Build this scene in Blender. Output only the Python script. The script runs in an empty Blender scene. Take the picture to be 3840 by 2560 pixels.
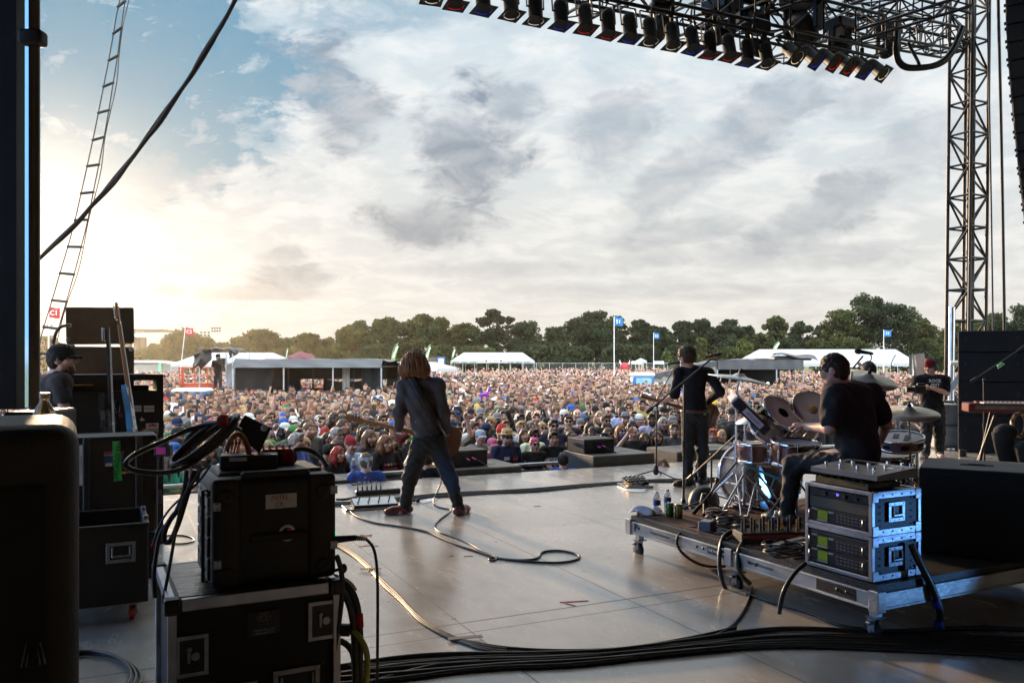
import bpy, math, random
import numpy as np
from mathutils import Vector, Matrix, Euler
random.seed(7); rng = np.random.default_rng(7)
SC = bpy.context.scene
COL = SC.collection
V = Vector
pi = math.pi
FPX, HY, ZC = 3150.0, 1345.0, 1.62        # focal length and horizon (photo pixels), eye height above the deck
GZ = -1.36                                # the field lies below the deck
SA = math.radians(25.5)                   # the stage front runs this far off square to the view
U = V((math.cos(SA), math.sin(SA), 0)); N = V((-math.sin(SA), math.cos(SA), 0))

def P(px, py, Y): return V(((px-1920)/FPX*Y, Y, ZC+(HY-py)/FPX*Y))
def G(px, py, z=0.0):
    Y = (ZC-z)*FPX/(py-HY)
    return V(((px-1920)/FPX*Y, Y, z))
def S(u, v, z=0.0): return U*u+N*v+V((0, 0, z))
def Rz(a): return Matrix.Rotation(a, 4, 'Z')
def Rx(a): return Matrix.Rotation(a, 4, 'X')
def Ry(a): return Matrix.Rotation(a, 4, 'Y')
def T(*a): return Matrix.Translation(V(a) if len(a) == 3 else V(a[0]))
def frame_to(d, up=V((0, 0, 1))):
    """rotation whose local z points along d"""
    d = V(d).normalized()
    if abs(d.dot(up)) > .999: up = V((0, 1, 0))
    x = up.cross(d).normalized(); y = d.cross(x)
    return Matrix((x, y, d)).transposed().to_4x4()

# ------------------------------------------------------------------ materials
MATS = {}
def nn(nt, t, **k):
    n = nt.nodes.new(t)
    for a, b in k.items(): setattr(n, a, b)
    return n
def mat(name, c=(.5, .5, .5), r=.6, m=0., v=.18, vs=6., b=0., bs=80., e=None, es=1., oc=False, attr=None, tl=0., tr=0., rv=.12, sp=.5, coat=0., stretch=None, c2=None):
    if name in MATS: return MATS[name]
    M = bpy.data.materials.new(name); M.use_nodes = True
    nt = M.node_tree; bs_ = nt.nodes['Principled BSDF']; L = nt.links.new
    tc = nn(nt, 'ShaderNodeTexCoord'); no = nn(nt, 'ShaderNodeTexNoise'); no.inputs['Scale'].default_value = vs; no.inputs['Detail'].default_value = 5
    src = tc.outputs['Object']
    if stretch:
        mp = nn(nt, 'ShaderNodeMapping'); mp.inputs['Scale'].default_value = stretch; L(src, mp.inputs['Vector']); src = mp.outputs['Vector']
    L(src, no.inputs['Vector'])
    mr = nn(nt, 'ShaderNodeMapRange'); mr.inputs[1].default_value = .3; mr.inputs[2].default_value = .7; mr.inputs[3].default_value = 1-v; mr.inputs[4].default_value = 1+v
    L(no.outputs['Fac'], mr.inputs[0])
    if c2 is not None:
        mx0 = nn(nt, 'ShaderNodeMix', data_type='RGBA'); mx0.inputs['A'].default_value = (*c, 1); mx0.inputs['B'].default_value = (*c2, 1)
        m2 = nn(nt, 'ShaderNodeMapRange'); m2.inputs[1].default_value = .4; m2.inputs[2].default_value = .6; L(no.outputs['Fac'], m2.inputs[0]); L(m2.outputs[0], mx0.inputs['Factor'])
        col = mx0.outputs['Result']
    elif oc: col = nn(nt, 'ShaderNodeObjectInfo').outputs['Color']
    elif attr: col = nn(nt, 'ShaderNodeAttribute', attribute_name=attr).outputs['Color']
    else:
        rgb = nn(nt, 'ShaderNodeRGB'); rgb.outputs[0].default_value = (*c, 1); col = rgb.outputs[0]
    mx = nn(nt, 'ShaderNodeVectorMath', operation='SCALE'); L(col, mx.inputs[0]); L(mr.outputs[0], mx.inputs['Scale'])
    L(mx.outputs[0], bs_.inputs['Base Color'])
    r2 = nn(nt, 'ShaderNodeMapRange'); r2.inputs[3].default_value = max(.02, r-rv*r); r2.inputs[4].default_value = min(1, r+rv*r); L(no.outputs['Fac'], r2.inputs[0]); L(r2.outputs[0], bs_.inputs['Roughness'])
    bs_.inputs['Metallic'].default_value = m
    bs_.inputs['Specular IOR Level'].default_value = sp
    if coat: bs_.inputs['Coat Weight'].default_value = coat
    if tr: bs_.inputs['Transmission Weight'].default_value = tr
    if b:
        n2 = nn(nt, 'ShaderNodeTexNoise'); n2.inputs['Scale'].default_value = bs; n2.inputs['Detail'].default_value = 4; L(src, n2.inputs['Vector'])
        bp = nn(nt, 'ShaderNodeBump'); bp.inputs['Strength'].default_value = b; bp.inputs['Distance'].default_value = .01; L(n2.outputs['Fac'], bp.inputs['Height']); L(bp.outputs[0], bs_.inputs['Normal'])
    if e is not None:
        bs_.inputs['Emission Color'].default_value = (*e, 1); bs_.inputs['Emission Strength'].default_value = es
    if tl:
        tb = nn(nt, 'ShaderNodeBsdfTranslucent'); L(mx.outputs[0], tb.inputs['Color']); ms = nn(nt, 'ShaderNodeMixShader'); ms.inputs[0].default_value = tl
        L(bs_.outputs[0], ms.inputs[1]); L(tb.outputs[0], ms.inputs[2]); L(ms.outputs[0], nt.nodes['Material Output'].inputs['Surface'])
    MATS[name] = M
    return M

# ------------------------------------------------------------------ mesh builder
class B:
    def __init__(s, M=None): s.v = []; s.f = []; s.mi = []; s.sm = []; s.M = M or Matrix(); s.k = 0
    def add(s, vs, fs, sm=False, M=None):
        A = s.M @ M if M is not None else s.M
        o = len(s.v)
        s.v += [tuple(A @ V(p)) for p in vs]
        for f in fs: s.f.append([i+o for i in f]); s.mi.append(s.k); s.sm.append(sm)
        return s
    def box(s, c, d, bv=0., M=None):
        c = V(c); x, y, z = d[0]/2, d[1]/2, d[2]/2
        if not bv:
            vs = [c+V((a*x, b*y, e*z)) for a in (-1, 1) for b in (-1, 1) for e in (-1, 1)]
            return s.add(vs, [(0, 1, 3, 2), (4, 6, 7, 5), (0, 4, 5, 1), (2, 3, 7, 6), (0, 2, 6, 4), (1, 5, 7, 3)], M=M)
        bv = min(bv, x*.99, y*.99, z*.99)
        vs = []; ix = {}
        for a in (-1, 1):
            for b in (-1, 1):
                for e in (-1, 1):
                    for q in range(3):
                        p = V((a*(x-(bv if q != 0 else 0)), b*(y-(bv if q != 1 else 0)), e*(z-(bv if q != 2 else 0))))
                        ix[a, b, e, q] = len(vs); vs.append(c+p)
        fs = []
        for a in (-1, 1):
            fs.append([ix[a, -1, -1, 0], ix[a, 1, -1, 0], ix[a, 1, 1, 0], ix[a, -1, 1, 0]][::a])
            fs.append([ix[-1, a, -1, 1], ix[-1, a, 1, 1], ix[1, a, 1, 1], ix[1, a, -1, 1]][::a])
            fs.append([ix[-1, -1, a, 2], ix[1, -1, a, 2], ix[1, 1, a, 2], ix[-1, 1, a, 2]][::a])
        for a in (-1, 1):
            for b in (-1, 1):
                fs.append([ix[a, b, -1, 0], ix[a, b, -1, 1], ix[a, b, 1, 1], ix[a, b, 1, 0]][::a*b])
                fs.append([ix[a, -1, b, 0], ix[a, 1, b, 0], ix[a, 1, b, 2], ix[a, -1, b, 2]][::a*b])
                fs.append([ix[-1, a, b, 1], ix[-1, a, b, 2], ix[1, a, b, 2], ix[1, a, b, 1]][::a*b])
                for e in (-1, 1): fs.append([ix[a, b, e, 0], ix[a, b, e, 1], ix[a, b, e, 2]][::a*b*e])
        return s.add(vs, fs, M=M)
    def rbox(s, c, d, r, seg=4, M=None):
        import bmesh
        bm = bmesh.new(); bmesh.ops.create_cube(bm, size=1); bmesh.ops.scale(bm, vec=d, verts=bm.verts); bmesh.ops.bevel(bm, geom=bm.edges[:], offset=r, segments=seg, profile=.5, affect='EDGES', clamp_overlap=True)
        bm.verts.index_update(); s.add([V(c)+v.co for v in bm.verts], [[v.index for v in f.verts] for f in bm.faces], True, M); bm.free(); return s
    def cyl(s, p0, p1, r0, r1=None, n=10, cap=True, sm=True, M=None):
        p0, p1 = V(p0), V(p1); r1 = r0 if r1 is None else r1
        R = frame_to(p1-p0); vs = []
        for p, r in ((p0, r0), (p1, r1)):
            for i in range(n):
                a = 2*pi*i/n; vs.append(p+(R @ V((r*math.cos(a), r*math.sin(a), 0))))
        s.add(vs, [(i, (i+1) % n, n+(i+1) % n, n+i) for i in range(n)], sm, M)
        if cap: s.add(vs[:n], [list(range(n))[::-1]], False, M); s.add(vs[n:], [list(range(n))], False, M)
        return s
    def tube(s, pts, r, n=6, M=None, smooth=0, closed=False):
        pts = [V(p) for p in pts]
        for _ in range(smooth):
            q = [] if closed else [pts[0]]
            k = len(pts)
            for i in range(k if closed else k-1):
                a, b = pts[i], pts[(i+1) % k]; q += [a*.75+b*.25, a*.25+b*.75]
            if not closed: q.append(pts[-1])
            pts = q
        k = len(pts); vs = []; rr = r if callable(r) else (lambda t: r)
        up = V((0, 0, 1)); px = None
        for i, p in enumerate(pts):
            a = pts[i-1] if i > 0 or closed else p; b = pts[(i+1) % k] if i < k-1 or closed else p
            d = (b-a); d = d.normalized() if d.length > 1e-9 else V((0, 0, 1))
            x = (up.cross(d) if px is None else px-d*px.dot(d))
            if x.length < 1e-4: x = V((1, 0, 0)).cross(d)
            x.normalize(); px = x; y = d.cross(x); R = rr(i/max(1, k-1))
            for j in range(n):
                t = 2*pi*j/n; vs.append(p+x*(R*math.cos(t))+y*(R*math.sin(t)))
        fs = [(i*n+j, i*n+(j+1) % n, ((i+1) % k)*n+(j+1) % n, ((i+1) % k)*n+j) for i in range(k if closed else k-1) for j in range(n)]
        s.add(vs, fs, True, M)
        if not closed: s.add(vs[:n], [list(range(n))[::-1]], False, M); s.add(vs[-n:], [list(range(n))], False, M)
        return s
    def lathe(s, prof, n=20, M=None, sm=True, cap=True):
        vs = []; k = len(prof)
        for r, z in prof:
            for j in range(n): t = 2*pi*j/n; vs.append((r*math.cos(t), r*math.sin(t), z))
        s.add(vs, [(i*n+j, i*n+(j+1) % n, (i+1)*n+(j+1) % n, (i+1)*n+j) for i in range(k-1) for j in range(n)], sm, M)
        if cap:
            if prof[0][0] > 1e-4: s.add(vs[:n], [list(range(n))[::-1]], False, M)
            if prof[-1][0] > 1e-4: s.add(vs[-n:], [list(range(n))], False, M)
        return s
    def ell(s, c, r, n=12, k=8, M=None, R=None):
        vs = []; c = V(c); R = R or Matrix()
        for i in range(k+1):
            a = pi*i/k
            for j in range(n): t = 2*pi*j/n; vs.append(c+(R @ V((r[0]*math.sin(a)*math.cos(t), r[1]*math.sin(a)*math.sin(t), -r[2]*math.cos(a)))))
        return s.add(vs, [(i*n+j, i*n+(j+1) % n, (i+1)*n+(j+1) % n, (i+1)*n+j) for i in range(k) for j in range(n)], True, M)
    def prism(s, poly, z0, z1, M=None, sm=False):
        n = len(poly); vs = [(x, y, z0) for x, y in poly]+[(x, y, z1) for x, y in poly]
        s.add(vs, [list(range(n))[::-1], [n+i for i in range(n)]], False, M)
        return s.add(vs, [(i, (i+1) % n, n+(i+1) % n, n+i) for i in range(n)], sm, M)
    def quad(s, a, b, c, d, M=None): return s.add([a, b, c, d], [(0, 1, 2, 3)], False, M)
    def sheet(s, fn, nu, nv, M=None, sm=True, th=0.):
        vs = [fn(i/nu, j/nv) for i in range(nu+1) for j in range(nv+1)]
        w = nv+1; fs = [(i*w+j, (i+1)*w+j, (i+1)*w+j+1, i*w+j+1) for i in range(nu) for j in range(nv)]
        return s.add(vs, fs, sm, M)
    def truss(s, p0, p1, w=.4, h=.4, rc=.025, rb=.012, bay=.5, up=V((0, 0, 1)), n=6, tri=False):
        """box truss from p0 to p1"""
        p0, p1 = V(p0), V(p1); d = p1-p0; Lg = d.length; d.normalize()
        if abs(d.dot(up)) > .99: up = N
        x = d.cross(up).normalized(); y = x.cross(d)
        cs = [x*(a*w/2)+y*(b*h/2) for a, b in ((-1, -1), (1, -1), (1, 1), (-1, 1))]
        for c in cs: s.cyl(p0+c, p1+c, rc, n=n)
        k = max(1, round(Lg/bay))
        for i in range(k+1):
            q = p0+d*(Lg*i/k)
            for a in range(4): s.cyl(q+cs[a], q+cs[(a+1) % 4], rb, n=5, cap=False)
            if i < k:
                q2 = p0+d*(Lg*(i+1)/k)
                for a in range(4):
                    f = (i+a) % 2
                    s.cyl(q+cs[(a+f) % 4], q2+cs[(a+1-f) % 4], rb, n=5, cap=False)
        return s

def mk(name, b, mats, parent=None, label=None, cat=None, group=None, kind=None, loc=None, rz=None, smooth_all=False):
    me = bpy.data.meshes.new(name)
    me.from_pydata(b.v, [], b.f)
    if not isinstance(mats, (list, tuple)): mats = [mats]
    for m in mats: me.materials.append(m)
    if len(mats) > 1: me.polygons.foreach_set('material_index', b.mi)
    me.polygons.foreach_set('use_smooth', [True]*len(b.f) if smooth_all else b.sm)
    me.update()
    return link(name, me, parent, label, cat, group, kind, loc, rz)
def link(name, me, parent=None, label=None, cat=None, group=None, kind=None, loc=None, rz=None):
    o = bpy.data.objects.new(name, me); COL.objects.link(o)
    if parent is not None: o.parent = parent
    if loc is not None: o.location = loc
    if rz is not None: o.rotation_euler = (0, 0, rz)
    return tag(o, label, cat, group, kind)
def tag(o, label=None, cat=None, group=None, kind=None):
    if label: o['label'] = label
    if cat: o['category'] = cat
    if group: o['group'] = group
    if kind: o['kind'] = kind
    return o
def thing(name, label, cat, loc=(0, 0, 0), rz=0., group=None):
    o = bpy.data.objects.new(name, None); COL.objects.link(o); o.location = loc; o.rotation_euler = (0, 0, rz)
    o.empty_display_size = .1
    return tag(o, label, cat, group)
def dup(o, parent=None, loc=None, rz=None, label=None, group=None):
    c = o.copy(); COL.objects.link(c)
    if parent is not None: c.parent = parent
    if loc is not None: c.location = loc
    if rz is not None: c.rotation_euler[2] = rz
    if label: c['label'] = label
    if group: c['group'] = group
    for ch in o.children: dup(ch, c)
    return c
def text(name, s, size, M, mt, parent=None, ext=.0006, ax='CENTER', bold=0., shear=0., **kw):
    cu = bpy.data.curves.new(name, 'FONT'); cu.body = s; cu.size = size; cu.extrude = ext; cu.align_x = ax; cu.align_y = 'CENTER'; cu.offset = bold; cu.shear = shear; cu.resolution_u = 2
    o = bpy.data.objects.new(name, cu); COL.objects.link(o)
    dg = bpy.context.evaluated_depsgraph_get(); me = bpy.data.meshes.new_from_object(o.evaluated_get(dg)); bpy.data.objects.remove(o)
    me.transform(M); me.materials.clear(); me.materials.append(mt)
    return link(name, me, parent, **kw)
def upright(p, rz=0.):
    """matrix: text plane standing, reading towards local -y, then turned by rz"""
    return T(p) @ Rz(rz) @ Rx(pi/2)
def face(p, nrm, up=V((0, 0, 1)), roll=0.):
    """matrix whose local z is nrm and local y as near up as possible"""
    z = V(nrm).normalized(); x = V(up).cross(z).normalized(); y = z.cross(x)
    return T(p) @ Matrix((x, y, z)).transposed().to_4x4() @ Rz(roll)

# ------------------------------------------------------------------ implicit surfaces (bodies, clothes, hair)
class SDF:
    def __init__(s): s.p = []
    def cone(s, a, b, ra, rb=None, k=.03): s.p.append(('c', V(a), V(b), ra, ra if rb is None else rb, k)); return s
    def chain(s, pts, rs, k=.03):
        for i in range(len(pts)-1): s.cone(pts[i], pts[i+1], rs[i], rs[i+1], k)
        return s
    def ell(s, c, r, R=None, k=.03, neg=False): s.p.append(('n' if neg else 'e', V(c), r, R, k)); return s
    def cut(s, p, n): s.p.append(('h', V(p), V(n).normalized())); return s      # keep the side n points away from
    def noise(s, amp, freq, st=(1, 1, 1)): s.p.append(('w', amp, freq, st)); return s
    def bounds(s):
        lo = np.full(3, 1e9); hi = -lo
        for q in s.p:
            if q[0] == 'c':
                for a, r in ((q[1], q[3]), (q[2], q[4])): lo = np.minimum(lo, np.array(a)-r); hi = np.maximum(hi, np.array(a)+r)
            elif q[0] == 'e':
                r = max(q[2]) if q[3] is not None else np.array(q[2]); lo = np.minimum(lo, np.array(q[1])-r); hi = np.maximum(hi, np.array(q[1])+r)
        return lo, hi
    def mesh(s, h):
        lo, hi = s.bounds(); lo = lo-3*h-.02; hi = hi+3*h+.02
        n = np.ceil((hi-lo)/h).astype(int)+1
        ax = [(lo[i]+h*np.arange(n[i])).astype(np.float32) for i in range(3)]
        D = np.full(n, 1., np.float32)
        for q in s.p:
            t = q[0]
            if t in 'ecn':
                if t == 'c':
                    a, b, ra, rb, k = q[1:]; m = max(ra, rb)+k+.05
                    l2 = np.minimum(a, b)-m; h2 = np.maximum(a, b)+m
                else:
                    c, r, R, k = q[1:]; m = max(r)+k+.05; l2 = np.array(c)-m; h2 = np.array(c)+m
                sl = tuple(slice(max(0, int((l2[i]-lo[i])/h)), max(0, min(n[i], int((h2[i]-lo[i])/h)+2))) for i in range(3))
                X = ax[0][sl[0]][:, None, None]; Y = ax[1][sl[1]][None, :, None]; Z = ax[2][sl[2]][None, None, :]
                if t == 'c':
                    d = b-a; L = max(d.length_squared, 1e-9)
                    x, y, z = X-a.x, Y-a.y, Z-a.z
                    tt = np.clip((x*d.x+y*d.y+z*d.z)/L, 0, 1)
                    g = np.sqrt((x-tt*d.x)**2+(y-tt*d.y)**2+(z-tt*d.z)**2)-(ra+(rb-ra)*tt)
                else:
                    x, y, z = X-c.x, Y-c.y, Z-c.z
                    if R is not None:
                        x, y, z = [x*R[0][i]+y*R[1][i]+z*R[2][i] for i in range(3)]
                    e = np.sqrt((x/r[0])**2+(y/r[1])**2+(z/r[2])**2); e2 = np.sqrt((x/r[0]**2)**2+(y/r[1]**2)**2+(z/r[2]**2)**2)
                    g = e*(e-1)/np.maximum(e2, 1e-6)
                o = D[sl]
                if t == 'n': D[sl] = np.maximum(o, -g)
                else:
                    hh = np.clip(.5+.5*(o-g)/k, 0, 1) if k > 0 else (g < o)*1.
                    D[sl] = o*(1-hh)+g*hh-k*hh*(1-hh)
            elif t == 'h':
                p, nr = q[1:]
                D = np.maximum(D, (ax[0][:, None, None]-p.x)*nr.x+(ax[1][None, :, None]-p.y)*nr.y+(ax[2][None, None, :]-p.z)*nr.z)
            else:
                amp, fr, st = q[1:]
                X = ax[0][:, None, None]*fr*st[0]; Y = ax[1][None, :, None]*fr*st[1]; Z = ax[2][None, None, :]*fr*st[2]
                D = D+amp*(np.sin(X+1.7*np.sin(Y*.9+.8*Z))*np.sin(Y*1.1+Z*.7+1.3*np.sin(X*.7))+.5*np.sin(1.9*Z+2.1*X+.6*np.sin(2.3*Y)))
        return nets(D, lo, h)
def nets(D, lo, h):
    ins = D < 0; n = np.array(D.shape)
    c8 = [(i, j, k) for i in (0, 1) for j in (0, 1) for k in (0, 1)]
    sl = lambda o: tuple(slice(o[a], n[a]-1+o[a]) for a in range(3))
    cnt = sum(ins[sl(o)].astype(np.int8) for o in c8)
    act = (cnt > 0) & (cnt < 8); idx = np.argwhere(act)
    if len(idx) == 0: return np.zeros((0, 3)), np.zeros((0, 4), int)
    vid = np.full(n-1, -1, np.int64); vid[act] = np.arange(len(idx))
    acc = np.zeros((len(idx), 3)); w = np.zeros(len(idx))
    vals = {o: D[idx[:, 0]+o[0], idx[:, 1]+o[1], idx[:, 2]+o[2]] for o in c8}
    for o in c8:
        for a in range(3):
            if o[a] == 0:
                p = list(o); p[a] = 1; p = tuple(p); A, Bv = vals[o], vals[p]; x = (A < 0) != (Bv < 0)
                t = np.where(x, A/np.where(x, A-Bv, 1), 0); q = np.zeros((len(idx), 3)); q[:] = o; q[:, a] = t
                acc[x] += q[x]; w += x
    vs = lo+h*(idx+acc/w[:, None]); fs = []
    for a in range(3):
        b, c = (a+1) % 3, (a+2) % 3
        s0 = [slice(1, n[i]-1) for i in range(3)]; s0[a] = slice(0, n[a]-1); s1 = list(s0); s1[a] = slice(1, n[a])
        A = ins[tuple(s0)]; Bv = ins[tuple(s1)]; e = np.argwhere(A != Bv); off = np.ones(3, int); off[a] = 0; e = e+off
        fl = ins[e[:, 0], e[:, 1], e[:, 2]]
        def g(db, dc):
            q = e.copy(); q[:, b] -= db; q[:, c] -= dc; return vid[q[:, 0], q[:, 1], q[:, 2]]
        f = np.stack([g(1, 1), g(0, 1), g(0, 0), g(1, 0)], 1); f[~fl] = f[~fl][:, ::-1]; fs.append(f)
    return vs, np.concatenate(fs)
def npmesh(name, vs, fs, mats, smooth=True, mi=None, col=None):
    me = bpy.data.meshes.new(name); k = fs.shape[1]
    me.vertices.add(len(vs)); me.vertices.foreach_set('co', np.asarray(vs, np.float32).ravel())
    me.loops.add(fs.size); me.loops.foreach_set('vertex_index', fs.astype(np.int32).ravel())
    me.polygons.add(len(fs)); me.polygons.foreach_set('loop_start', np.arange(0, fs.size, k, dtype=np.int32))
    me.polygons.foreach_set('use_smooth', np.full(len(fs), smooth))
    for m in (mats if isinstance(mats, (list, tuple)) else [mats]): me.materials.append(m)
    if mi is not None: me.polygons.foreach_set('material_index', np.asarray(mi, np.int32))
    if col is not None:
        at = me.color_attributes.new('Col', 'FLOAT_COLOR', 'CORNER'); at.data.foreach_set('color', np.repeat(np.c_[col, np.ones(len(col))], k, 0).astype(np.float32).ravel())
    me.update(calc_edges=True); me.validate()
    return me
def blob(name, sdf, h, mt, parent=None, org=None, **kw):
    vs, fs = sdf.mesh(h)
    if org is not None: vs = vs-np.array(org)
    return link(name, npmesh(name, vs, fs, mt), parent, **kw)
EXPOSURE = 1.15; SUN_E = 3.6; SKY_E = .455; SKY_B = 3.5; DECK_C = (.46, .395, .33); DECK_R = .25; DECK_S = .9; DECK_K = .3; BLUE_W = 110; BLUE2_W = 1700; PINK_W = 22; HAZE = .00013
# ------------------------------------------------------------------ camera, sky, sun
cam = bpy.data.cameras.new('camera'); co = bpy.data.objects.new('camera', cam); COL.objects.link(co)
cam.sensor_width = 36; cam.lens = FPX/3840*36; cam.shift_y = (HY-1280)/3840; cam.clip_start = .05; cam.clip_end = 5000
co.location = (0, 0, ZC); co.rotation_euler = (pi/2, 0, 0); SC.camera = co
SC.view_settings.view_transform = 'Standard'; SC.view_settings.look = 'None'; SC.view_settings.exposure = EXPOSURE; SC.view_settings.gamma = 1
SC.cycles.use_denoising = True; SC.cycles.max_bounces = 6; SC.cycles.diffuse_bounces = 3; SC.cycles.glossy_bounces = 3; SC.cycles.transmission_bounces = 6; SC.cycles.transparent_max_bounces = 6
SC.cycles.use_adaptive_sampling = True; SC.cycles.adaptive_threshold = .02; SC.cycles.caustics_reflective = False; SC.cycles.caustics_refractive = False; SC.cycles.sample_clamp_indirect = 4

SUN_PX = (165, 860)
sd = V(((SUN_PX[0]-1920)/FPX, 1, (HY-SUN_PX[1])/FPX)).normalized()
sun = bpy.data.lights.new('sun', 'SUN'); so = bpy.data.objects.new('sun', sun); COL.objects.link(so)
sun.energy = SUN_E; sun.angle = math.radians(3.); sun.color = (1, .70, .42); so.rotation_euler = sd.to_track_quat('Z', 'Y').to_euler()

W = bpy.data.worlds.new('World'); SC.world = W; W.use_nodes = True
nt = W.node_tree; L = nt.links.new
class E:                                     # tiny node arithmetic
    def __init__(s, o): s.o = o
    @staticmethod
    def m(op, *a):
        n = nn(nt, 'ShaderNodeMath', operation=op)
        for i, x in enumerate(a):
            if isinstance(x, E): L(x.o, n.inputs[i])
            else: n.inputs[i].default_value = x
        return E(n.outputs[0])
    def __add__(s, o): return E.m('ADD', s, o)
    def __sub__(s, o): return E.m('SUBTRACT', s, o)
    def __mul__(s, o): return E.m('MULTIPLY', s, o)
    def __truediv__(s, o): return E.m('DIVIDE', s, o)
    def __rsub__(s, o): return E.m('SUBTRACT', o, s)
    __radd__ = __add__; __rmul__ = __mul__
    def ss(s, a, b):
        n = nn(nt, 'ShaderNodeMapRange', interpolation_type='SMOOTHSTEP'); L(s.o, n.inputs[0]); n.inputs[1].default_value = a; n.inputs[2].default_value = b; return E(n.outputs[0])
def mixc(f, a, b):
    n = nn(nt, 'ShaderNodeMix', data_type='RGBA')
    L(f.o, n.inputs['Factor'])
    for q, k in ((a, 'A'), (b, 'B')):
        if isinstance(q, tuple): n.inputs[k].default_value = (*q, 1)
        else: L(q, n.inputs[k])
    return n.outputs['Result']
tc = nn(nt, 'ShaderNodeTexCoord'); sp = nn(nt, 'ShaderNodeSeparateXYZ'); L(tc.outputs['Generated'], sp.inputs[0])
dx, dy, dz = E(sp.outputs[0]), E(sp.outputs[1]), E(sp.outputs[2])
yy = E.m('MAXIMUM', dy, .3); a_, e_ = dx/yy, dz/yy
den = E.m('MAXIMUM', dz, 0.)+.22
cx_, cy_ = dx/den, dy/den
def vec(x, y, z=0.):
    n = nn(nt, 'ShaderNodeCombineXYZ')
    for i, q in enumerate((x, y, z)):
        if isinstance(q, E): L(q.o, n.inputs[i])
        else: n.inputs[i].default_value = q
    return n.outputs[0]
def noise(v, sc, det=6, rough=.55, dist=0.):
    n = nn(nt, 'ShaderNodeTexNoise'); L(v, n.inputs['Vector']); n.inputs['Scale'].default_value = sc; n.inputs['Detail'].default_value = det; n.inputs['Roughness'].default_value = rough; n.inputs['Distortion'].default_value = dist
    return E(n.outputs['Fac'])
pl = vec(cx_+cy_*.25, cy_*1.1-cx_*.2)
n1 = noise(pl, 1.7, 8, .6, .3); n2 = noise(pl, 5.5, 7, .62, .4); n3 = noise(vec(a_*1., e_*2.2), 9., 6, .6, .2); n4 = noise(vec(a_*1.4+e_*.8, e_*3.4-a_*.5), 3.2, 5, .55, .5)
n5 = noise(vec(a_, e_*1.7, .37), 17., 8, .65, .5)
wob = (n3-.5)*1.25+(n2-.5)*.75+(n5-.5)*1.0
def bl(px, py, rx, ry, w, tilt=0.):
    ax, ay = (px-1920)/FPX, (HY-py)/FPX; c, s_ = math.cos(tilt), math.sin(tilt)
    X = (a_-ax)*(c*FPX/rx)+(e_-ay)*(s_*FPX/rx); Y = (e_-ay)*(c*FPX/ry)+(a_-ax)*(-s_*FPX/ry)
    d = E.m('SQRT', X*X+Y*Y)
    return (E.m('SUBTRACT', 1.02, d)+wob*1.15).ss(0., .6)*w
dark = None
for q in [(1150, 270, 260, 190, .9), (1310, 430, 210, 190, .85, .5), (1760, 560, 290, 270, 1., .7), (1900, 400, 190, 140, .7), (1620, 830, 300, 125, .95), (1130, 1035, 230, 60, .85), (620, 1088, 100, 42, 1.), (980, 1098, 330, 36, .7),
          (1070, 955, 120, 62, .6), (620, 640, 460, 120, .55), (800, 440, 200, 70, .3), (2330, 470, 200, 260, .55, -.7), (2560, 640, 330, 130, .5, .6), (2900, 420, 430, 150, .62, .6), (3280, 330, 260, 110, .4, .5), (3080, 800, 520, 130, .65, .45), (2560, 870, 420, 70, .5, .2), (2900, 960, 760, 70, .4), (1900, 1010, 560, 45, .35), (430, 1010, 420, 50, .3), (2500, 1090, 900, 40, .3), (3450, 560, 300, 160, .4, .4)]:
    b = bl(*q); dark = b if dark is None else E.m('MAXIMUM', dark, b)
dark = E.m('MAXIMUM', dark, (n4.ss(.5, .74))*.22)
dark = dark*(.66+.42*(n5.ss(.35, .7)))
# blue holes, mostly high on the left
hole = E.m('MAXIMUM', bl(430, 250, 850, 640, 1.6), bl(1400, 20, 700, 160, .55)); hole = E.m('MAXIMUM', hole, bl(520, 560, 460, 330, .8)); hole = E.m('MAXIMUM', hole, bl(3000, 20, 700, 130, .5))
hole = E.m('MAXIMUM', hole*(1.2-(n5.ss(.42, .68))*.75-(n1.ss(.48, .74))*.6), 0.)
sky = nn(nt, 'ShaderNodeTexSky', sky_type='NISHITA'); sky.sun_disc = False; sky.sun_elevation = math.asin(sd.z); sky.sun_rotation = math.atan2(sd.x, sd.y); sky.altitude = 200; sky.air_density = 1.3; sky.dust_density = .6; sky.ozone_density = 1.6
K = 1/.1                                      # cloud radiance is given for a background strength of 0.1
k3 = lambda c: tuple(x*K for x in c)
up = e_.ss(.0, .42)
puff = n2.ss(.38, .66)
light = mixc(up, mixc(puff, k3((.78, .76, .72)), k3((.90, .88, .83))), mixc(puff, k3((.66, .765, .83)), k3((.91, .935, .95))))
grey = mixc(up, k3((.42, .43, .44)), k3((.25, .335, .44)))
cloud = mixc(dark, light, grey)
blue = nn(nt, 'ShaderNodeMix', data_type='RGBA'); blue.inputs['Factor'].default_value = .8; L(sky.outputs[0], blue.inputs['A']); blue.inputs['B'].default_value = (*k3((.13, .36, .55)), 1)
base = mixc((dx*-1.).ss(.6, .85), mixc(hole, cloud, blue.outputs['Result']), k3((.28, .55, 1.05)))  # unseen left sky set brighter blue for the mast strip to reflect
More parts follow.
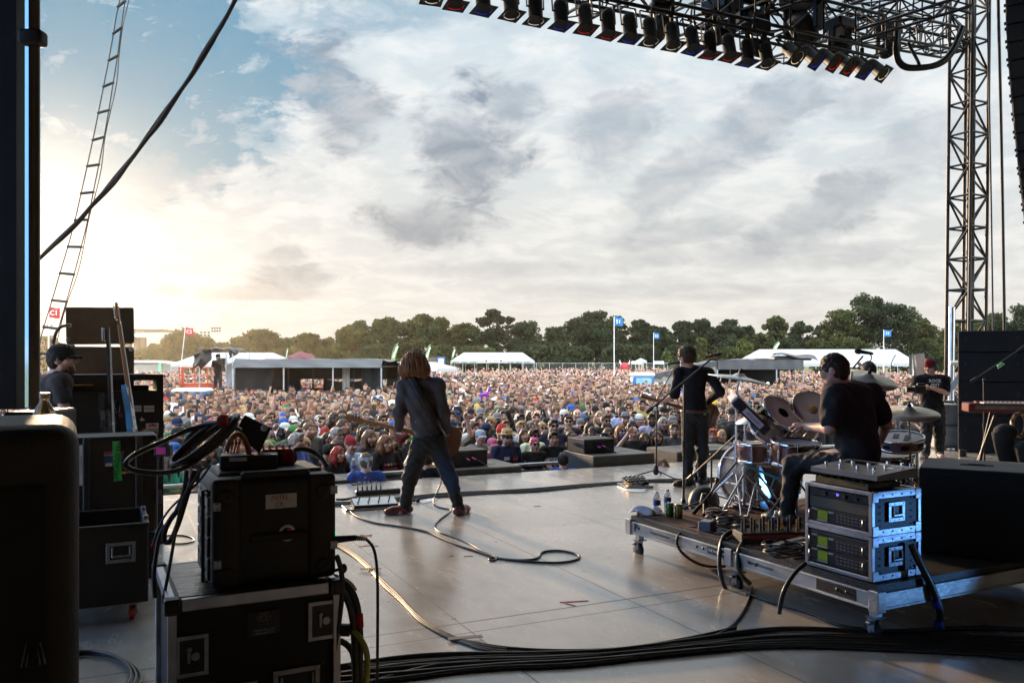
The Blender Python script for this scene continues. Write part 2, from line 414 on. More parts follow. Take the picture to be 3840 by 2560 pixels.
# whitening around the low sun
dt = nn(nt, 'ShaderNodeVectorMath', operation='DOT_PRODUCT'); L(tc.outputs['Generated'], dt.inputs[0]); dt.inputs[1].default_value = sd
ds = E(dt.outputs['Value'])
gl = E.m('POWER', E.m('MAXIMUM', ds, 0.), 260.); gl2 = E.m('POWER', E.m('MAXIMUM', ds, 0.), 9.)
g1 = mixc(gl*.8, base, k3((1.4, 1.3, 1.13)))
g2 = mixc(gl2*.13*e_.ss(.5, .0), g1, k3((1.0, .86, .66)))
low = mixc(E.m('MULTIPLY', e_.ss(.10, .0), .42), g2, k3((.90, .82, .70)))
boost = 1.+E.m('MAXIMUM', dz.ss(.42, .75)*.65, (dy*-1.).ss(-.05, .3))*SKY_B
bst = nn(nt, 'ShaderNodeVectorMath', operation='SCALE'); L(low, bst.inputs[0]); L(boost.o, bst.inputs['Scale'])    # added fill: unseen sky overhead and behind brightened to light faces
bg = nt.nodes['Background']; L(bst.outputs[0], bg.inputs['Color']); bg.inputs['Strength'].default_value = .1*SKY_E

def stage_lamp(name, loc, at, col, watt, deg, blend=.5, r=.06):
    l = bpy.data.lights.new(name, 'SPOT'); o = bpy.data.objects.new(name, l); COL.objects.link(o); o.location = loc; l.energy = watt; l.color = col; l.spot_size = math.radians(deg); l.spot_blend = blend; l.shadow_soft_size = r
    o.rotation_euler = (V(loc)-V(at)).to_track_quat('Z', 'Y').to_euler()
stage_lamp('blue_stage_lamp', (5.9, 4.05, .42), (2.6, 4.95, .44), (.14, .42, 1), BLUE_W, 13.5)
stage_lamp('blue_rail_lamp', (6.0, 4.0, .26), (3.75, 5.68, .26), (.12, .42, 1), BLUE_W*2.2, 13)
stage_lamp('blue_spot_lamp', (-3.2, 3.4, 6.2), (-.66, 8.75, .40), (.05, .3, 1), BLUE2_W, 1.8, .8)
stage_lamp('pink_stage_lamp', (6.2, 3.0, 4.6), (2.55, 6.2, 1.35), (1, .22, .62), PINK_W, 14)
# ------------------------------------------------------------------ ground and stage
m_grass = mat('field_grass', (.07, .10, .03), r=.95, v=.4, vs=.35, c2=(.12, .11, .05), b=.3, bs=3)
b = B(); b.add([(-900, -200, 0), (900, -200, 0), (900, 1600, 0), (-900, 1600, 0)], [(0, 1, 2, 3)]); mk('ground', b, m_grass, kind='structure', loc=(0, 0, GZ))

def deck_material():
    M = bpy.data.materials.new('deck_ply'); M.use_nodes = True; nt = M.node_tree; L = nt.links.new; ps = nt.nodes['Principled BSDF']
    def mth(op, *a):
        n = nn(nt, 'ShaderNodeMath', operation=op)
        for i, x in enumerate(a):
            if hasattr(x, 'node'): L(x, n.inputs[i])
            else: n.inputs[i].default_value = x
        return n.outputs[0]
    tc = nn(nt, 'ShaderNodeTexCoord'); sp = nn(nt, 'ShaderNodeSeparateXYZ'); L(tc.outputs['Object'], sp.inputs[0]); x, y = sp.outputs[0], sp.outputs[1]
    def lines(c, off, per, w):
        t = mth('FRACT', mth('ADD', mth('DIVIDE', mth('SUBTRACT', c, off), per), .5)); return mth('LESS_THAN', mth('ABSOLUTE', mth('SUBTRACT', t, .5)), w/per/2)
    def one(c, p, w): return mth('LESS_THAN', mth('ABSOLUTE', mth('SUBTRACT', c, p)), w/2)
    s = mth('MAXIMUM', lines(x, 1.93, 1.21, .010), one(y, 4.785, .02)); s = mth('MAXIMUM', s, one(y, 4.6, .012)); s = mth('MAXIMUM', s, mth('MULTIPLY', lines(y, 4.785, 2.42, .006), mth('GREATER_THAN', y, 4.9)))
    def noi(sc, det=6, st=(1, 1, 1), r=.6):
        mp = nn(nt, 'ShaderNodeMapping'); mp.inputs['Scale'].default_value = st; L(tc.outputs['Object'], mp.inputs[0]); n = nn(nt, 'ShaderNodeTexNoise'); L(mp.outputs[0], n.inputs[0]); n.inputs['Scale'].default_value = sc; n.inputs['Detail'].default_value = det; n.inputs['Roughness'].default_value = r; return n.outputs['Fac']
    def rng_(v, a, b, c, d):
        n = nn(nt, 'ShaderNodeMapRange'); L(v, n.inputs[0])
        for i, q in enumerate((a, b, c, d)): n.inputs[i+1].default_value = q
        return n.outputs[0]
    stain = noi(.9, 8); scuff = noi(5, 8, (1, .35, 1), .7); fine = noi(40, 3, (.3, 1, 1)); pan = noi(.45, 1)
    vo = nn(nt, 'ShaderNodeTexVoronoi'); L(tc.outputs['Object'], vo.inputs[0]); vo.inputs['Scale'].default_value = 2.6
    spot = mth('LESS_THAN', vo.outputs['Distance'], .05)
    k = mth('MULTIPLY', rng_(stain, .3, .7, .80, 1.14), rng_(scuff, .3, .75, .80, 1.16)); k = mth('MULTIPLY', k, rng_(pan, .35, .65, .9, 1.1))
    k = mth('MULTIPLY', k, mth('SUBTRACT', 1, mth('MULTIPLY', s, .88))); k = mth('MULTIPLY', k, mth('SUBTRACT', 1, mth('MULTIPLY', spot, .75)))
    sc = nn(nt, 'ShaderNodeVectorMath', operation='SCALE'); sc.inputs[0].default_value = (*DECK_C,); L(k, sc.inputs['Scale']); L(sc.outputs[0], ps.inputs['Base Color'])
    L(mth('ADD', rng_(scuff, .3, .75, DECK_R-.06, DECK_R+.07), mth('MULTIPLY', s, .4)), ps.inputs['Roughness'])
    ps.inputs['Specular IOR Level'].default_value = DECK_S; ps.inputs['Coat Weight'].default_value = DECK_K; ps.inputs['Coat Roughness'].default_value = .16
    bp = nn(nt, 'ShaderNodeBump'); bp.inputs['Strength'].default_value = .06; bp.inputs['Distance'].default_value = .004; L(fine, bp.inputs['Height']); L(bp.outputs[0], ps.inputs['Normal'])
    return M
b = B(); b.box((3, 3.38, -.07), (26, 14.8, .14)); mk('floor', b, deck_material(), kind='structure', rz=SA)   # stage deck, front lip at v=10.78
m_black = mat('black_cloth', (.012, .012, .012), r=.9, v=.3, vs=3, b=.3, bs=30)
m_steel = mat('dark_steel', (.03, .03, .032), r=.45, m=.6, v=.3, vs=4)
m_alu = mat('aluminium', (.62, .62, .63), r=.32, m=1., v=.2, vs=5, b=.05, bs=60)
b = B(); b.box((3, 10.72, -.72), (25.9, .05, 1.16)); mk('stage_skirt', b, m_black, rz=SA, label='black cloth skirt hanging under the front lip of the stage', cat='stage skirt')
t = thing('stage_roof', 'black stage roof and rear drape above and behind the band', 'stage roof', rz=SA)
b = B(); b.box((2.5, 2.8, 9.4), (27, 16, .25)); mk('roof', b, m_black, t)
b = B(); b.box((2.5, -4.1, 4.7), (27, .1, 9.2)); mk('drape', b, m_black, t)
b = B(); b.box((15.0, 1.5, 4.7), (.1, 11, 9.2)); b.box((-8.6, -.2, 4.7), (.1, 7.6, 9.2)); mk('side_drape', b, m_black, t)

# ------------------------------------------------------------------ trees
m_leaf = mat('leaves', attr='Col', r=.7, v=.25, vs=.6, tl=.35, sp=.25)
m_bark = mat('bark', (.07, .05, .035), r=.95, v=.4, vs=2, b=.6, bs=12)
def tree(px, top, wpx, Y, label, dens=1., shape=1., col=(.05, .065, .022), name='tree', sparse=0., base=None):
    g = np.random.default_rng(int(px*7+top))
    h = ZC+(HY-top)/FPX*Y-GZ; w = wpx/FPX*Y; base = base if base is not None else h*.05
    t = thing(name, label, 'tree' if name == 'tree' else 'bush', ((px-1920)/FPX*Y, Y, GZ), 0, 'trees beyond the field' if name == 'tree' else 'bushes at the field edge')
    tb = B(); r0 = .022*h+.05
    tb.tube([(0, 0, -.2), (.1*w*.2, 0, h*.2), (g.normal(0, .03)*w, 0, h*.5), (g.normal(0, .05)*w, 0, h*.86)], lambda s: r0*(1-s*.85), 7, smooth=1)
    for i in range(7):
        z = h*(.25+.08*i); a = g.uniform(0, 2*pi); l = w*(.38-.02*i)
        tb.tube([(0, 0, z), (l*.5*math.cos(a), l*.5*math.sin(a), z+h*.1), (l*math.cos(a), l*math.sin(a), z+h*.16)], lambda s, i=i: r0*.42*(1-.75*s), 5, smooth=1)
    mk('trunk', tb, m_bark, t)
    nc = int(52*max(1, w/9)*(.95 if sparse else 1))
    th = g.uniform(0, 2*pi, nc); rq = g.uniform(0, 1, nc)**.5; zc = np.r_[g.uniform(0, 1, nc//2), g.uniform(.35, 1, nc-nc//2)]**.85
    wid = np.sqrt(np.clip(1-np.clip((zc-.25)/.8, 0, 1)**2.3*shape, .05, 1))*(.82+.18*np.clip(zc*3, 0, 1))
    cr = g.uniform(.12, .2, nc)*w*(.52 if sparse else 1)*(1.12-.3*zc)
    c = np.c_[np.cos(th)*rq*wid*w*.44, np.sin(th)*rq*wid*w*.44, base+zc*(h-base-cr*.5)]
    c[0] = (g.normal(0, .06)*w, 0, h*.97-cr[0]*.6)
    n = int(np.clip(9500*dens*w/10*(h/13)**.5, 900, 17000)); ci = g.integers(0, nc, n)
    d = g.normal(size=(n, 3)); d /= np.linalg.norm(d, axis=1)[:, None]; d *= (g.uniform(0, 1, n)**.45)[:, None]*cr[ci][:, None]*np.array([1, 1, .72]); pos = c[ci]+d
    pos[:, 2] = np.minimum(pos[:, 2], h+.2)
    s = g.uniform(.17, .36, n)*(.8+.3*(Y > 160)); a = g.normal(size=(n, 3)); a /= np.linalg.norm(a, axis=1)[:, None]; bb = np.cross(a, g.normal(size=(n, 3))); bb /= np.linalg.norm(bb, axis=1)[:, None]
    a *= s[:, None]; bb *= (s*.7)[:, None]
    vs = np.stack([pos-a, pos+bb, pos+a, pos-bb], 1).reshape(-1, 3); fs = np.arange(4*n).reshape(n, 4)
    tint = np.array(col)*(1+g.normal(0, .22, nc))[ci][:, None]*(1+g.normal(0, .18, n))[:, None]; tint[:, 0] *= 1+g.normal(0, .12, nc)[ci]
    link('crown', npmesh('crown', vs, fs, m_leaf, False, col=np.clip(tint, .006, .3)), t)
    return t
HAZE_WARM = (.085, .075, .018); MID = (.06, .07, .02); DK = (.036, .05, .02); LT = (.10, .12, .03)  # sun haze is put into the warm leaf colour of the left trees
TR = [(20, 1292, 120, 170, HAZE_WARM), (185, 1262, 130, 170, HAZE_WARM), (590, 1288, 140, 180, HAZE_WARM), (690, 1232, 150, 170, HAZE_WARM), (770, 1260, 100, 190, HAZE_WARM), (835, 1285, 100, 200, HAZE_WARM), (905, 1262, 120, 195, HAZE_WARM), (985, 1236, 190, 185, HAZE_WARM),
      (1085, 1268, 150, 175, HAZE_WARM), (1160, 1250, 130, 190, HAZE_WARM), (1225, 1268, 110, 200, HAZE_WARM), (1300, 1228, 130, 170, HAZE_WARM), (1345, 1203, 140, 178, MID), (1445, 1192, 150, 172, MID), (1530, 1198, 140, 180, MID), (1590, 1174, 120, 168, MID),
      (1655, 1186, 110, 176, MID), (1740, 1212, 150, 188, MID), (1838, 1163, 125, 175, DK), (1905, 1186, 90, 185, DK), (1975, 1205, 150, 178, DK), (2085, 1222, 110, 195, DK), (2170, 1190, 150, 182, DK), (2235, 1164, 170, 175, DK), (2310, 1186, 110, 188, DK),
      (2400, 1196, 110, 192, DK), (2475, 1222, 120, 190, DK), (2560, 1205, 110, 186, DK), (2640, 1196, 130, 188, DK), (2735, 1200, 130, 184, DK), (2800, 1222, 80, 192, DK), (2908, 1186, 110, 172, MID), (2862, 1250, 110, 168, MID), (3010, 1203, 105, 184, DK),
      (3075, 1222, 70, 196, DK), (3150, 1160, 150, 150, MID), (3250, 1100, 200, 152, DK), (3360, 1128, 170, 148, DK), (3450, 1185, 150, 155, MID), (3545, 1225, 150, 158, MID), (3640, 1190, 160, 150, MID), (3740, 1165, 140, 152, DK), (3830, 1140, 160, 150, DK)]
KIN = ['haze-tinted golden tree', 'broad olive green tree', 'dark leafy tree']
NEAR = {20: 'at the far left edge behind the stage mast', 185: 'behind the red C1 flag', 590: 'beside the distant stage', 690: 'behind the red C2 flag', 770: 'beneath the twin floodlight masts', 835: 'right of the floodlight masts', 905: 'left of the rounded pair over the lift platform',
        985: 'standing tallest over the grey mixing tent', 1085: 'low over the middle of the mixing tent', 1160: 'over the right half of the mixing tent', 1225: 'at the gap before the tall wood', 1300: 'at the left end of the tall wood', 1345: 'first high crown of the wood, by the feather flag',
        1445: 'over the merchandise tent, left of the guitarist', 1530: 'directly above the long-haired bassist', 1590: 'with a rounded top right of the bassist', 1655: 'behind the second feather flag', 1740: 'lower, over the left end of the white bar tent', 1838: 'tall and ragged-topped over the bar tent', 1905: 'with thin upper twigs beside the ragged one',
        1975: 'over the right end of the bar tent', 2085: 'low in a dip right of the bar tent', 2170: 'left half of the round hill of leaves by the S1 flag', 2235: 'tallest left of the S1 flag', 2310: 'directly behind the S1 flag', 2400: 'between the S1 and S2 flags', 2475: 'behind the S2 flag', 2560: 'above the singer',
        2640: 'just right of the singer', 2735: 'over the left roof of the grey tent', 2800: 'slim, over the left crash cymbal', 2908: 'pointed, over the long white marquee', 2862: 'low in front of the pointed one', 3010: 'small and airy above the drummer', 3075: 'smallest, left of the huge tree', 3150: 'left shoulder of the huge tree',
        3250: 'largest of all, above the ride cymbal', 3360: 'right side of the huge tree', 3450: 'behind the S3 flag', 3545: 'beside the lattice tower', 3640: 'right behind the lattice tower', 3740: 'right of the lattice tower', 3830: 'at the far right edge'}
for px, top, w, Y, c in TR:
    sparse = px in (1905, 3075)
    kn = KIN[0] if c is HAZE_WARM else KIN[1] if c is MID else KIN[2]
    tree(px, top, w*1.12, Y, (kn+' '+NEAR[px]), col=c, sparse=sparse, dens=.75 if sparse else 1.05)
for px, top, w, Y, c, lb in [(1250, 1308, 170, 160, HAZE_WARM, 'low round bush right of the mixing tent'), (1400, 1290, 160, 160, MID, 'broad bush under the trees by the feather flag'), (1640, 1290, 150, 160, MID, 'bush under the trees behind the bassist'), (1790, 1300, 200, 165, MID, 'wide bush over the left of the bar tent'), (1990, 1290, 180, 165, DK, 'dark bush over the right of the bar tent'),
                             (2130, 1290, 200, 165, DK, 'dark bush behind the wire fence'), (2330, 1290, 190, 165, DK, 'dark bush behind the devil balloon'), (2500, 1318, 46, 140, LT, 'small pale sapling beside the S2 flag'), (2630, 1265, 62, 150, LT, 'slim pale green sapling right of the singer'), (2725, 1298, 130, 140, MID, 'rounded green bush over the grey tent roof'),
                             (2790, 1270, 90, 148, LT, 'light green bush beside the white marquee'), (2955, 1270, 120, 160, DK, 'dark bush over the white marquee'), (3080, 1268, 150, 150, MID, 'olive bush left of the huge tree'), (3200, 1262, 170, 146, MID, 'olive bush under the huge tree'), (3480, 1270, 170, 146, MID, 'olive bush right of the S3 flag'), (700, 1300, 200, 160, HAZE_WARM, 'haze-tinted golden bush under the C2 flag'),
                             (930, 1308, 180, 170, HAZE_WARM, 'haze-tinted golden bush over the lift platform'), (1090, 1305, 190, 168, HAZE_WARM, 'haze-tinted golden bush over the mixing tent'), (2560, 1290, 170, 170, DK, 'dark bush behind the singer'), (2420, 1290, 150, 172, DK, 'dark bush between the S1 and S2 flags'), (3560, 1285, 170, 150, MID, 'bush at the foot of the lattice tower'), (500, 1312, 190, 170, HAZE_WARM, 'haze-tinted golden bush by the distant stage')]:
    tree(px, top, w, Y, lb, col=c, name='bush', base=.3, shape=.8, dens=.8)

if HAZE:
    hm = bpy.data.materials.new('warm_air'); hm.use_nodes = True; q = hm.node_tree; q.nodes.remove(q.nodes['Principled BSDF']); pv = q.nodes.new('ShaderNodeVolumePrincipled'); pv.inputs['Density'].default_value = HAZE; pv.inputs['Anisotropy'].default_value = .82; pv.inputs['Color'].default_value = (.95, .92, .88, 1); q.links.new(pv.outputs[0], q.nodes['Material Output'].inputs['Volume'])
    b = B(); b.box((20, 110, 10), (420, 300, 24.8)); mk('haze', b, hm, kind='stuff')
# ------------------------------------------------------------------ things on the field, far to near
m_tent = mat('white_vinyl', (.56, .57, .58), r=.45, v=.06, vs=.8, b=.15, bs=1.2, tl=.25)
m_greytarp = mat('grey_tarpaulin', (.065, .068, .075), r=.55, v=.25, vs=.9, b=.6, bs=2.2)
m_blacktarp = mat('black_tarpaulin', (.03, .03, .032), r=.32, v=.3, vs=1.2, b=.8, bs=2.5)
m_pale = mat('pale_sheeting', (.30, .285, .26), r=.5, v=.15, vs=.8, b=.5, bs=2)
m_galv = mat('galvanised', (.5, .51, .52), r=.4, m=.8, v=.2, vs=3)
m_wpole = mat('white_pole', (.8, .8, .8), r=.4, v=.05)
m_red = mat('red_flag', (.36, .03, .04), r=.7, v=.1, b=.3, bs=3, tl=.3)
m_blueflag = mat('blue_flag', (.03, .19, .5), r=.7, v=.1, b=.3, bs=3, tl=.3)
m_white = mat('white_print', (.85, .85, .85), r=.6, v=.03)
m_ink = mat('black_print', (.02, .02, .022), r=.6, v=.1)
m_redink = mat('red_print', (.5, .04, .03), r=.6, v=.1)
m_orangered = mat('lift_red', (.5, .07, .025), r=.4, v=.15, vs=2)
m_bluep = mat('blue_plastic', (.05, .19, .45), r=.45, v=.1)
m_gflag = mat('green_flag', (.22, .46, .10), r=.7, v=.15, tl=.4)
m_mar = mat('maroon_canvas', (.16, .05, .06), r=.8, v=.2, b=.4, bs=2)
m_hoarding = mat('dark_hoarding', (.06, .06, .055), r=.8, v=.25, vs=.6)

def at_ground(px, Y): return V(((px-1920)/FPX*Y, Y, GZ))
def zat(py, Y): return ZC+(HY-py)/FPX*Y-GZ        # height above the field

def marquee(px0, px1, ridge, eave, Y, dep, label, hip=.14, posts=4, valance=.35, bays=8, name='marquee', group='white marquees', hipr=None):
    w = (px1-px0)/FPX*Y; hr, he = zat(ridge, Y+dep/2), zat(eave, Y); hipr = hip if hipr is None else hipr
    t = thing(name, label, 'tent', at_ground((px0+px1)/2, Y), 0, group)
    b = B(); x0, x1 = -w/2, w/2
    def f(s, v):                     # v: 0 front eave, .5 ridge, 1 back eave
        k = 1-abs(2*v-1); a = x0+hip*w*k; c = x1-hipr*w*k
        sag = .05*math.sin(s*bays*pi)**2*k*(1-k)*4
        return (a+(c-a)*s, v*dep, he+(hr-he)*k-sag)
    b.sheet(f, bays*2, 12)
    for (xa, ya, xb, yb) in ((x0, 0, x1, 0), (x0, 0, x0, dep), (x1, 0, x1, dep)):
        n = 14
        for i in range(n):
            p = [V((xa+(xb-xa)*q/n, ya+(yb-ya)*q/n, he)) for q in (i, i+1)]
            b.quad(p[0], p[1], p[1]-V((0, 0, valance)), p[0]-V((0, 0, valance)))
    if hip: b.add([(x0, 0, he), (x0, dep, he), (x0+hip*w, dep/2, hr)], [(0, 2, 1)]); b.add([(x1, 0, he), (x1, dep, he), (x1-hipr*w, dep/2, hr)], [(0, 1, 2)])
    mk('canopy', b, m_tent, t)
    for i in range(posts+1):
        for y in (0.05, dep-.05):
            q = B(); q.cyl((x0+w*i/posts*.996+.02, y, 0), (x0+w*i/posts*.996+.02, y, he-.05), .05, n=6); mk('tent_post', q, m_galv, t)
    return t, w, hr, he
def sign(t, x, z, w, h, txt, y=-.12, mt=None, ink=None, size=None, bold=.0, name='banner', circ=False):
    b = B(); b.box((x, y, z), (w, .04, h)); o = mk(name, b, mt or m_white, t)
    if txt: text('lettering', txt, size or h*.62, upright((x, y-.025, z)), ink or m_ink, o, ext=.002, bold=bold)
    if circ:
        for s in (-1, 1):
            c = B(); c.cyl((x+s*w*.41, y-.02, z), (x+s*w*.41, y-.035, z), h*.36, n=16); c.k = 1; c.cyl((x+s*w*.41, y-.035, z), (x+s*w*.41, y-.045, z), h*.17, n=12); mk('emblem', c, [m_mar, m_ink], o)
    return o

t, w, hr, he = marquee(1690, 2005, 1321, 1353, 128, 8, 'white frame tent signed ALL RISE far beyond the crowd', posts=7)
sign(t, .15, he-.0, 2.72, .46, 'ALL RISE', bold=.006, circ=True, size=.36)
m_grab = mat('dark_table_print', (.2, .2, .22), r=.7, v=.5, vs=2)
for i in (-5.6, -4.3, -3.0, 2.7, 4.0, 5.2): sign(t, i, he-.28, .95, .26, '', mt=m_grab, name='menu_board')
t, w, hr, he = marquee(1432, 1712, 1357, 1381, 92, 4, 'white tent with a MERCHANDISE banner behind the bassist', posts=4, hip=.02, hipr=.3)
sign(t, -3.0, he+.02, 2.2, .72, '', name='banner'); text('lettering', 'FEST MERCHANDISE', .27, upright((-2.65, -.16, he-.16)), m_ink, t, bold=.006); text('lettering', 'RIOT FEST', .2, upright((-3.2, -.16, he+.17)), m_redink, t, bold=.004)
sign(t, 1.7, he+.0, .72, .55, '', mt=m_white, name='price_board'); text('lettering', 'FESTIVAL\nOF FOOD', .15, upright((1.7, -.16, he)), m_mar, t)
t, w, hr, he = marquee(2830, 3445, 1309, 1362, 95, 9, 'long white marquee behind the drummer and ride cymbal', posts=8, hip=.1, hipr=.03)
sign(t, 1.1, he-.1, 3.5, .62, 'OLICE', ink=m_redink, size=.4, circ=True)
t, w, hr, he = marquee(640, 1062, 1322, 1364, 100, 8, 'white marquee behind the camera platform and lift', posts=6, hip=.17)
sign(t, .2, he-.05, 3.4, .5, 'COBRA LOUNGE', mt=m_tent, size=.36, bold=.004)
t, w, hr, he = marquee(2395, 2425, 1343, 1352, 120, 3, 'small white pop-up canopy between two banners', posts=2, hip=.4, group='white marquees')
for px0, px1, lb in ((2368, 2407, 'white food banner left of the small pop-up canopy'), (2450, 2490, 'white food banner right of the small pop-up canopy')):
    t = thing('banner_stand', lb, 'banner', at_ground((px0+px1)/2, 119), 0, 'food banners'); w = (px1-px0)/FPX*119
    for x in (-w/2, w/2): q = B(); q.cyl((x, 0, 0), (x, 0, 2.6), .03, n=5); mk('post', q, m_galv, t)
    sign(t, 0, 2.45, w, .42, 'TACO MEXICANO' if px0 < 2400 else 'HOT DOGS', y=-.05, ink=m_redink, size=.16, bold=.004)
# pale storage tent and the distant stage at the left
t = thing('storage_tent', 'pale round-shouldered storage tent at the left fence', 'tent', at_ground(572, 110))
b = B(); ww = 6.6
b.sheet(lambda s, v: (-ww/2+ww*s, 3*v-.2, 2.45+.35*(1-abs(2*v-1))-1.0*max(0, s-.55)**2*2), 10, 4); b.box((0, .2, 1.15), (ww, .1, 2.3)); mk('canopy', b, m_pale, t)
b = B(); b.box((1.0, -.1, 1.3), (.35, .1, 2.2)); mk('door_flap', b, mat('mint_cloth', (.18, .55, .38), r=.7, v=.15), t)
b = B()
for z in (.5, .9, 1.3): b.box((-1.8, -.3, z), (3.4, .05, .05))
for i in range(6): b.box((-3.4+i*.64, -.3, .75), (.05, .05, 1.3))
mk('rail', b, m_galv, t)
t = thing('distant_stage', 'far festival stage with hanging speakers and a white roof edge', 'stage', at_ground(515, 215))
s_ = 215/FPX
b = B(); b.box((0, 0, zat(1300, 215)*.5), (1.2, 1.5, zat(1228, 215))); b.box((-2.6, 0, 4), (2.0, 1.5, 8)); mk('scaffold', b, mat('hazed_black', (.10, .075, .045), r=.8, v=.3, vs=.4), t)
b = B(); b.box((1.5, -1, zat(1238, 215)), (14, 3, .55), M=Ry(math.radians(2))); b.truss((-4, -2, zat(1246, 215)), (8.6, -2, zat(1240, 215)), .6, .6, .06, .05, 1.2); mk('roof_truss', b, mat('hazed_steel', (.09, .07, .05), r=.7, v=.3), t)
b = B(); b.prism([(-2, zat(1232, 215)), (4.0, zat(1232, 215)), (4.0, zat(1218, 215)), (-2, zat(1221, 215))], -.1, .1, M=Rx(pi/2)); mk('roof_sheet', b, m_tent, t)
b = B(); b.truss((3.8, -1, 0), (3.8, -1, zat(1225, 215)), .7, .7, .07, .04, 1.2); mk('tower', b, m_galv, t)
b = B(); b.box((2.2, -1.4, zat(1290, 215)), (1.2, .9, 3.4), M=T(0, 0, 0)); mk('line_array', b, MATS['hazed_black'], t)
b = B(); b.box((0, 0, 0), (46, .15, 1.5)); mk('hoarding', b, m_hoarding, None, 'low dark hoarding in front of the pale storage tent', 'hoarding', loc=(at_ground(560, 95)+V((-2, 0, .75))))
t = thing('shipping_container', 'brown container with a blue door behind the merchandise tent', 'container', at_ground(1634, 105))
b = B(); b.box((0, 0, 1.6), (2.0, 2, 3.1), .03); b.box((-.55, 0, 3.3), (.9, 2, .05)); mk('body', b, mat('brown_steel', (.12, .09, .075), r=.7, v=.2), t)
b = B(); b.box((.75, -1.05, 1.9), (1.0, .08, 2.6)); b.k = 1; b.box((.75, -1.1, 2.0), (.62, .04, 2.0), .02); mk('door', b, [mat('blue_door', (.05, .14, .4), r=.5), m_white], t)
# floodlights, flags
for px, top, n, lb in ((812, 1229, 6, 'taller floodlight mast above the left trees'), (771, 1245, 5, 'shorter floodlight mast above the left trees'), (183, 1218, 4, 'floodlight mast behind the red C1 flag')):
    Y = 230; t = thing('floodlight_mast', lb, 'floodlight', at_ground(px, Y), 0, 'sports floodlights'); h = zat(top, Y)
    b = B(); b.cyl((0, 0, 0), (0, 0, h), .14, .09, 6); mk('pole', b, m_galv, t)
    b = B(); b.box((0, 0, h), (2.3, .1, .1)); b.box((0, 0, h-.75), (2.1, .1, .1)); mk('crossarm', b, m_steel, t)
    for r in (0, .75):
        for i in range(n//2+1):
            q = B(); q.cyl((-1.05+2.1*i/(n//2), -.1, h-r+.05), (-1.05+2.1*i/(n//2), -.45, h-r-.15), .14, .3, 8); mk('lamp', q, m_steel, t)
def flagpole(px, top, Y, txt, mt, pxw, pxh, lb, lean=0., two=True):
    t = thing('flag_pole', lb, 'flag', at_ground(px, Y), 0, 'zone flags'); h = zat(top, Y); w, fh = pxw/FPX*Y, pxh/FPX*Y; dx = lean/FPX*Y
    b = B(); b.cyl((-dx, 0, 0), (0, 0, h), .045, .03, 8); mk('pole', b, m_wpole, t)
    def f(s, v): return (.03+w*s, .05*math.sin(s*5+v), h-.03-fh*(1-v)-.06*w*s+.02*math.sin(s*7))
    b = B(); b.sheet(f, 10, 6); fo = mk('flag', b, mt, t)
    for sg in (-1, 1):
        M = upright((w*.52, sg*.0-.055 if sg < 0 else .12, h-.06-fh*.5), 0 if sg < 0 else pi)
        text('lettering', txt, fh*.62, M, m_white, fo, bold=fh*.006)
flagpole(182, 1150, 50, 'C1', m_red, 42, 40, 'red C1 flag on a pole at the far left')
flagpole(695, 1227, 73, 'C2', m_red, 29, 29, 'red C2 flag on a leaning white pole', lean=28)
flagpole(2303, 1187, 66, 'S1', m_blueflag, 31, 32, 'tallest blue flag S1 on a white pole')
flagpole(2451, 1247, 105, 'S2', m_blueflag, 20, 21, 'blue flag S2 left of the singer')
flagpole(3314, 1236, 83, 'S3', m_blueflag, 26, 23, 'blue flag S3 above the long white marquee')
def feather(px0, px1, top, bot, Y, mt, lb, txt):
    t = thing('feather_flag', lb, 'feather flag', at_ground(px0, Y), 0, 'feather flags'); w = (px1-px0)/FPX*Y; h0, h1 = zat(bot, Y), zat(top, Y); H = h1-h0
    b = B(); b.tube([(0, 0, 0), (0, 0, h0), (w*.25, 0, h0+H*.6), (w*.6, 0, h0+H*.92), (w, 0, h1)], .02, 5, smooth=2); mk('pole', b, m_galv, t)
    b = B(); b.sheet(lambda s, v: (w*(.62*v**1.3+.3*v*v)*.95+w*.5*s*(1-v**4)+.0, -.03+.05*math.sin(3*s+4*v), h0+H*v*(1-.04*s)), 5, 14); fo = mk('flag', b, mt, t)
    b = B(); b.sheet(lambda s, v: (w*(.62*(v*.6+.2)**1.3+.3*(v*.6+.2)**2)*.95+w*(.1+.3*s), -.1+.05*math.sin(3*s+4*v), h0+H*(v*.6+.2)), 3, 8); mk('print', b, m_white, fo)
    if txt: text('lettering', txt, w*.5, upright((w*.68, -.16, h0+H*.55)) @ Rz(math.radians(70)), mt, fo)
feather(1466, 1495, 1285, 1354, 86, m_gflag, 'largest green feather flag left of the bassist', 'ATM')
feather(1594, 1616, 1290, 1352, 98, m_gflag, 'green feather flag just right of the bassist', 'ATM')
feather(1694, 1708, 1304, 1342, 112, m_gflag, 'green feather flag at the left end of the bar tent', '')
feather(2898, 2924, 1280, 1312, 108, m_gflag, 'green feather flag over the long white marquee', '')
feather(1072, 1081, 1303, 1345, 104, m_gflag, 'slim pale feather flag over the mixing tent', '')
feather(3338, 3360, 1326, 1382, 70, mat('black_flag', (.02, .02, .022), r=.8), 'black feather flag with an orange print before the marquee', '')
# wire fence
t = thing('wire_fence', 'long wire fence below the dark trees', 'fence', at_ground(2300, 126))
b = B(); zt = zat(1361, 126); x0, x1 = -13.5, 14
for z in (zt, zt*.5, .1): b.box(((x0+x1)/2, 0, z), (x1-x0, .05, .05))
mk('rail', b, m_galv, t)
for i in range(15): q = B(); q.box((x0+(x1-x0)*i/14, -.03, zt/2), (.07, .07, zt+.1)); mk('post', q, m_galv, t)
b = B()
for i in range(260): x = x0+(x1-x0)*i/260; b.box((x, .0, zt/2), (.008, .008, zt))
mk('wire_mesh', b, m_galv, t)
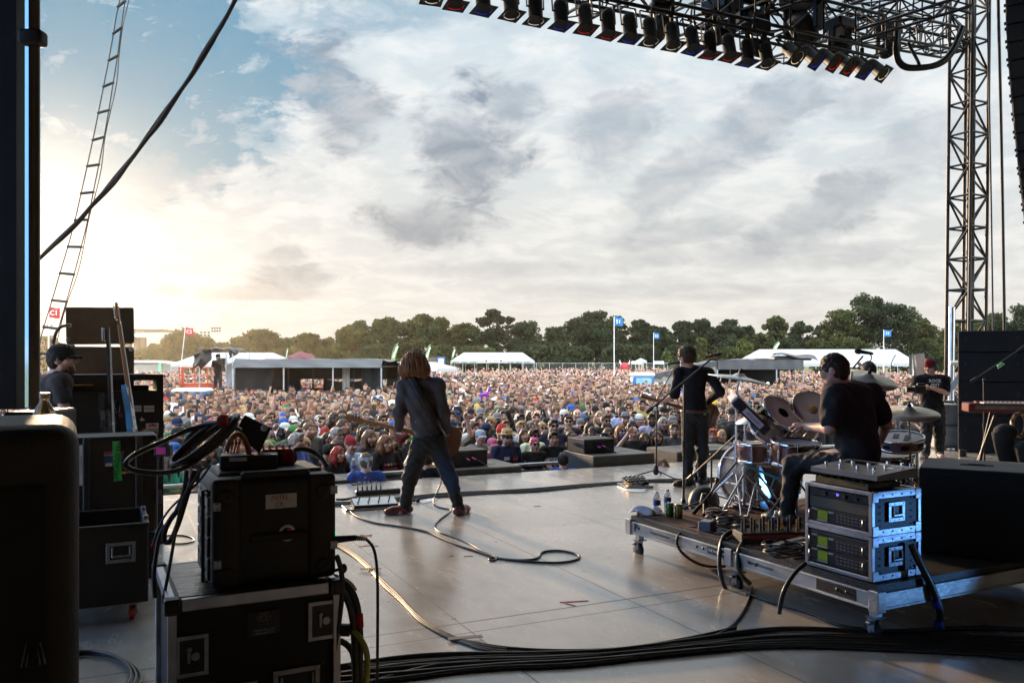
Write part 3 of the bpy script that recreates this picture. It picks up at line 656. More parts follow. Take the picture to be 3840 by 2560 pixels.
# red inflatable
t = thing('horned_balloon', 'small red horned inflatable head by the wire fence', 'inflatable', at_ground(2343, 122))
b = B(); b.lathe([(.35, .0), (.5, .5), (.68, 1.1), (.75, 1.7), (.6, 2.2), (.3, 2.42), (0, 2.45)], 16); mk('head', b, mat('red_nylon', (.42, .03, .035), r=.5, v=.2), t)
for s in (-1, 1): b = B(); b.tube([(s*.45, 0, 2.1), (s*.72, 0, 2.4), (s*.7, 0, 2.8)], lambda q: .15*(1-q*.85), 8, smooth=2); mk('horn', b, m_white, t)

# ------------------------------------------------------------------ mixing tent, camera platform, lift
def pole(b, x, y, h, r=.03, z=0): b.cyl((x, y, z), (x, y, h), r, n=6)
Yf = 36.
t = thing('mixing_tent', 'grey roofed sound mixing tent in the middle of the crowd', 'tent', at_ground(1155, Yf))
w = 560/FPX*Yf; h = zat(1344, Yf); he = zat(1378, Yf); x0, x1 = -w/2-.05, w/2
b = B()
def roof(s, v): return (x0+w*s, -.12+v*.5+.07*math.sin(s*26+v*5)*(1-v), he+(h-he)*v-.05*math.sin(s*2.5*pi)**2*v)
b.sheet(roof, 60, 6); b.sheet(lambda s, v: (x0+w*s, .38+4.6*v, h-.05*math.sin(s*2.5*pi)**2-.1*math.sin(v*pi)), 20, 6); mk('roof', b, m_greytarp, t)
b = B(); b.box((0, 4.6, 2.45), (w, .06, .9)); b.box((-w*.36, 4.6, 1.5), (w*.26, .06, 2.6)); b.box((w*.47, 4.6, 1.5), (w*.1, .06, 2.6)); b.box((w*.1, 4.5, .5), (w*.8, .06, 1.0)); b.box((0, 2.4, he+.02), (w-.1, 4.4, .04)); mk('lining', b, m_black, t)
for x in (x0+.05, x0+w*.345, x0+w*.675, x1-.06):
    b = B(); pole(b, x, 0, he, .035); mk('tent_post', b, m_galv, t)
for x in (x0+w*.285, x0+w*.46, x0+w*.6, x0+w*.75):
    b = B(); pole(b, x, 2.2, he, .03); mk('tent_post', b, m_steel, t)
for fn_, a_n in ((lambda s, v: (x0+.05+1.75*s-.5*v*s, .25+.1*math.sin(s*9), he*(1-.7*v)), (16, 6)), (lambda s, v: (x1-.95+.9*s, .3+.06*math.sin(s*14), he*(1-v)), (16, 6)), (lambda s, v: (x0+w*.5+2.2*s, 3.2, he-.55-.55*v-.15*math.sin(s*pi)), (10, 3))): b = B(); b.sheet(fn_, *a_n); mk('curtain', b, m_black, t)
b = B(); b.sheet(lambda s, v: (x1-1.85+.32*s, .6+.05*math.sin(s*14), he*(1-v)), 10, 6); mk('side_flap', b, m_pale, t)
b = B(); b.box((-1.4, 1.2, .45), (2.6, .9, .9), .03); b.box((1.1, 1.3, .5), (2.1, .9, 1.0), .03); b.box((-.6, 1.0, 1.05), (1.1, .7, .25), .02); mk('mixing_desk', b, m_blacktarp, t)
b = B(); b.box((-.55, .1, 1.25), (.16, .02, .32)); mk('notice', b, m_white, t)
# red scissor lift behind
t = thing('scissor_lift', 'red scissor lift behind the mixing tent', 'lift', at_ground(1080, 42))
b = B()
for z in (1.05, 1.55): b.box((0, 0, z), (5.2, 1.6, .06))
b.box((0, 0, .82), (5.2, 1.6, .34)); mk('platform', b, m_orangered, t)
b = B()
for i in range(9): b.box((-2.6+5.2*i/8, -.8, 1.3), (.06, .06, .9))
mk('guard_rail', b, m_orangered, t)
b = B(); b.box((0, -.83, .66), (4.8, .02, .06)); mk('warning_stripe', b, mat('hazard_yellow', (.6, .42, .05), r=.5, v=.5, vs=9), t)
text('lettering', 'SJ9250 RT', .24, upright((-.35, -.84, .86)), m_white, t)
b = B(); b.box((0, 0, .3), (4, 1.4, .5)); mk('chassis', b, m_steel, t)
# camera platform
Yc = 38.; s_ = Yc/FPX
t = thing('camera_platform', 'scaffold camera platform with a torn black tarpaulin roof', 'platform', at_ground(800, Yc))
X = lambda px: (px-800)*s_
zf = zat(1478, Yc)
b = B(); b.box((X(815), .9, zf-.06), (X(890)-X(745), 2, .1)); mk('deck', b, m_pale, t)
b = B(); b.sheet(lambda s, v: (X(765)+(X(875)-X(765))*s, -.08+.05*math.sin(s*20), zf-.1-1.0*v), 20, 3); mk('skirt', b, m_blacktarp, t)
for px, y in ((748, 0), (772, 1.8), (848, 0), (872, 0), (888, 1.8)):
    b = B(); pole(b, X(px), y, zat(1325 if px > 760 else 1372, Yc), .03); mk('scaffold_pole', b, m_galv, t)
b = B(); b.sheet(lambda s, v: (X(748)+(X(888)-X(748))*s, -.2+2.2*v+.06*math.sin(s*13), zat(1300, Yc)-.42*max(0, abs(s-.5)*2-.55)**1.2-.18*abs(v-.5)+.03*math.sin(s*17+v*8)), 24, 8)
b.sheet(lambda s, v: (X(746+16*math.sin(v*3)+34*s-12*v)+.03*math.sin(v*11), -.22+.4*s, zat(1312, Yc)-.75*v+.1*math.sin(s*8)), 8, 10)
b.sheet(lambda s, v: (X(862+25*s)+.03*math.sin(v*11), -.1+.3*s, zat(1312, Yc)-.4*v*(1-.5*s)), 8, 8)
b.sheet(lambda s, v: (X(716+36*s+10*v*s), .3+.2*s+.1*math.sin(v*6), zat(1332-18*s, Yc)-.62*v+.15*v*s), 8, 8); mk('tarpaulin_roof', b, m_blacktarp, t)
b = B(); b.sheet(lambda s, v: (X(828+56*s)+.05*math.sin(v*7), .5+.15*math.sin(s*7+v*4), zat(1370-20*s, Yc)*(1-v)+.6*v), 12, 12); mk('side_sheet', b, m_pale, t)
t = thing('lift_basket', 'red mesh basket lift left of the camera platform', 'lift', at_ground(735, 41))
b = B(); s_ = 41/FPX
for z in (zat(1378, 41), zat(1407, 41), zat(1437, 41)): b.box(((745-735)*s_, 0, z), (110*s_, 1.2, .05))
for px in (692, 700, 706, 748, 795): b.box(((px-735)*s_, -.6, (zat(1375, 41)+zat(1450, 41))/2), (.05, .05, zat(1375, 41)-zat(1450, 41)))
b.box(((745-735)*s_, 0, zat(1450, 41)), (112*s_, 1.2, .3)); mk('basket', b, m_orangered, t)
b = B(); b.box(((725-735)*s_, .2, zat(1458, 41)*.5), (.9, .9, zat(1462, 41))); mk('base', b, m_steel, t)
def toilet(px, top, Y, lb, side=False):
    t = thing('portable_toilet', lb, 'portable toilet', at_ground(px, Y), 0 if not side else .3, 'portable toilets'); h = 2.25
    b = B(); b.box((0, 0, h/2-.1), (1.1, 1.1, h-.2), .05); mk('cabin', b, m_bluep, t)
    b = B(); b.box((0, 0, h-.1), (1.2, 1.2, .22), .1); mk('roof', b, m_white, t)
    b = B(); b.box((.0, -.57, h*.47), (.8, .04, h*.82), .02); d = mk('door', b, mat('pale_blue_plastic', (.25, .5, .7), r=.45), t)
    b = B(); b.box((0, -.6, h*.55), (.5, .02, .62)); q = mk('notice', b, m_white, t)
    return t
t = toilet(2408, 1424, 44, 'blue and white portable toilet beside the grey side tent')
t = toilet(722, 1455, 31, 'blue portable toilet with a Service sign under the lift basket'); t.scale = (1, 1, .84); t.children[1].data.materials[0] = m_bluep
text('lettering', 'Service\nSanitation', .12, upright((0, -.62, 1.27)), m_ink, t)
# grey tent at the right
Yr = 46.; s_ = Yr/FPX; X = lambda px: (px-2720)*s_
t = thing('side_tent', 'grey tarpaulin side tent between singer and drummer', 'tent', at_ground(2720, Yr))
b = B(); za, zb = zat(1408, Yr), zat(1352, Yr)
b.sheet(lambda s, v: (X(2425)+(X(2688)-X(2425))*s, 0+.05*math.sin(s*30), za+(zb-za)*s-.25+(.25+.0*s)*v+.0), 30, 3)
b.sheet(lambda s, v: (X(2425)+(X(2688)-X(2425))*s+.05*math.sin(v*9), .02+3.*v, za+(zb-za)*s-.1*math.sin(s*pi)), 20, 8)
b.sheet(lambda s, v: (X(2690)+(X(3012)-X(2690))*s, -.1+.05*math.sin(s*40), zat(1385, Yr)+(zat(1348, Yr)-zat(1385, Yr))*v), 40, 4)
b.sheet(lambda s, v: (X(2690)+(X(3012)-X(2690))*s, -.1+4.2*v, zat(1348, Yr)-.06*math.sin(s*9)), 20, 3); mk('roof', b, m_greytarp, t)
b = B(); b.sheet(lambda s, v: (X(2433)+(X(2690)-X(2433))*s, .1+.04*math.sin(s*50), (za+(zb-za)*s-.2)*v), 60, 3); mk('wall', b, m_pale, t)
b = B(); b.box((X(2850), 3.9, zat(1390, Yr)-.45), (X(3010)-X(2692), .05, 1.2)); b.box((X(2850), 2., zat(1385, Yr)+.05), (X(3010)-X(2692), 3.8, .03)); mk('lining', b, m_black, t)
for px, y in ((2690, 0), (2800, 3.5), (2912, 0), (3012, 0), (3028, 2)):
    b = B(); pole(b, X(px), y, zat(1385, Yr), .04); mk('tent_post', b, m_galv, t)
b = B(); b.sheet(lambda s, v: (X(2922)+(X(3076)-X(2922))*s, .3+1.0*v, zat(1332, Yr)-.02*s+.12*math.sin(v*pi)-.3*s*s*(1-v)+.05*math.sin(s*9)), 12, 5); b.box((X(2995), 1.2, zat(1332, Yr)-.15), (X(3070)-X(2925), .8, .25), .08)
mk('folded_awning', b, m_blacktarp, None, 'folded black awning on top of the grey side tent', 'awning', loc=at_ground(2720, Yr))
for px, Y, lb, ww in ((1130, 60, 'maroon tarpaulin heap on the mixing tent roof line', 2.2),):
    b = B(); b.sheet(lambda s, v: (-ww/2+ww*s, 1.2*v, zat(1345, Y)+.5*math.sin(pi*min(1, s*1.15))**.5*math.sin(pi*v)**.5+.06*math.sin(s*14+v*5)), 14, 8); b.box((0, .6, zat(1345, Y)/2), (ww*.6, .8, zat(1345, Y))); mk('covered_kiosk', b, m_mar, None, lb, 'kiosk', loc=at_ground(px, Y))
# ------------------------------------------------------------------ people
m_skin = mat('skin', oc=True, r=.5, v=.12, vs=14, b=.05, bs=120, sp=.4)
m_cloth = mat('cloth', oc=True, r=.85, v=.2, vs=7, b=.35, bs=26, sp=.2)
m_hair = mat('hair', oc=True, r=.55, v=.45, vs=30, b=.8, bs=70, sp=.3, stretch=(1, 1, .22), tl=.12)
m_eye = mat('eye_shade', (.035, .022, .018), r=.4, v=.2); m_lip = mat('lip', (.24, .09, .08), r=.5, v=.1); m_brow = mat('brow', (.05, .03, .02), r=.8, v=.2)
m_shade = mat('sunglass', (.008, .008, .01), r=.12, v=.05, sp=.7)
SKIN_L, SKIN_M, SKIN_T, SKIN_D = (.62, .37, .28, 1), (.50, .285, .205, 1), (.33, .175, .12, 1), (.13, .065, .042, 1)

def axes(up, fwd):
    z = V(up).normalized(); y = V(fwd); y = (y-z*y.dot(z)).normalized(); x = y.cross(z); return Matrix((x, y, z)).transposed()
def head_sdf(s, J, h=1.):
    R = axes(J['ud'], J['fd']); c = J['hd']; g = lambda x, y, z: c+R @ V((x, y, z))
    s.ell(g(0, -.008, .025), (.076, .098, .092), R, .02); s.ell(g(0, .022, -.045), (.057, .067, .074), R, .03)
    s.ell(g(0, .066, -.094), (.025, .021, .02), R, .025); s.cone(g(-.05, .02, -.065), g(.05, .02, -.065), .028, .028, .03)
    s.cone(g(-.034, .08, .032), g(.034, .08, .032), .014, .014, .015); s.cone(g(0, .086, .012), g(0, .107, -.026), .009, .0155, .012)
    s.cone(g(-.045, .06, -.022), g(.045, .06, -.022), .03, .03, .02)
    s.cone(g(-.02, .084, -.062), g(.02, .084, -.062), .0095, .0095, .01)
    for a in (-1, 1): s.ell(g(a*.033, .103, .010), (.017, .014, .011), R, neg=True); s.ell(g(a*.079, -.006, -.008), (.011, .026, .033), R, .008)
    s.cone(g(0, -.022, -.06), J['nk'], .054*h, .062*h, .03)
    return R
def hand_sdf(s, w, d, n, curl=.5, sc=1., thumb=1, spread=0.):
    """w wrist, d hand direction, n palm normal (fingers close towards it); thumb +1/-1 picks the side"""
    w, d, n = V(w), V(d).normalized(), V(n); n = (n-d*n.dot(d)).normalized(); x = d.cross(n)*thumb
    R = Matrix((x, n, d)).transposed()
    s.ell(w+d*(.045*sc), (.040*sc, .0155*sc, .053*sc), R, .012)
    for i, (o, l) in enumerate(((.029, .070), (.010, .080), (-.010, .074), (-.029, .058))):
        b0 = w+d*(.084*sc)+x*(o*sc); c = curl*(1+.12*i); dd = d+x*(o*spread)
        d1 = (dd*math.cos(c*.8)+n*math.sin(c*.8)).normalized(); d2 = (dd*math.cos(c*2.0)+n*math.sin(c*2.0)).normalized()
        b1 = b0+d1*(l*.52*sc); s.chain([b0-d*.01, b1, b1+d2*(l*.5*sc)], [.0098*sc, .009*sc, .0075*sc], .004)
    t0 = w+d*(.025*sc)+x*(.028*sc); t1 = t0+(d*.6+x*.75+n*.25).normalized()*(.042*sc); t2 = t1+(d*.8+x*.2+n*(.2+curl*.5)).normalized()*(.032*sc)
    s.chain([t0, t1, t2], [.0145*sc, .011*sc, .0085*sc], .008)
def torso(s, J, g=0., low=True, k=.05):
    sd_ = (J['sr']-J['sl']).normalized(); up = (J['nk']-J['pv']).normalized(); f = up.cross(sd_); R = axes(up, f); bw = J.get('bw', 1.)
    s.ell(J['ch'], (.158*bw+g, .108*bw+g, .185+g), R, k); s.ell(J['ch'].lerp(J['pv'], .55), (.138*bw+g, .104*bw+g, .17+g), R, k)
    if low: s.ell(J['pv'], (.158*bw+g, .118*bw+g, .115+g), R, k)
    for a in ('sl', 'sr'): s.cone(J['nk'].lerp(J[a], .25)-up*.02, J[a], .052+g, .058+g, k)
    return R
def arm(s, J, q, g=0., f0=0., f1=2., k=.02, r=(.052, .043, .043, .028)):
    """from shoulder (0) over elbow (1) to wrist (2)"""
    a, b, c = J['s'+q], J['e'+q], J['w'+q]
    if f1 <= 1: s.cone(a, a.lerp(b, f1), r[0]+g, r[0]+(r[1]-r[0])*f1+g, k)
    else:
        s.cone(a, b, r[0]+g, r[1]+g, k); s.cone(b, b.lerp(c, f1-1), r[2]+g, r[2]+(r[3]-r[2])*(f1-1)+g, k)
def leg(s, J, q, g=0., k=.04, r=(.086, .06, .056, .04)):
    s.cone(J['h'+q], J['k'+q], r[0]+g, r[1]+g, k); s.cone(J['k'+q], J['a'+q], r[2]+g, r[3]+g, k)
def body_sdf(J, hands=None):
    s = SDF(); head_sdf(s, J); torso(s, J)
    for q in 'lr':
        arm(s, J, q)
        h = (hands or {}).get(q)
        d = (J['w'+q]-J['e'+q])
        if h: hand_sdf(s, J['w'+q], h.get('d', d), h.get('n', (0, 1, 0)), h.get('curl', .6), thumb=h.get('t', 1))
        else: hand_sdf(s, J['w'+q], d, V((0, 1, -.2)) if q == 'l' else V((0, 1, -.2)), .45, thumb=1 if q == 'l' else -1)
        leg(s, J, q); s.chain([J['a'+q], J['a'+q]+(J['t'+q]-J['a'+q])*.4-V((0, 0, .02)), J['t'+q]], [.04, .042, .033], .03)
    return s
def paint(vs, fs, J):
    """material index per face: skin, eye, lip, brow"""
    R = np.array(axes(J['ud'], J['fd'])); c = (vs[fs].mean(1)-np.array(J['hd'])) @ R
    x, y, z = np.abs(c[:, 0]), c[:, 1], c[:, 2]; mi = np.zeros(len(fs), int); fr = y > .06
    mi[fr & (((x-.033)/.019)**2+((z-.010)/.0105)**2 < 1)] = 1
    mi[fr & (x < .024) & (np.abs(z+.062) < .0085)] = 2
    mi[fr & (x > .014) & (x < .05) & (np.abs(z-.036+.1*(x-.03)**1) < .007)] = 3
    return mi
def body_mesh(J, hands, h):
    vs, fs = body_sdf(J, hands).mesh(h); return vs, fs, paint(vs, fs, J)
BM = [m_skin, m_eye, m_lip, m_brow]
def hair_sdf(J, kind):
    R = axes(J['ud'], J['fd']); c = J['hd']; g = lambda x, y, z: c+R @ V((x, y, z)); s = SDF(); ax = R @ V((0, 1, 0)); up = R @ V((0, 0, 1)); sx = R @ V((1, 0, 0))
    if kind in ('short', 'curly', 'crop'):
        t = {'short': .013, 'curly': .028, 'crop': .007}[kind]
        s.ell(g(0, -.012, .03), (.078+t, .1+t, .092+t), R, .01); s.ell(g(0, -.05, -.02), (.07+t*.6, .056+t*.6, .07), R, .03)
        if kind == 'short': s.cone(g(-.04, .07, .105), g(.045, .075, .1), .022, .02, .02)
        s.ell(g(0, .085, -.012), (.066, .05, .08), R, neg=True); s.ell(g(0, .13, .03), (.07, .06, .05), R, neg=True); s.cut(g(0, 0, -.085), -up)
        for a in (-1, 1): s.ell(g(a*.09, .03, -.05), (.03, .05, .055), R, neg=True)
        s.noise(.006 if kind == 'curly' else .0035, 95 if kind == 'curly' else 60)
    elif kind == 'bun':
        s.ell(g(0, -.012, .03), (.084, .106, .098), R, .01); s.ell(g(0, -.1, .09), (.045, .045, .045), R, .02); s.ell(g(0, .085, -.012), (.066, .052, .085), R, neg=True); s.ell(g(0, .14, .04), (.075, .06, .06), R, neg=True); s.cut(g(0, .02, -.05), -up+ax*.2); s.noise(.003, 70)
    else:
        L_ = {'long': .30, 'mid': .19, 'wavy': .27}[kind]; dn = V((0, 0, -1))
        s.ell(g(0, -.012, .03), (.09, .113, .103), R, .01)
        for a in (-1, 1):
            p = g(a*.075, .01, -.0); s.chain([p, p+dn*L_*.5+sx*(a*.018)+ax*.005, p+dn*L_+sx*(a*.012)+ax*.02], [.036, .042, .026], .03)
            p = g(a*.05, -.07, -.0); s.chain([p, p+dn*L_*.55-ax*.02, p+dn*L_*1.02-ax*.01], [.05, .055, .03], .04)
        p = g(0, -.085, 0); s.chain([p, p+dn*L_*.6-ax*.015, p+dn*L_*1.05], [.055, .055, .03], .04)
        s.ell(g(0, .09, -.025), (.058, .062, .095), R, neg=True); s.ell(g(0, .13, .03), (.06, .06, .055), R, neg=True); s.noise(.006 if kind == 'wavy' else .004, 55, (1, 1, .35))
    return s
def beard_sdf(J):
    R = axes(J['ud'], J['fd']); c = J['hd']; g = lambda x, y, z: c+R @ V((x, y, z)); s = SDF()
    s.ell(g(0, .028, -.066), (.064, .072, .066), R, .02); s.ell(g(0, .07, -.1), (.034, .03, .035), R, .03); s.cut(g(0, 0, -.035), V(R @ V((0, .25, 1)))); s.ell(g(0, .1, -.06), (.024, .03, .008), R, neg=True); s.noise(.003, 80); return s
def cap_parts(J, rev=False):
    R = axes(J['ud'], J['fd']).to_4x4(); M = T(J['hd']) @ R
    if rev: M = M @ Rz(pi)
    b = B(M); b.lathe([(.094, .03), (.096, .06), (.088, .1), (.06, .128), (.02, .138), (0, .139)], 18, M=Matrix.Diagonal((.94, 1.17, 1, 1)), cap=False)
    b.sheet(lambda s, v: (.082*(2*s-1)*(1-.25*v*v), .085+.085*v*(1-(2*s-1)**2*.55)+0, .042-.03*v*.6-.02*(2*s-1)**2), 12, 5)
    b.sheet(lambda s, v: (.082*(2*s-1)*(1-.25*v*v), .085+.085*v*(1-(2*s-1)**2*.55)+0, .036-.03*v*.6-.02*(2*s-1)**2), 12, 5)
    b.ell((0, 0, .139), (.008, .008, .005), 8, 4); return b
def brim_hat(J, r=.17):
    b = B(T(J['hd']) @ axes(J['ud'], J['fd']).to_4x4()); b.lathe([(r, .07), (r*.8, .045), (.1, .05), (.096, .09), (.085, .15), (.03, .155), (0, .145)], 20, M=Matrix.Diagonal((.95, 1.1, 1, 1)), cap=False); return b
def beanie_sdf(J):
    R = axes(J['ud'], J['fd']); c = J['hd']; g = lambda x, y, z: c+R @ V((x, y, z)); s = SDF(); s.ell(g(0, -.015, .035), (.09, .112, .108), R, .01); s.ell(g(0, -.05, .12), (.05, .05, .05), R, .05); s.cut(g(0, 0, .035), V(R @ V((0, -.25, -1)))); s.noise(.002, 120); return s
def glasses(J, mt=None, clear=False):
    b = B(T(J['hd']) @ axes(J['ud'], J['fd']).to_4x4())
    for a in (-1, 1):
        if clear: b.tube([(a*.034+.026*math.cos(i*pi/6), .112-.006*abs(math.cos(i*pi/6)), .01+.02*math.sin(i*pi/6)) for i in range(12)], .0028, 5, closed=True)
        else: b.prism([(a*.034+.028*math.cos(i*pi/5), .012+.021*math.sin(i*pi/5)) for i in range(10)], 0, .006, M=T(0, .118, 0) @ Rx(pi/2))
        b.tube([(a*.062, .105, .016), (a*.08, .05, .014), (a*.082, -.01, .008)], .0035, 5)
    b.tube([(-.01, .115, .02), (0, .118, .022), (.01, .115, .02)], .003, 5); return b
def tee_sdf(J, sl=.62, g=.016, hem=.0, long_=False, loose=0.):
    s = SDF(); R = torso(s, J, g+loose); up = R @ V((0, 0, 1)); fw = R @ V((0, 1, 0))
    for q in 'lr': arm(s, J, q, g+.004+loose*.5, 0, 1.93 if long_ else sl, .03)
    s.ell(J['nk']+up*.055+fw*.018, (.072, .075, .05), R, neg=True); s.cut(J['pv']-up*(.10-hem), -up); s.noise(.0065, 25, (1, 1, .75)); return s
def pants_sdf(J, g=.014, rise=.1):
    s = SDF(); sd_ = (J['sr']-J['sl']).normalized(); up = (J['nk']-J['pv']).normalized(); R = axes(up, up.cross(sd_))
    s.ell(J['pv'], (.158+g, .12+g, .13), R, .05)
    for q in 'lr': leg(s, J, q, g)
    s.cut(J['pv']+up*rise, up)
    for q in 'lr': s.ell(J['a'+q]-V((0, 0, .085)), (.1, .1, .055), None, neg=True)
    s.noise(.0055, 30, (1, 1, 1.3)); return s
def shoe_sdf(J, q, z0=0.):
    a, t = J['a'+q], J['t'+q]; s = SDF(); d = (t-a); d.z = 0; d.normalize(); base = V((a.x, a.y, z0))
    s.cone(base-d*.045+V((0, 0, .045)), base+d*.03+V((0, 0, .05)), .046, .046, .03); s.chain([base+d*.03+V((0, 0, .045)), base+d*.13+V((0, 0, .038)), base+d*.19+V((0, 0, .032))], [.046, .045, .034], .03)
    s.cone(base+V((0, 0, .05)), a+V((0, 0, .02)), .05, .048, .03); s.cut(base+V((0, 0, .004)), V((0, 0, -1))); return s
def stand(ud=(0, 0, 1), fd=(0, 1, .06), arms='down', **k):
    v = lambda *a: V(a); J = dict(hd=v(0, .015, 1.615), nk=v(0, -.02, 1.475), ch=v(0, 0, 1.275), pv=v(0, 0, .95), sl=v(-.175, -.015, 1.415), sr=v(.175, -.015, 1.415), hl=v(-.09, 0, .9), hr=v(.09, 0, .9), kl=v(-.1, .02, .49), kr=v(.1, .02, .49), al=v(-.11, -.02, .08), ar=v(.11, -.02, .08), tl=v(-.13, .15, .03), tr=v(.13, .15, .03), ud=V(ud), fd=V(fd))
    A = {'down': ((-.235, -.02, 1.13), (-.22, .08, .89), (.235, -.02, 1.13), (.22, .08, .89)), 'cross': ((-.25, .06, 1.14), (.06, .2, 1.14), (.25, .06, 1.14), (-.06, .23, 1.12)), 'rail': ((-.29, .1, 1.14), (-.08, .3, 1.06), (.29, .1, 1.14), (.09, .31, 1.06)),
         'phone': ((-.25, .12, 1.22), (-.05, .27, 1.42), (.235, -.02, 1.13), (.2, .12, .9)), 'raise': ((-.30, .14, 1.52), (-.2, .24, 1.78), (.235, -.02, 1.13), (.2, .12, .9)), 'brow': ((-.235, -.02, 1.13), (-.2, .1, .9), (.31, .17, 1.33), (.1, .15, 1.62))}[arms]
    J['el'], J['wl'], J['er'], J['wr'] = map(V, A); J.update(k); return J
# ------------------------------------------------------------------ the crowd
PJ = stand(); H_C = .0125
VAR = {}
for nm, k in (('down', {}), ('cross', {}), ('rail', {}), ('phone', {}), ('raise', {}), ('brow', {}), ('broad', dict(bw=1.18)), ('slim', dict(bw=.86))):
    J = stand(arms=nm if nm not in ('broad', 'slim') else ('cross' if nm == 'broad' else 'down'), **k)
    if nm == 'slim': J['sl'].x, J['sr'].x = -.155, .155
    vs, fs, mi = body_mesh(J, None, H_C); me = npmesh('person', vs, fs, BM, mi=mi)
    sh = {}
    for kind, kw in (('tee', {}), ('tank', dict(sl=.12)), ('long', dict(long_=True))):
        v2, f2 = tee_sdf(J, **kw).mesh(.016); sh[kind] = npmesh('shirt', v2, f2, m_cloth)
    VAR[nm] = (me, sh)
v2, f2 = pants_sdf(PJ).mesh(.02); TROU = npmesh('trousers', v2, f2, m_cloth)
HAIR = {}
for k in ('short', 'curly', 'crop', 'bun', 'long', 'mid', 'wavy'):
    v2, f2 = hair_sdf(PJ, k).mesh(.009); HAIR[k] = npmesh('hair', v2, f2, m_hair)
v2, f2 = beard_sdf(PJ).mesh(.009); BEARD = npmesh('beard', v2, f2, m_hair)
v2, f2 = beanie_sdf(PJ).mesh(.01); BEANIE = npmesh('beanie', v2, f2, m_cloth)
def bmesh_of(name, b, m):
    me = bpy.data.meshes.new(name); me.from_pydata(b.v, [], b.f); me.materials.append(m); me.polygons.foreach_set('use_smooth', b.sm); me.update(); return me
CAP = bmesh_of('cap', cap_parts(PJ), m_cloth); CAPR = bmesh_of('cap', cap_parts(PJ, True), m_cloth)
m_straw = mat('straw', (.46, .32, .15), r=.8, v=.25, vs=30, b=.5, bs=90); HAT = bmesh_of('hat', brim_hat(PJ), m_straw); BUCKET = bmesh_of('bucket_hat', brim_hat(PJ, .13), m_cloth)
SUNG = bmesh_of('sunglasses', glasses(PJ), m_shade); SPEC = bmesh_of('glasses', glasses(PJ, clear=True), m_ink)
b = B(); b.box((-.035, .31, 1.55), (.075, .012, .15), .005); PHONE = bmesh_of('phone', b, mat('phone_black', (.015, .015, .018), r=.2, v=.05, sp=.6))
SHIRTS = [('black', (.028, .026, .027), 32), ('charcoal', (.06, .058, .06), 14), ('dark navy', (.02, .03, .07), 8), ('grey', (.2, .2, .21), 8), ('white', (.72, .71, .69), 9), ('red', (.30, .055, .05), 3), ('maroon', (.13, .03, .035), 5), ('blue', (.07, .13, .3), 3), ('pale blue', (.35, .46, .58), 3), ('green', (.05, .13, .07), 1.5), ('tan', (.36, .27, .18), 3), ('purple', (.13, .07, .17), 1), ('yellow', (.4, .31, .12), .4)]
HCOL = [('dark brown', (.075, .042, .026), 36), ('black', (.026, .02, .018), 18), ('brown', (.15, .08, .042), 26), ('blond', (.40, .26, .13), 11), ('auburn', (.2, .075, .035), 8), ('grey', (.3, .28, .26), 3)]
CAPC = [('black', (.018, .018, .02)), ('grey', (.2, .2, .2)), ('white', (.7, .7, .68)), ('red', (.45, .03, .03)), ('blue', (.04, .12, .4)), ('navy', (.02, .03, .08)), ('tan', (.3, .22, .13)), ('green', (.05, .22, .07)), ('yellow', (.62, .42, .04))]
CAPW = (46, 20, 12, 4, 3, 9, 5, 1, 1)
rc = random.Random(11)
def pick(L): return rc.choices(L, [q[2] for q in L])[0]
FOCUS = P(2560, 1345, 9.3)
def child(name, me, o, col):
    c = bpy.data.objects.new(name, me); COL.objects.link(c); c.parent = o; c.color = (*col[:3], 1); return c
SEEN_LABELS = set()
def person(pos, var, skin, sh, scol, hk, hcol, hat=None, hatcol=None, beard=False, gl=None, label='', group='crowd at the barrier', face_to=FOCUS, sc=1., rot=0., phone=False):
    me, shs = VAR[var]; o = bpy.data.objects.new('person', me); COL.objects.link(o); o.location = pos; o.color = skin
    d = face_to-V(pos); o.rotation_euler = (0, 0, math.atan2(-d.x, d.y)+rot); o.scale = (sc, sc, sc)
    tag(o, label, 'person', group)
    child('shirt', shs[sh], o, scol); child('trousers', TROU, o, (.02, .022, .03))
    if hk and hk != 'bald': child('hair', HAIR[hk], o, hcol)
    if hat == 'cap': child('cap', CAP, o, hatcol)
    elif hat == 'backward cap': child('cap', CAPR, o, hatcol)
    elif hat == 'beanie': child('beanie', BEANIE, o, hatcol)
    elif hat == 'cowboy hat': child('hat', HAT, o, hatcol or (1, 1, 1))
    elif hat == 'bucket hat': child('bucket_hat', BUCKET, o, hatcol)
    if beard: child('beard', BEARD, o, hcol)
    if gl == 'sunglasses': child('sunglasses', SUNG, o, (0, 0, 0))
    elif gl == 'glasses': child('glasses', SPEC, o, (0, 0, 0))
    if phone: child('phone', PHONE, o, (0, 0, 0))
    return o
ORD = 'zeroth first second third fourth fifth sixth seventh eighth ninth tenth eleventh twelfth thirteenth fourteenth fifteenth sixteenth seventeenth eighteenth nineteenth twentieth twenty-first twenty-second twenty-third twenty-fourth twenty-fifth twenty-sixth twenty-seventh twenty-eighth twenty-ninth thirtieth thirty-first thirty-second thirty-third thirty-fourth thirty-fifth thirty-sixth thirty-seventh thirty-eighth thirty-ninth fortieth forty-first forty-second'.split()
VB = 12.25                                             # the barrier, in stage coordinates
def to_px(p): return 1920+p.x/p.y*FPX, HY-(p.z-ZC)/p.y*FPX
HIDE = [(0, 600), (1478, 1665)]
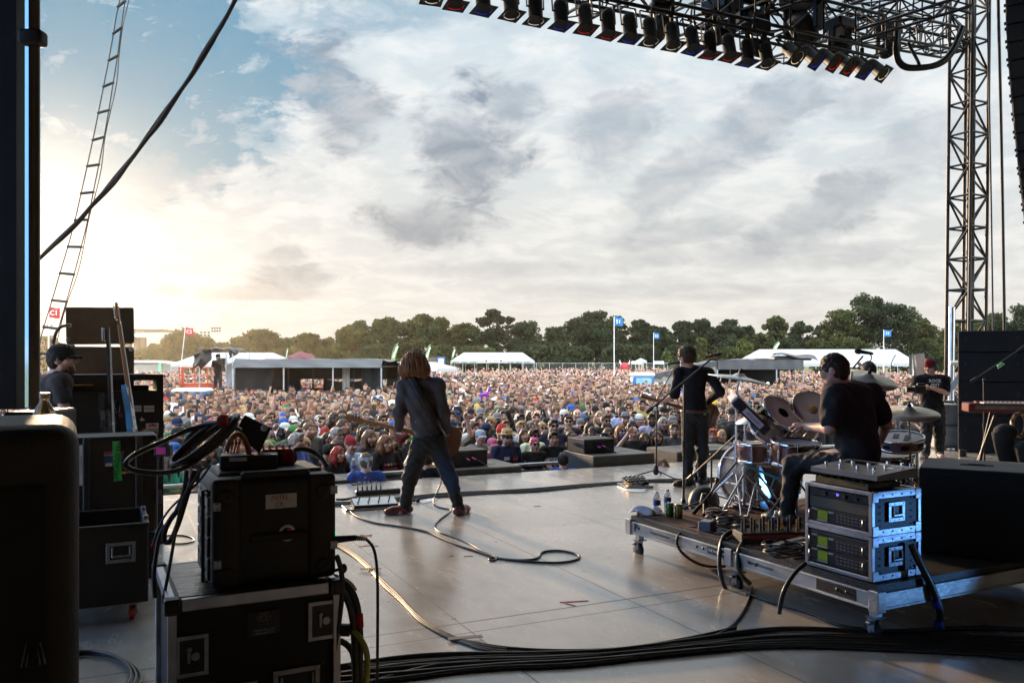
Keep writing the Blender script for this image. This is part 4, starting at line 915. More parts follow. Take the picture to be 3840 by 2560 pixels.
# known faces of the front rows: px of head centre, row v offset, attributes
SPECIAL = [(1900, .42, dict(var='broad', skin=SKIN_L, sh='long', scol=(.015, .02, .05), hk='short', hcol=HCOL[2][1], hat='cowboy hat', beard=True, gl='sunglasses', sc=1.03), 'person in straw cowboy hat, sunglasses and navy work shirt at the barrier'),
           (2004, .38, dict(var='rail', skin=SKIN_L, sh='tank', scol=(.016, .016, .018), hk='bun', hcol=(.5, .05, .16), gl='sunglasses', sc=.95), 'person with pink hair and sunglasses leaning on the barrier in a tank top'),
           (2075, .42, dict(var='rail', skin=SKIN_M, sh='tee', scol=(.014, .014, .016), hk='short', hcol=HCOL[1][1], sc=1.), 'person with short black hair and printed black tee leaning on the barrier'),
           (1445, .42, dict(var='rail', skin=SKIN_L, sh='tee', scol=(.016, .014, .016), hk='mid', hcol=HCOL[4][1], sc=1.03), 'person with long auburn hair, black tee with coloured badges, at the barrier'),
           (1315, .75, dict(var='down', skin=SKIN_L, sh='tee', scol=(.4, .55, .75), hk='crop', hcol=HCOL[2][1], hat='beanie', hatcol=(.3, .02, .03)), 'person in dark red beanie and pale blue tie-dye tee'),
           (1268, .42, dict(var='slim', skin=SKIN_L, sh='tee', scol=(.016, .016, .018), hk='mid', hcol=(.3, .03, .02), sc=.95), 'person with bright red bobbed hair in black, beside the red beanie'),
           (1385, 1.1, dict(var='down', skin=SKIN_L, sh='tank', scol=(.1, .1, .11), hk='long', hcol=HCOL[2][1], beard=True, sc=1.05), 'tall person with very long brown hair and beard looking aside'),
           (2375, .42, dict(var='brow', skin=SKIN_L, sh='tee', scol=(.03, .03, .032), hk='bald', hcol=HCOL[0][1], sc=1.02), 'bald person with a hand on the forehead beside the right monitor'),
           (2418, .42, dict(var='cross', skin=SKIN_M, sh='tee', scol=(.02, .018, .02), hk='long', hcol=HCOL[0][1], sc=.95), 'person with long dark hair, arms crossed on the barrier by the mic stand'),
           (2466, .42, dict(var='cross', skin=SKIN_L, sh='tee', scol=(.016, .016, .018), hk='long', hcol=HCOL[2][1], sc=.96), 'person with long brown hair resting on the barrier behind the mic stand'),
           (2530, .45, dict(var='rail', skin=SKIN_L, sh='tee', scol=(.1, .1, .105), hk='short', hcol=HCOL[2][1], beard=True, sc=1.03), 'bearded person in grey tee at the barrier just left of the singer'),
           (2672, .45, dict(var='rail', skin=SKIN_L, sh='tank', scol=(.03, .03, .03), hk='short', hcol=(.5, .09, .03), sc=.95), 'smiling person with short orange hair right of the singer'),
           (2707, .42, dict(var='rail', skin=SKIN_L, sh='tank', scol=(.2, .19, .21), hk='bun', hcol=HCOL[3][1], sc=.94), 'person with blond tied-up hair and grey top right of the singer'),
           (1706, .7, dict(var='down', skin=SKIN_L, sh='tee', scol=(.3, .2, .05), hk='long', hcol=HCOL[3][1], sc=.95), 'person with long blond hair behind the middle monitor'),
           (1800, 1.2, dict(var='down', skin=SKIN_L, sh='tee', scol=(.2, .2, .2), hk='crop', hcol=HCOL[0][1], hat='cap', hatcol=(.36, .42, .5)), 'person in washed denim cap behind the middle monitor'),
           (1845, .7, dict(var='down', skin=SKIN_L, sh='tee', scol=(.25, .06, .1), hk='crop', hcol=HCOL[0][1], hat='cap', hatcol=(.62, .16, .26), sc=.94), 'person in pink cap left of the straw cowboy hat'),
           (2150, .8, dict(var='down', skin=SKIN_M, sh='tee', scol=(.02, .02, .02), hk='long', hcol=HCOL[0][1], gl='sunglasses', sc=.95), 'person with mirrored sunglasses and dark long hair left of the right monitor'),
           (2075, 1.3, dict(var='broad', skin=SKIN_L, sh='tank', scol=(.03, .03, .06), hk='short', hcol=HCOL[0][1], gl='sunglasses', beard=True, sc=1.08), 'big bearded person with sunglasses and tank top behind the printed tee'),
           (1100, 1.6, dict(var='phone', skin=SKIN_L, sh='tee', scol=(.5, .2, .3), hk='short', hcol=HCOL[0][1], phone=True), 'person filming with a raised phone behind the cable coil'),
           (1010, .9, dict(var='down', skin=SKIN_L, sh='tee', scol=(.03, .03, .03), hk='crop', hcol=HCOL[0][1], hat='cap', hatcol=(.06, .25, .07)), 'person in green cap behind the tilted metal plate'),
           (640, .45, dict(var='slim', skin=SKIN_L, sh='tee', scol=(.07, .42, .28), hk='long', hcol=HCOL[0][1], sc=.95), 'person in mint green printed tee at the left end of the barrier'),
           (2010, 4.9, dict(var='raise', skin=SKIN_L, sh='tee', scol=(.03, .03, .03), hk='short', hcol=HCOL[0][1]), 'person holding one arm high in the middle of the crowd'),
           (1195, 6.2, dict(var='raise', skin=SKIN_L, sh='tee', scol=(.05, .2, .4), hk='short', hcol=HCOL[0][1], hat='cap', hatcol=(.5, .5, .5)), 'person in grey cap raising one arm before the mixing tent')]
taken = []
for px, dv, kw, lb in SPECIAL:
    v = VB+dv; rx = (px-1920)/FPX; Y = v/(N.y+N.x*rx); pos = V((rx*Y, Y, GZ))
    person(pos, label=lb, **kw); taken.append(pos)
npers = len(SPECIAL); row = 0; FAR_V = VB
while npers < 300:
    v0 = VB+.5+row*.58; cand = []
    u = -16.
    while u < 22:
        u += rc.uniform(.43, .57); p = S(u, v0+rc.uniform(-.16, .16), GZ)
        if p.y < 5: continue
        x, y = to_px(p+V((0, 0, 1.62)))
        if not 10 < x < 3830 or any(a < x < c for a, c in HIDE) or (x > 2560 and x < 2650): continue
        if (2890 < x < 3300 or x > 3560) or (x > 3300 and row < 2): continue
        if min(((p-q).length for q in taken), default=9) < .39: continue
        cand.append((p, x)); taken.append(p)
    for i, (p, x) in enumerate(cand):
        if npers >= 300: break
        fem = rc.random() < .34; hn, hc, _ = pick(HCOL); sn, scol, _ = pick(SHIRTS); skin = rc.choices((SKIN_L, SKIN_M, SKIN_T, SKIN_D), (52, 25, 17, 6))[0]
        if skin in (SKIN_D, SKIN_T): hn, hc = 'black', HCOL[1][1]
        hk = rc.choice(('long', 'long', 'wavy', 'mid', 'bun')) if fem else rc.choices(('short', 'crop', 'curly', 'mid', 'long', 'bald'), (50, 16, 14, 6, 8, 6))[0]
        hat = None; hcl = None; hw = ''
        if rc.random() < (.10 if fem else .30): hat = rc.choices(('cap', 'backward cap', 'beanie', 'bucket hat'), (70, 14, 10, 6))[0]; hnm, hcl = rc.choices(CAPC, CAPW)[0]; hk = hk if hk in ('long', 'mid', 'wavy') else 'crop'; hw = f'{hnm} {hat}'
        beard = not fem and rc.random() < .33; gl = rc.choices((None, 'sunglasses', 'glasses'), (66, 22, 12))[0]
        var = rc.choices(('slim', 'down', 'phone', 'raise') if fem else ('down', 'cross', 'broad', 'phone', 'raise', 'slim'), (60, 30, 7, 3) if fem else (48, 12, 24, 5, 3, 8))[0]
        if row == 0 and rc.random() < .7: var = rc.choice(('rail', 'cross'))
        sh = rc.choices(('tee', 'tank', 'long'), (60, 35, 5) if fem else (80, 10, 10))[0]
        lk = hw if hat else ('shaved head' if hk == 'bald' else f"{dict(short='short', crop='cropped', curly='curly', bun='tied-up', long='long', mid='chin-length', wavy='wavy')[hk]} {hn} hair")
        lb = f"person in {sn} {'tank top' if sh == 'tank' else 'shirt'}, {lk}{', '+gl if gl else ', beard' if beard else ''}, {ORD[row+1]} row back, {ORD[min(i+1, 42)]} from left"
        if len(lb.split()) > 16: lb = lb.replace(', beard', '').replace(' row back', ' row')
        person(p, var, skin, sh, tuple(c*rc.uniform(.8, 1.2) for c in scol), hk, hc, hat, hcl, beard, gl, lb, group='crowd in the first rows', sc=(rc.gauss(.955, .03) if fem else rc.gauss(1.02, .04)), rot=rc.gauss(0, .28), phone=var in ('phone',))
        npers += 1
    row += 1; FAR_V = v0+.5
for px, Y, z, var, hat, lb in ((817, 38.9, 'deck', 'phone', 'bucket hat', 'camera operator in black standing on the scaffold platform'), (1098, 37.6, 0, 'down', None, 'sound engineer in black at the left of the mixing desk'), (1318, 37.4, 0, 'slim', None, 'person in black with long hair under the right of the mixing tent'), (1420, 37.2, 0, 'cross', 'cap', 'steward in dark clothes at the right post of the mixing tent'), (985, 37.9, 0, 'down', 'cap', 'sound engineer in a cap at the dark left end of the mixing tent')):
    person(V(((px-1920)/FPX*Y, Y, GZ+(0 if z == 0 else zf))), var, SKIN_M, 'tee', (.012, .012, .013), 'long' if var == 'slim' else 'crop', HCOL[1][1], hat, (.015, .015, .015), label=lb, group='crew among the crowd', sc=1.03)
t = thing('camera_tripod', 'camera on a tripod beside the operator on the platform', 'tripod', V(((836-1920)/FPX*38.6, 38.6, GZ+zf)))
for a in (.3, 2.4, 4.5): b = B(); b.tube([(0, 0, 1.35), (.4*math.cos(a), .4*math.sin(a), .02)], .025, 5); mk('leg', b, m_steel, t)
b = B(); b.box((0, 0, 1.5), (.25, .5, .28), .03); b.cyl((0, -.25, 1.5), (0, -.5, 1.5), .1, n=10); mk('camera', b, m_steel, t)
# everybody farther back: one countless mass
g = np.random.default_rng(5)
def unit_person(nh, kh, nt_, up=False):
    """vertices, quads, per-face tag: 0 skin 1 hair 2 shirt 3 trousers"""
    vs = []; fs = []; tg = []
    def ring(c, rx, ry, n, z): return [(rx*math.cos(2*pi*j/n)+c[0], ry*math.sin(2*pi*j/n)+c[1], z) for j in range(n)]
    prof = [(.04, 1.4), (.07, 1.52), (.1, 1.6), (.085, 1.70), (.02, 1.745)] if kh < 5 else [(.055, 1.43), (.05, 1.49), (.068, 1.54), (.088, 1.6), (.09, 1.66), (.065, 1.72), (.01, 1.745)]
    o = 0
    for r, z in prof: vs += ring((0, .015), r*.86, r*1.08, nh, z)
    for i in range(len(prof)-1):
        for j in range(nh):
            k = (j+1) % nh; fs.append((i*nh+j, i*nh+k, (i+1)*nh+k, (i+1)*nh+j)); a = 2*pi*(j+.5)/nh; zc = (prof[i][1]+prof[i+1][1])/2
            tg.append(1 if (zc > 1.675 or (math.sin(a) < .28 and zc > 1.55)) else 0)
    o = len(vs)
    pr = [(.15, .11, .85), (.17, .115, 1.05), (.20, .12, 1.28), (.215, .105, 1.40), (.1, .08, 1.475), (.05, .05, 1.49)] if nt_ > 6 else [(.16, .11, .85), (.21, .12, 1.36), (.07, .06, 1.49)]
    for rx, ry, z in pr: vs += ring((0, 0), rx, ry, nt_, z)
    for i in range(len(pr)-1):
        for j in range(nt_): k = (j+1) % nt_; fs.append((o+i*nt_+j, o+i*nt_+k, o+(i+1)*nt_+k, o+(i+1)*nt_+j)); tg.append(2)
    o = len(vs)
    vs += ring((0, 0), .15, .11, 5, 0.05)+ring((0, 0), .16, .11, 5, .88)
    for j in range(5): k = (j+1) % 5; fs.append((o+j, o+k, o+5+k, o+5+j)); tg.append(3)
    if nt_ > 6:
        for sx in (-1, 1):                       # upper arms
            o = len(vs); q = ring((sx*.215, 0), .05, .05, 5, 1.38)+ring((sx*.25, .03), .042, .042, 5, 1.12)+ring((sx*.2, .14), .03, .03, 5, .98)
            vs += q
            for i in range(2):
                for j in range(5): k = (j+1) % 5; fs.append((o+i*5+j, o+i*5+k, o+(i+1)*5+k, o+(i+1)*5+j)); tg.append(2 if i == 0 else 0)
    if up:
        o = len(vs); vs += ring((.23, .02), .05, .05, 4, 1.36)+ring((.27, .14), .04, .04, 4, 1.62)+ring((.2, .22), .035, .035, 4, 1.9)+ring((.19, .24), .04, .04, 4, 1.99)
        for i in range(3):
            for j in range(4): k = (j+1) % 4; fs.append((o+i*4+j, o+i*4+k, o+(i+1)*4+k, o+(i+1)*4+j)); tg.append(0)
    return np.array(vs), np.array(fs), np.array(tg)
def place_rows():
    out = []
    v = FAR_V
    while v < 108:
        d = v-VB; st = .56 if d < 20 else .64 if d < 40 else .95
        dens = 1. if v < 46 else max(.12, 1-(v-46)/60)
        u = -75.
        while u < 120:
            u += g.uniform(.46, .64)*(1 if d < 30 else 1.2)
            if g.random() > dens: continue
            p = S(u, v+g.uniform(-.2, .2), GZ)
            if p.y < 6: continue
            x = 1920+p.x/p.y*FPX
            if not -30 < x < 3870: continue
            Y = p.y
            if Yf-.6 < Y < Yf+5.2 and 850 < x < 1450: continue
            if 36 < Y < 42.5 and 680 < x < 900: continue
            if Yr-.5 < Y < Yr+4.6 and 2410 < x < 3035: continue
            if 30 < Y < 32.3 and 690 < x < 760: continue
            if Y > 88 and x > 2800: continue
            if Y > 90 and x < 1750: continue
            if Y > 50 and x > 2500 and g.random() < .45: continue
            if Y > 60 and math.sin(x*.011+Y*.12)+math.sin(x*.005-Y*.2) > 1.1: continue
            out.append((p.x, p.y, x))
        v += st
    return np.array(out)
PR = place_rows()
SH_C = np.array([c for _, c, _ in SHIRTS]); SH_W = np.array([w for *_, w in SHIRTS], float); SH_W /= SH_W.sum()
HR_C = np.array([c for _, c, _ in HCOL]); HR_W = np.array([w for *_, w in HCOL], float); HR_W /= HR_W.sum()
SK_C = np.array([c[:3] for c in (SKIN_L, SKIN_M, SKIN_T, SKIN_D)])
ALLV, ALLF, ALLC = [], [], []; off = 0
LUCK = g.random(len(PR))
for lo_, hi_, args in ((0, 34, (12, 6, 10)), (34, 60, (8, 5, 8)), (60, 300, (6, 4, 5)), (0, 60, (8, 6, 8, True))):
    sel = PR[(PR[:, 1] >= lo_) & (PR[:, 1] < hi_) & ((LUCK < .045) == (len(args) == 4) if hi_ <= 60 else True)]; n = len(sel)
    if not n: continue
    uv, uf, ut = unit_person(*args)
    ang = np.arctan2(-(FOCUS.x-sel[:, 0]), FOCUS.y-sel[:, 1])+g.normal(0, .35, n); sc = g.normal(.99, .045, n); ca, sa = np.cos(ang), np.sin(ang)
    wx = g.uniform(.85, 1.15, n)
    X = uv[None, :, 0]*wx[:, None]*sc[:, None]; Yv = uv[None, :, 1]*sc[:, None]; Z = uv[None, :, 2]*sc[:, None]
    Pv = np.stack([X*ca[:, None]-Yv*sa[:, None]+sel[:, :1], X*sa[:, None]+Yv*ca[:, None]+sel[:, 1:2], Z+GZ], 2)
    sk = SK_C[g.choice(4, n, p=[.52, .25, .17, .06])]; hr = HR_C[g.choice(len(HR_C), n, p=HR_W)]; sh = SH_C[g.choice(len(SH_C), n, p=SH_W)]*g.uniform(.8, 1.25, (n, 1))
    hatted = g.random(n) < .22; hr[hatted] = np.array([c for _, c in CAPC])[g.choice(len(CAPC), hatted.sum(), p=np.array(CAPW)/sum(CAPW))]
    tr = np.full((n, 3), .03)
    pal = np.stack([sk, hr, sh, tr], 1); fc = pal[:, ut, :]*g.uniform(.85, 1.15, (n, len(ut), 1))
    F_ = uf[None]+(np.arange(n)*len(uv))[:, None, None]+off
    ALLV.append(Pv.reshape(-1, 3)); ALLF.append(F_.reshape(-1, 4)); ALLC.append(fc.reshape(-1, 3)); off += n*len(uv)
m_crowd = mat('crowd_mass', attr='Col', r=.8, v=.15, vs=3, sp=.25)
link('crowd', npmesh('crowd', np.concatenate(ALLV), np.concatenate(ALLF), m_crowd, True, col=np.concatenate(ALLC)), kind='stuff', label='dense festival crowd filling the field beyond the first rows', cat='crowd')
# ------------------------------------------------------------------ gear: shared pieces
GA = math.radians(27)                                   # cases stand square to the stage
m_case = mat('case_laminate', (.012, .012, .013), r=.55, sp=.3, v=.25, vs=3, b=.25, bs=140)
m_plast = mat('black_plastic', (.015, .014, .014), r=.45, sp=.35, v=.25, vs=5, b=.3, bs=160)
m_plast2 = mat('grey_black_plastic', (.02, .019, .019), r=.5, sp=.35, v=.2, vs=5, b=.25, bs=120)
m_rub = mat('rubber', (.016, .016, .016), r=.6, v=.25, vs=6)
m_cable = mat('cable_black', (.018, .018, .018), r=.38, v=.2, vs=5, sp=.5)
m_rail = mat('case_rail', (.34, .34, .37), r=.38, m=1, v=.3, vs=6, b=.15, bs=40)
m_chrome = mat('chrome', (.75, .75, .77), r=.12, m=1, v=.1, vs=6)
m_zinc = mat('zinc', (.27, .275, .30), r=.36, m=1, v=.25, vs=9, b=.1, bs=60)
m_paper = mat('paper', (.72, .71, .72), r=.8, v=.06, vs=4, b=.2, bs=14)
m_tapeg = mat('green_tape', (.03, .62, .12), r=.5, v=.1, vs=20); m_pink = mat('pink_tape', (.8, .04, .3), r=.6, v=.1)
m_redfab = mat('red_cloth', (.36, .02, .03), r=.85, v=.3, vs=20, b=.5, bs=30)
m_grille = mat('speaker_grille', (.012, .012, .012), r=.65, sp=.25, v=.2, vs=4, b=.5, bs=380)
m_carpet = mat('flare_tinted_carpet', (.07, .042, .024), r=.9, v=.25, vs=5, b=.6, bs=160)  # brown glow of the sun flare is put into the cabinet colour
m_panel = mat('rack_panel', (.028, .028, .03), r=.4, m=.5, v=.2, vs=6)
m_gold = mat('brass', (.6, .36, .12), r=.25, m=1, v=.2); m_copper = mat('copper', (.7, .32, .2), r=.25, m=1, v=.2)
def recess_handle(par, x, z, w=.17, h=.11, y=0., M=None, flip=False):
    """dish, rivets and bar on a face whose outside is local -y"""
    M = M or Matrix()
    b = B(M); fw = .022
    for c, d in (((x, y-.003, z+h/2-fw/2), (w, .006, fw)), ((x, y-.003, z-h/2+fw/2), (w, .006, fw)), ((x-w/2+fw/2, y-.003, z), (fw, .0061, h-2*fw)), ((x+w/2-fw/2, y-.003, z), (fw, .0061, h-2*fw))): b.box(c, d, .0015)
    b.k = 1; b.box((x, y-.0015, z), (w-.04, .003, h-.04)); b.k = 0
    for i in range(4):
        for s in (-1, 1): b.ell((x-w*.4+w*.8*i/3, y-.006, z+s*(h/2-fw/2)), (.004, .003, .004), 8, 4)
    o = mk('handle_dish', b, [m_zinc, m_steel], par)
    b = B(M); b.box((x, y-.012, z-h*.16), (w-.058, .012, .018), .005)
    for s in (-1, 1): b.cyl((x+s*(w/2-.034), y-.010, z+h*.27), (x+s*(w/2-.034), y-.010, z-h*.2), .0055, n=8)
    mk('handle', b, m_zinc, o); return o
def latch(par, x, z, w=.11, h=.12, y=0., M=None):
    M = M or Matrix(); b = B(M); b.box((x, y-.003, z), (w, .006, h), .002); b.k = 1; b.box((x, y-.0065, z), (w-.035, .002, h-.035))
    b.k = 0
    for i in range(3):
        for s in (-1, 1): b.ell((x+s*(w/2-.009), y-.007, z-h*.38+h*.38*i), (.0045, .003, .0045), 8, 4)
    o = mk('latch', b, [m_zinc, m_steel], par)
    b = B(M); b.cyl((x+.012, y-.004, z), (x+.012, y-.018, z), .017, n=14); b.box((x-.012, y-.013, z+.002), (.014, .01, .06), .004); b.ell((x-.012, y-.016, z+.03), (.012, .006, .012), 10, 5)
    mk('latch_knob', b, m_zinc, o); return o
def cable(name, pts, r, label, m=None, n=7, smooth=2, group=None, cat='cable', rfun=None):
    b = B(); b.tube(pts, rfun or r, n, smooth=smooth); return mk(name, b, m or m_cable, None, label, cat, group)
def caster(par, x, y, z, r=.05, col=None, nm='caster'):
    b = B(); b.box((x, y, z-.008), (.09, .08, .012), .003); b.box((x-.022, y+.015, z-.05), (.005, .05, .09)); b.box((x+.022, y+.015, z-.05), (.005, .05, .09)); b.cyl((x-.03, y+.02, z-r-.035), (x+.03, y+.02, z-r-.035), .01, n=8)
    o = mk(nm, b, m_zinc, par); b = B(); b.lathe([(r*.35, -.016), (r*.93, -.018), (r, -.012), (r, .012), (r*.93, .018), (r*.35, .016)], 20, M=T(x, y+.02, z-r-.035) @ Ry(pi/2)); mk('wheel', b, col or m_rub, o); return o

# big road case and the rack standing on it
t = thing('road_case', 'black aluminium-edged road case under the moulded rack, nearest left', 'road case', (-1.376, 3.4, 0), GA)
w, d, h = .673, .656, .649
b = B(); b.box((w/2, d/2, h/2+.03), (w-.012, d-.012, h-.075)); mk('body', b, m_case, t)
b = B(); b.box((w/2, d/2, h-.014), (w-.06, d-.06, .02)); mk('lid', b, mat('scratched_lid', (.03, .03, .028), r=.3, v=.5, vs=9, c2=(.012, .013, .012), b=.9, bs=24, stretch=(.25, 1, 1)), t)
b = B()
for x in (0, w):
    for y in (0, d): b.box((x, y, h/2), (.034, .034, h-.06), .003)
b.box((w/2, .0, h-.03), (w-.07, .032, .05), .003); b.box((w/2, d, h-.03), (w-.07, .032, .05), .003); b.box((0, d/2, h-.03), (.032, d-.07, .05), .003); b.box((w, d/2, h-.03), (.032, d-.07, .05), .003)
mk('edge_rail', b, m_rail, t)
for x in (0, w):
    for y in (0, d):
        b = B(); b.box((x, y, h-.03), (.062, .062, .064), .006)
        for s in (-1, 1): b.ell((x+(.012 if x == 0 else -.012)*1, y-.033, h-.03+s*.013-.004), (.005, .004, .005), 8, 4)
        mk('corner_cap', b, m_steel, t)
latch(t, .075, h-.24, .13, .17, y=-.004); latch(t, w-.06, h-.17, .13, .17, y=-.004)
recess_handle(t, .235, .20, .2, .13, y=-.004); recess_handle(t, .5, .225, .2, .13, y=-.004)
b = B(); b.box((.36, -.008, h-.145), (.135, .004, .1), .001); o = mk('nameplate', b, mat('dark_plate', (.03, .03, .034), r=.35, m=.6), t)
b = B(T(.36, -.011, h-.125) @ Rx(pi/2))
for a in (0, 1.05, 2.1): b.tube([(.03*math.cos(i*pi/8)*math.cos(a)-.011*math.sin(i*pi/8)*math.sin(a), .03*math.cos(i*pi/8)*math.sin(a)+.011*math.sin(i*pi/8)*math.cos(a), 0) for i in range(16)], .0012, 4, closed=True)
mk('emblem', b, m_zinc, o); text('lettering', 'mothership.com\n1-800-228-7325', .014, upright((.36, -.011, h-.18)), m_zinc, o)
RKO = V((-1.256, 3.516, .6495))
t = thing('amp_rack', 'moulded black rack case labelled INTEL CR. on the road case', 'rack case', RKO, GA)
w, d, h = .525, .46, .463
b = B(); b.rbox((w/2, d/2, h/2), (w, d, h), .04, 4); mk('body', b, m_plast, t)
for x0, x1 in ((.0, .118), (w-.125, w)):
    b = B(); b.rbox(((x0+x1)/2, .012, h/2+.002), (x1-x0, .05, h-.002), .022, 4); mk('corner_pad', b, m_plast2, t)
b = B(); b.box((w*.51, .03, h+.008), (w*.56, .05, .03), .01); b.box((w*.5, d*.55, h+.004), (w*.86, d*.7, .02), .008); mk('top_rib', b, m_plast2, t)
b = B(); b.box((w*.52, -.006, .205), (w*.46, .02, .04), .01); mk('handle', b, m_plast2, t)
for x in (.055, w-.06):
    for z in (.06, h-.075): b = B(); b.lathe([(.034, 0), (.034, .004), (.026, .009), (.012, .011), (.004, .006)], 16, M=T(x, -.012, z) @ Rx(pi/2)); mk('bolt_boss', b, m_plast2, t)
for x, z in ((.018, .352), (w-.012, .39), (.02, .11), (w-.012, .145)):
    b = B(); b.box((x, -.016, z), (.032, .006, .037), .002); b.ell((x, -.02, z+.009), (.005, .003, .005), 8, 4); b.ell((x, -.02, z-.009), (.005, .003, .005), 8, 4); mk('hinge_plate', b, m_zinc, t)
b = B(); b.box((.285, -.003, .355), (.133, .002, .062)); o = mk('paper_label', b, m_paper, t); text('lettering', 'INTEL\nCR.', .029, upright((.278, -.006, .355), math.radians(0)), mat('red_pen', (.45, .12, .12), r=.7), o, shear=.15)
b = B(T(.31, -.003, .215) @ Rx(pi/2))
b.lathe([(.024, 0), (.036, 0), (.036, .003), (.024, .003), (.024, 0)], 24, cap=False); b.k = 1; b.prism([(0, 0)]+[(.023*math.cos(a), .023*math.sin(a)) for a in np.linspace(.4, 1.5, 7)], .001, .004); mk('round_sticker', b, [m_paper, mat('red_sticker', (.7, .04, .02), r=.5)], t)
zz = h-.05
for i, (hh, c) in enumerate(((.03, 0), (.075, 1), (.085, 0), (.085, 0), (.095, 0))):
    zc = zz-hh/2; zz -= hh+.004
    b = B(); b.box((-.004, d*.5, zc), (.014, d-.12, hh-.004), .003); o = mk('rack_unit', b, mat('silver_panel', (.25, .25, .24), r=.4, m=.6, v=.2) if c else m_panel, t)
    b = B()
    for k in range(5):
        b.cyl((-.01, .1+k*.02+.03*i % .1, zc-.01), (-.022, .1+k*.02+.03*i % .1, zc-.01), .006, n=8)
    b.box((-.013, d*.66, zc), (.004, .07, hh*.4)); mk('control_strip', b, m_steel if c else m_zinc, o)
b = B(); b.tube([(-.01, .05, .03), (-.03, .05, .03), (-.03, .05, h-.05), (-.01, .05, h-.05)], .008, 6); mk('rack_rail', b, m_plast2, t)
# things lying on the rack
def on_rack(x, y, z=0.): return RKO+U2*x+N2*y+V((0, 0, h+.015+z))
U2, N2 = V((math.cos(GA), math.sin(GA), 0)), V((-math.sin(GA), math.cos(GA), 0))
t = thing('power_box', 'small black power box with a paper strip on the rack', 'power box', on_rack(.05, .19), GA-.2)
b = B(); b.box((.13, .06, .032), (.25, .13, .062), .006); mk('body', b, m_plast2, t); b = B(); b.box((.085, -.0065, .047), (.075, .002, .017)); mk('label_strip', b, m_paper, t)
b = B()
for i in range(5): b.cyl((.07+i*.022, -.004, .02), (.07+i*.022, -.014, .02), .006, n=8)
mk('socket', b, m_steel, t)
t = thing('tilted_plate', 'square black metal plate tilted on the power box, two round marks', 'metal plate', P(955, 1630, 3.86))
b = B(); q = [P(x, y, 3.86+e)-P(955, 1630, 3.86) for x, y, e in ((917, 1556, .02), (1016, 1606, .05), (973, 1700, .02), (880, 1622, -.02))]; nr = (q[1]-q[0]).cross(q[3]-q[0]).normalized()*.008
b.add([p-nr for p in q]+[p+nr for p in q], [(0, 1, 2, 3), (7, 6, 5, 4), (0, 4, 5, 1), (1, 5, 6, 2), (2, 6, 7, 3), (3, 7, 4, 0)]); mk('plate', b, m_plast, t)
nf = nr if nr.y < 0 else -nr
for px, py, mm, ri in ((935, 1580, m_steel, .011), (989, 1606, m_paper, 0)):
    b = B(T(P(px, py, 3.868)-P(955, 1630, 3.86)+nf*.7) @ frame_to(nf)); b.lathe([(ri, .004), (.016, .004), (.016, .006), (ri, .006)], 16, cap=not ri); mk('round_mark', b, mm, t)
b = B()
for i, px in enumerate((856, 868, 879, 889)):
    p = P(px, 1700, 3.9); b.lathe([(.012, 0), (.012, .03), (.008, .034), (.008, .05), (.012, .053), (.012, .075), (.006, .08)], 10, M=T(p) @ Ry(.06*i))
mk('connector_plugs', b, m_copper, None, 'row of copper plugs standing on the power box', 'plugs')
cable('hose', [P(848, 1690, 3.75), P(862, 1650, 3.75), P(890, 1622, 3.76), P(915, 1640, 3.77), P(930, 1680, 3.8), P(934, 1706, 3.82)], .013, 'amber see-through hose arching under the tilted plate', mat('amber_hose', (.35, .16, .03), r=.2, v=.2, tl=.3))
t = thing('tool_pouch', 'red and navy cloth pouch on the rack right of the plate', 'pouch', on_rack(.335, .3), GA-.1)
b = B(); b.box((0, 0, .032), (.16, .09, .065), .014); b.k = 1; b.box((.035, -.044, .033), (.065, .02, .06), .008); b.box((-.01, .0, .067), (.14, .07, .012), .005); mk('cloth', b, [mat('navy_cloth', (.02, .025, .06), r=.85, b=.4, bs=30), m_redfab], t)
b = B()
for i in range(5): b.cyl((-.07+.03*i, 0, .06), (-.07+.03*i, 0, .092), .007, n=8)
mk('knob', b, m_zinc, t)
cable('thick_cable', [on_rack(.36, .33, .02), on_rack(.42, .36, .06), on_rack(.5, .38, .055), on_rack(.55, .33, .01), on_rack(.56, .28, -.03)], .013, 'thick black cord arching over the right end of the rack')
# coil of cable
b = B(); c = P(772, 1655, 3.55); e1 = V((.79, .1, .62)).normalized(); e2 = V((-.32, .80, .28)); r_ = random.Random(3)
for k in range(9):
    R = .148+r_.uniform(-.02, .012); off = V((r_.uniform(-.012, .012), r_.uniform(-.03, .03), r_.uniform(-.02, .015)))
    b.tube([c+off+e1*(R*math.cos(a)*1.02)+e2*(R*math.sin(a)*.62) for a in np.linspace(0, 2*pi, 30)[:-1]], .0085, 6, closed=True)
mk('cable_coil', b, m_cable, None, 'tilted coil of black cable hanging beside the rack', 'cable coil')
b = B(); b.tube([c+e1*(.14*math.cos(a))+e2*(.085*math.sin(a)) for a in np.linspace(1.2, 4.4, 14)], .011, 6); mk('cable', b, mat('mustard_cable', (.23, .13, .03), r=.5), None, 'mustard brown cable wound inside the black coil', 'cable')
b = B(); b.lathe([(.022, -.02), (.03, 0), (.022, .02)], 10, M=T(P(838, 1578, 3.5)) @ frame_to((.8, 0, .2))); mk('velcro_strap', b, m_redfab, None, 'red strap tied round the top of the cable coil', 'strap')
cable('looping_cable', [P(x, y, Y) for x, y, Y in ((835, 1580, 3.55), (790, 1585, 3.6), (700, 1612, 3.6), (620, 1650, 3.5), (540, 1685, 3.4), (490, 1712, 3.35), (468, 1738, 3.3), (480, 1756, 3.3), (530, 1770, 3.3), (600, 1774, 3.35), (660, 1766, 3.4), (705, 1748, 3.45))], .0105, 'black cable swinging out from the coil in one wide loop')
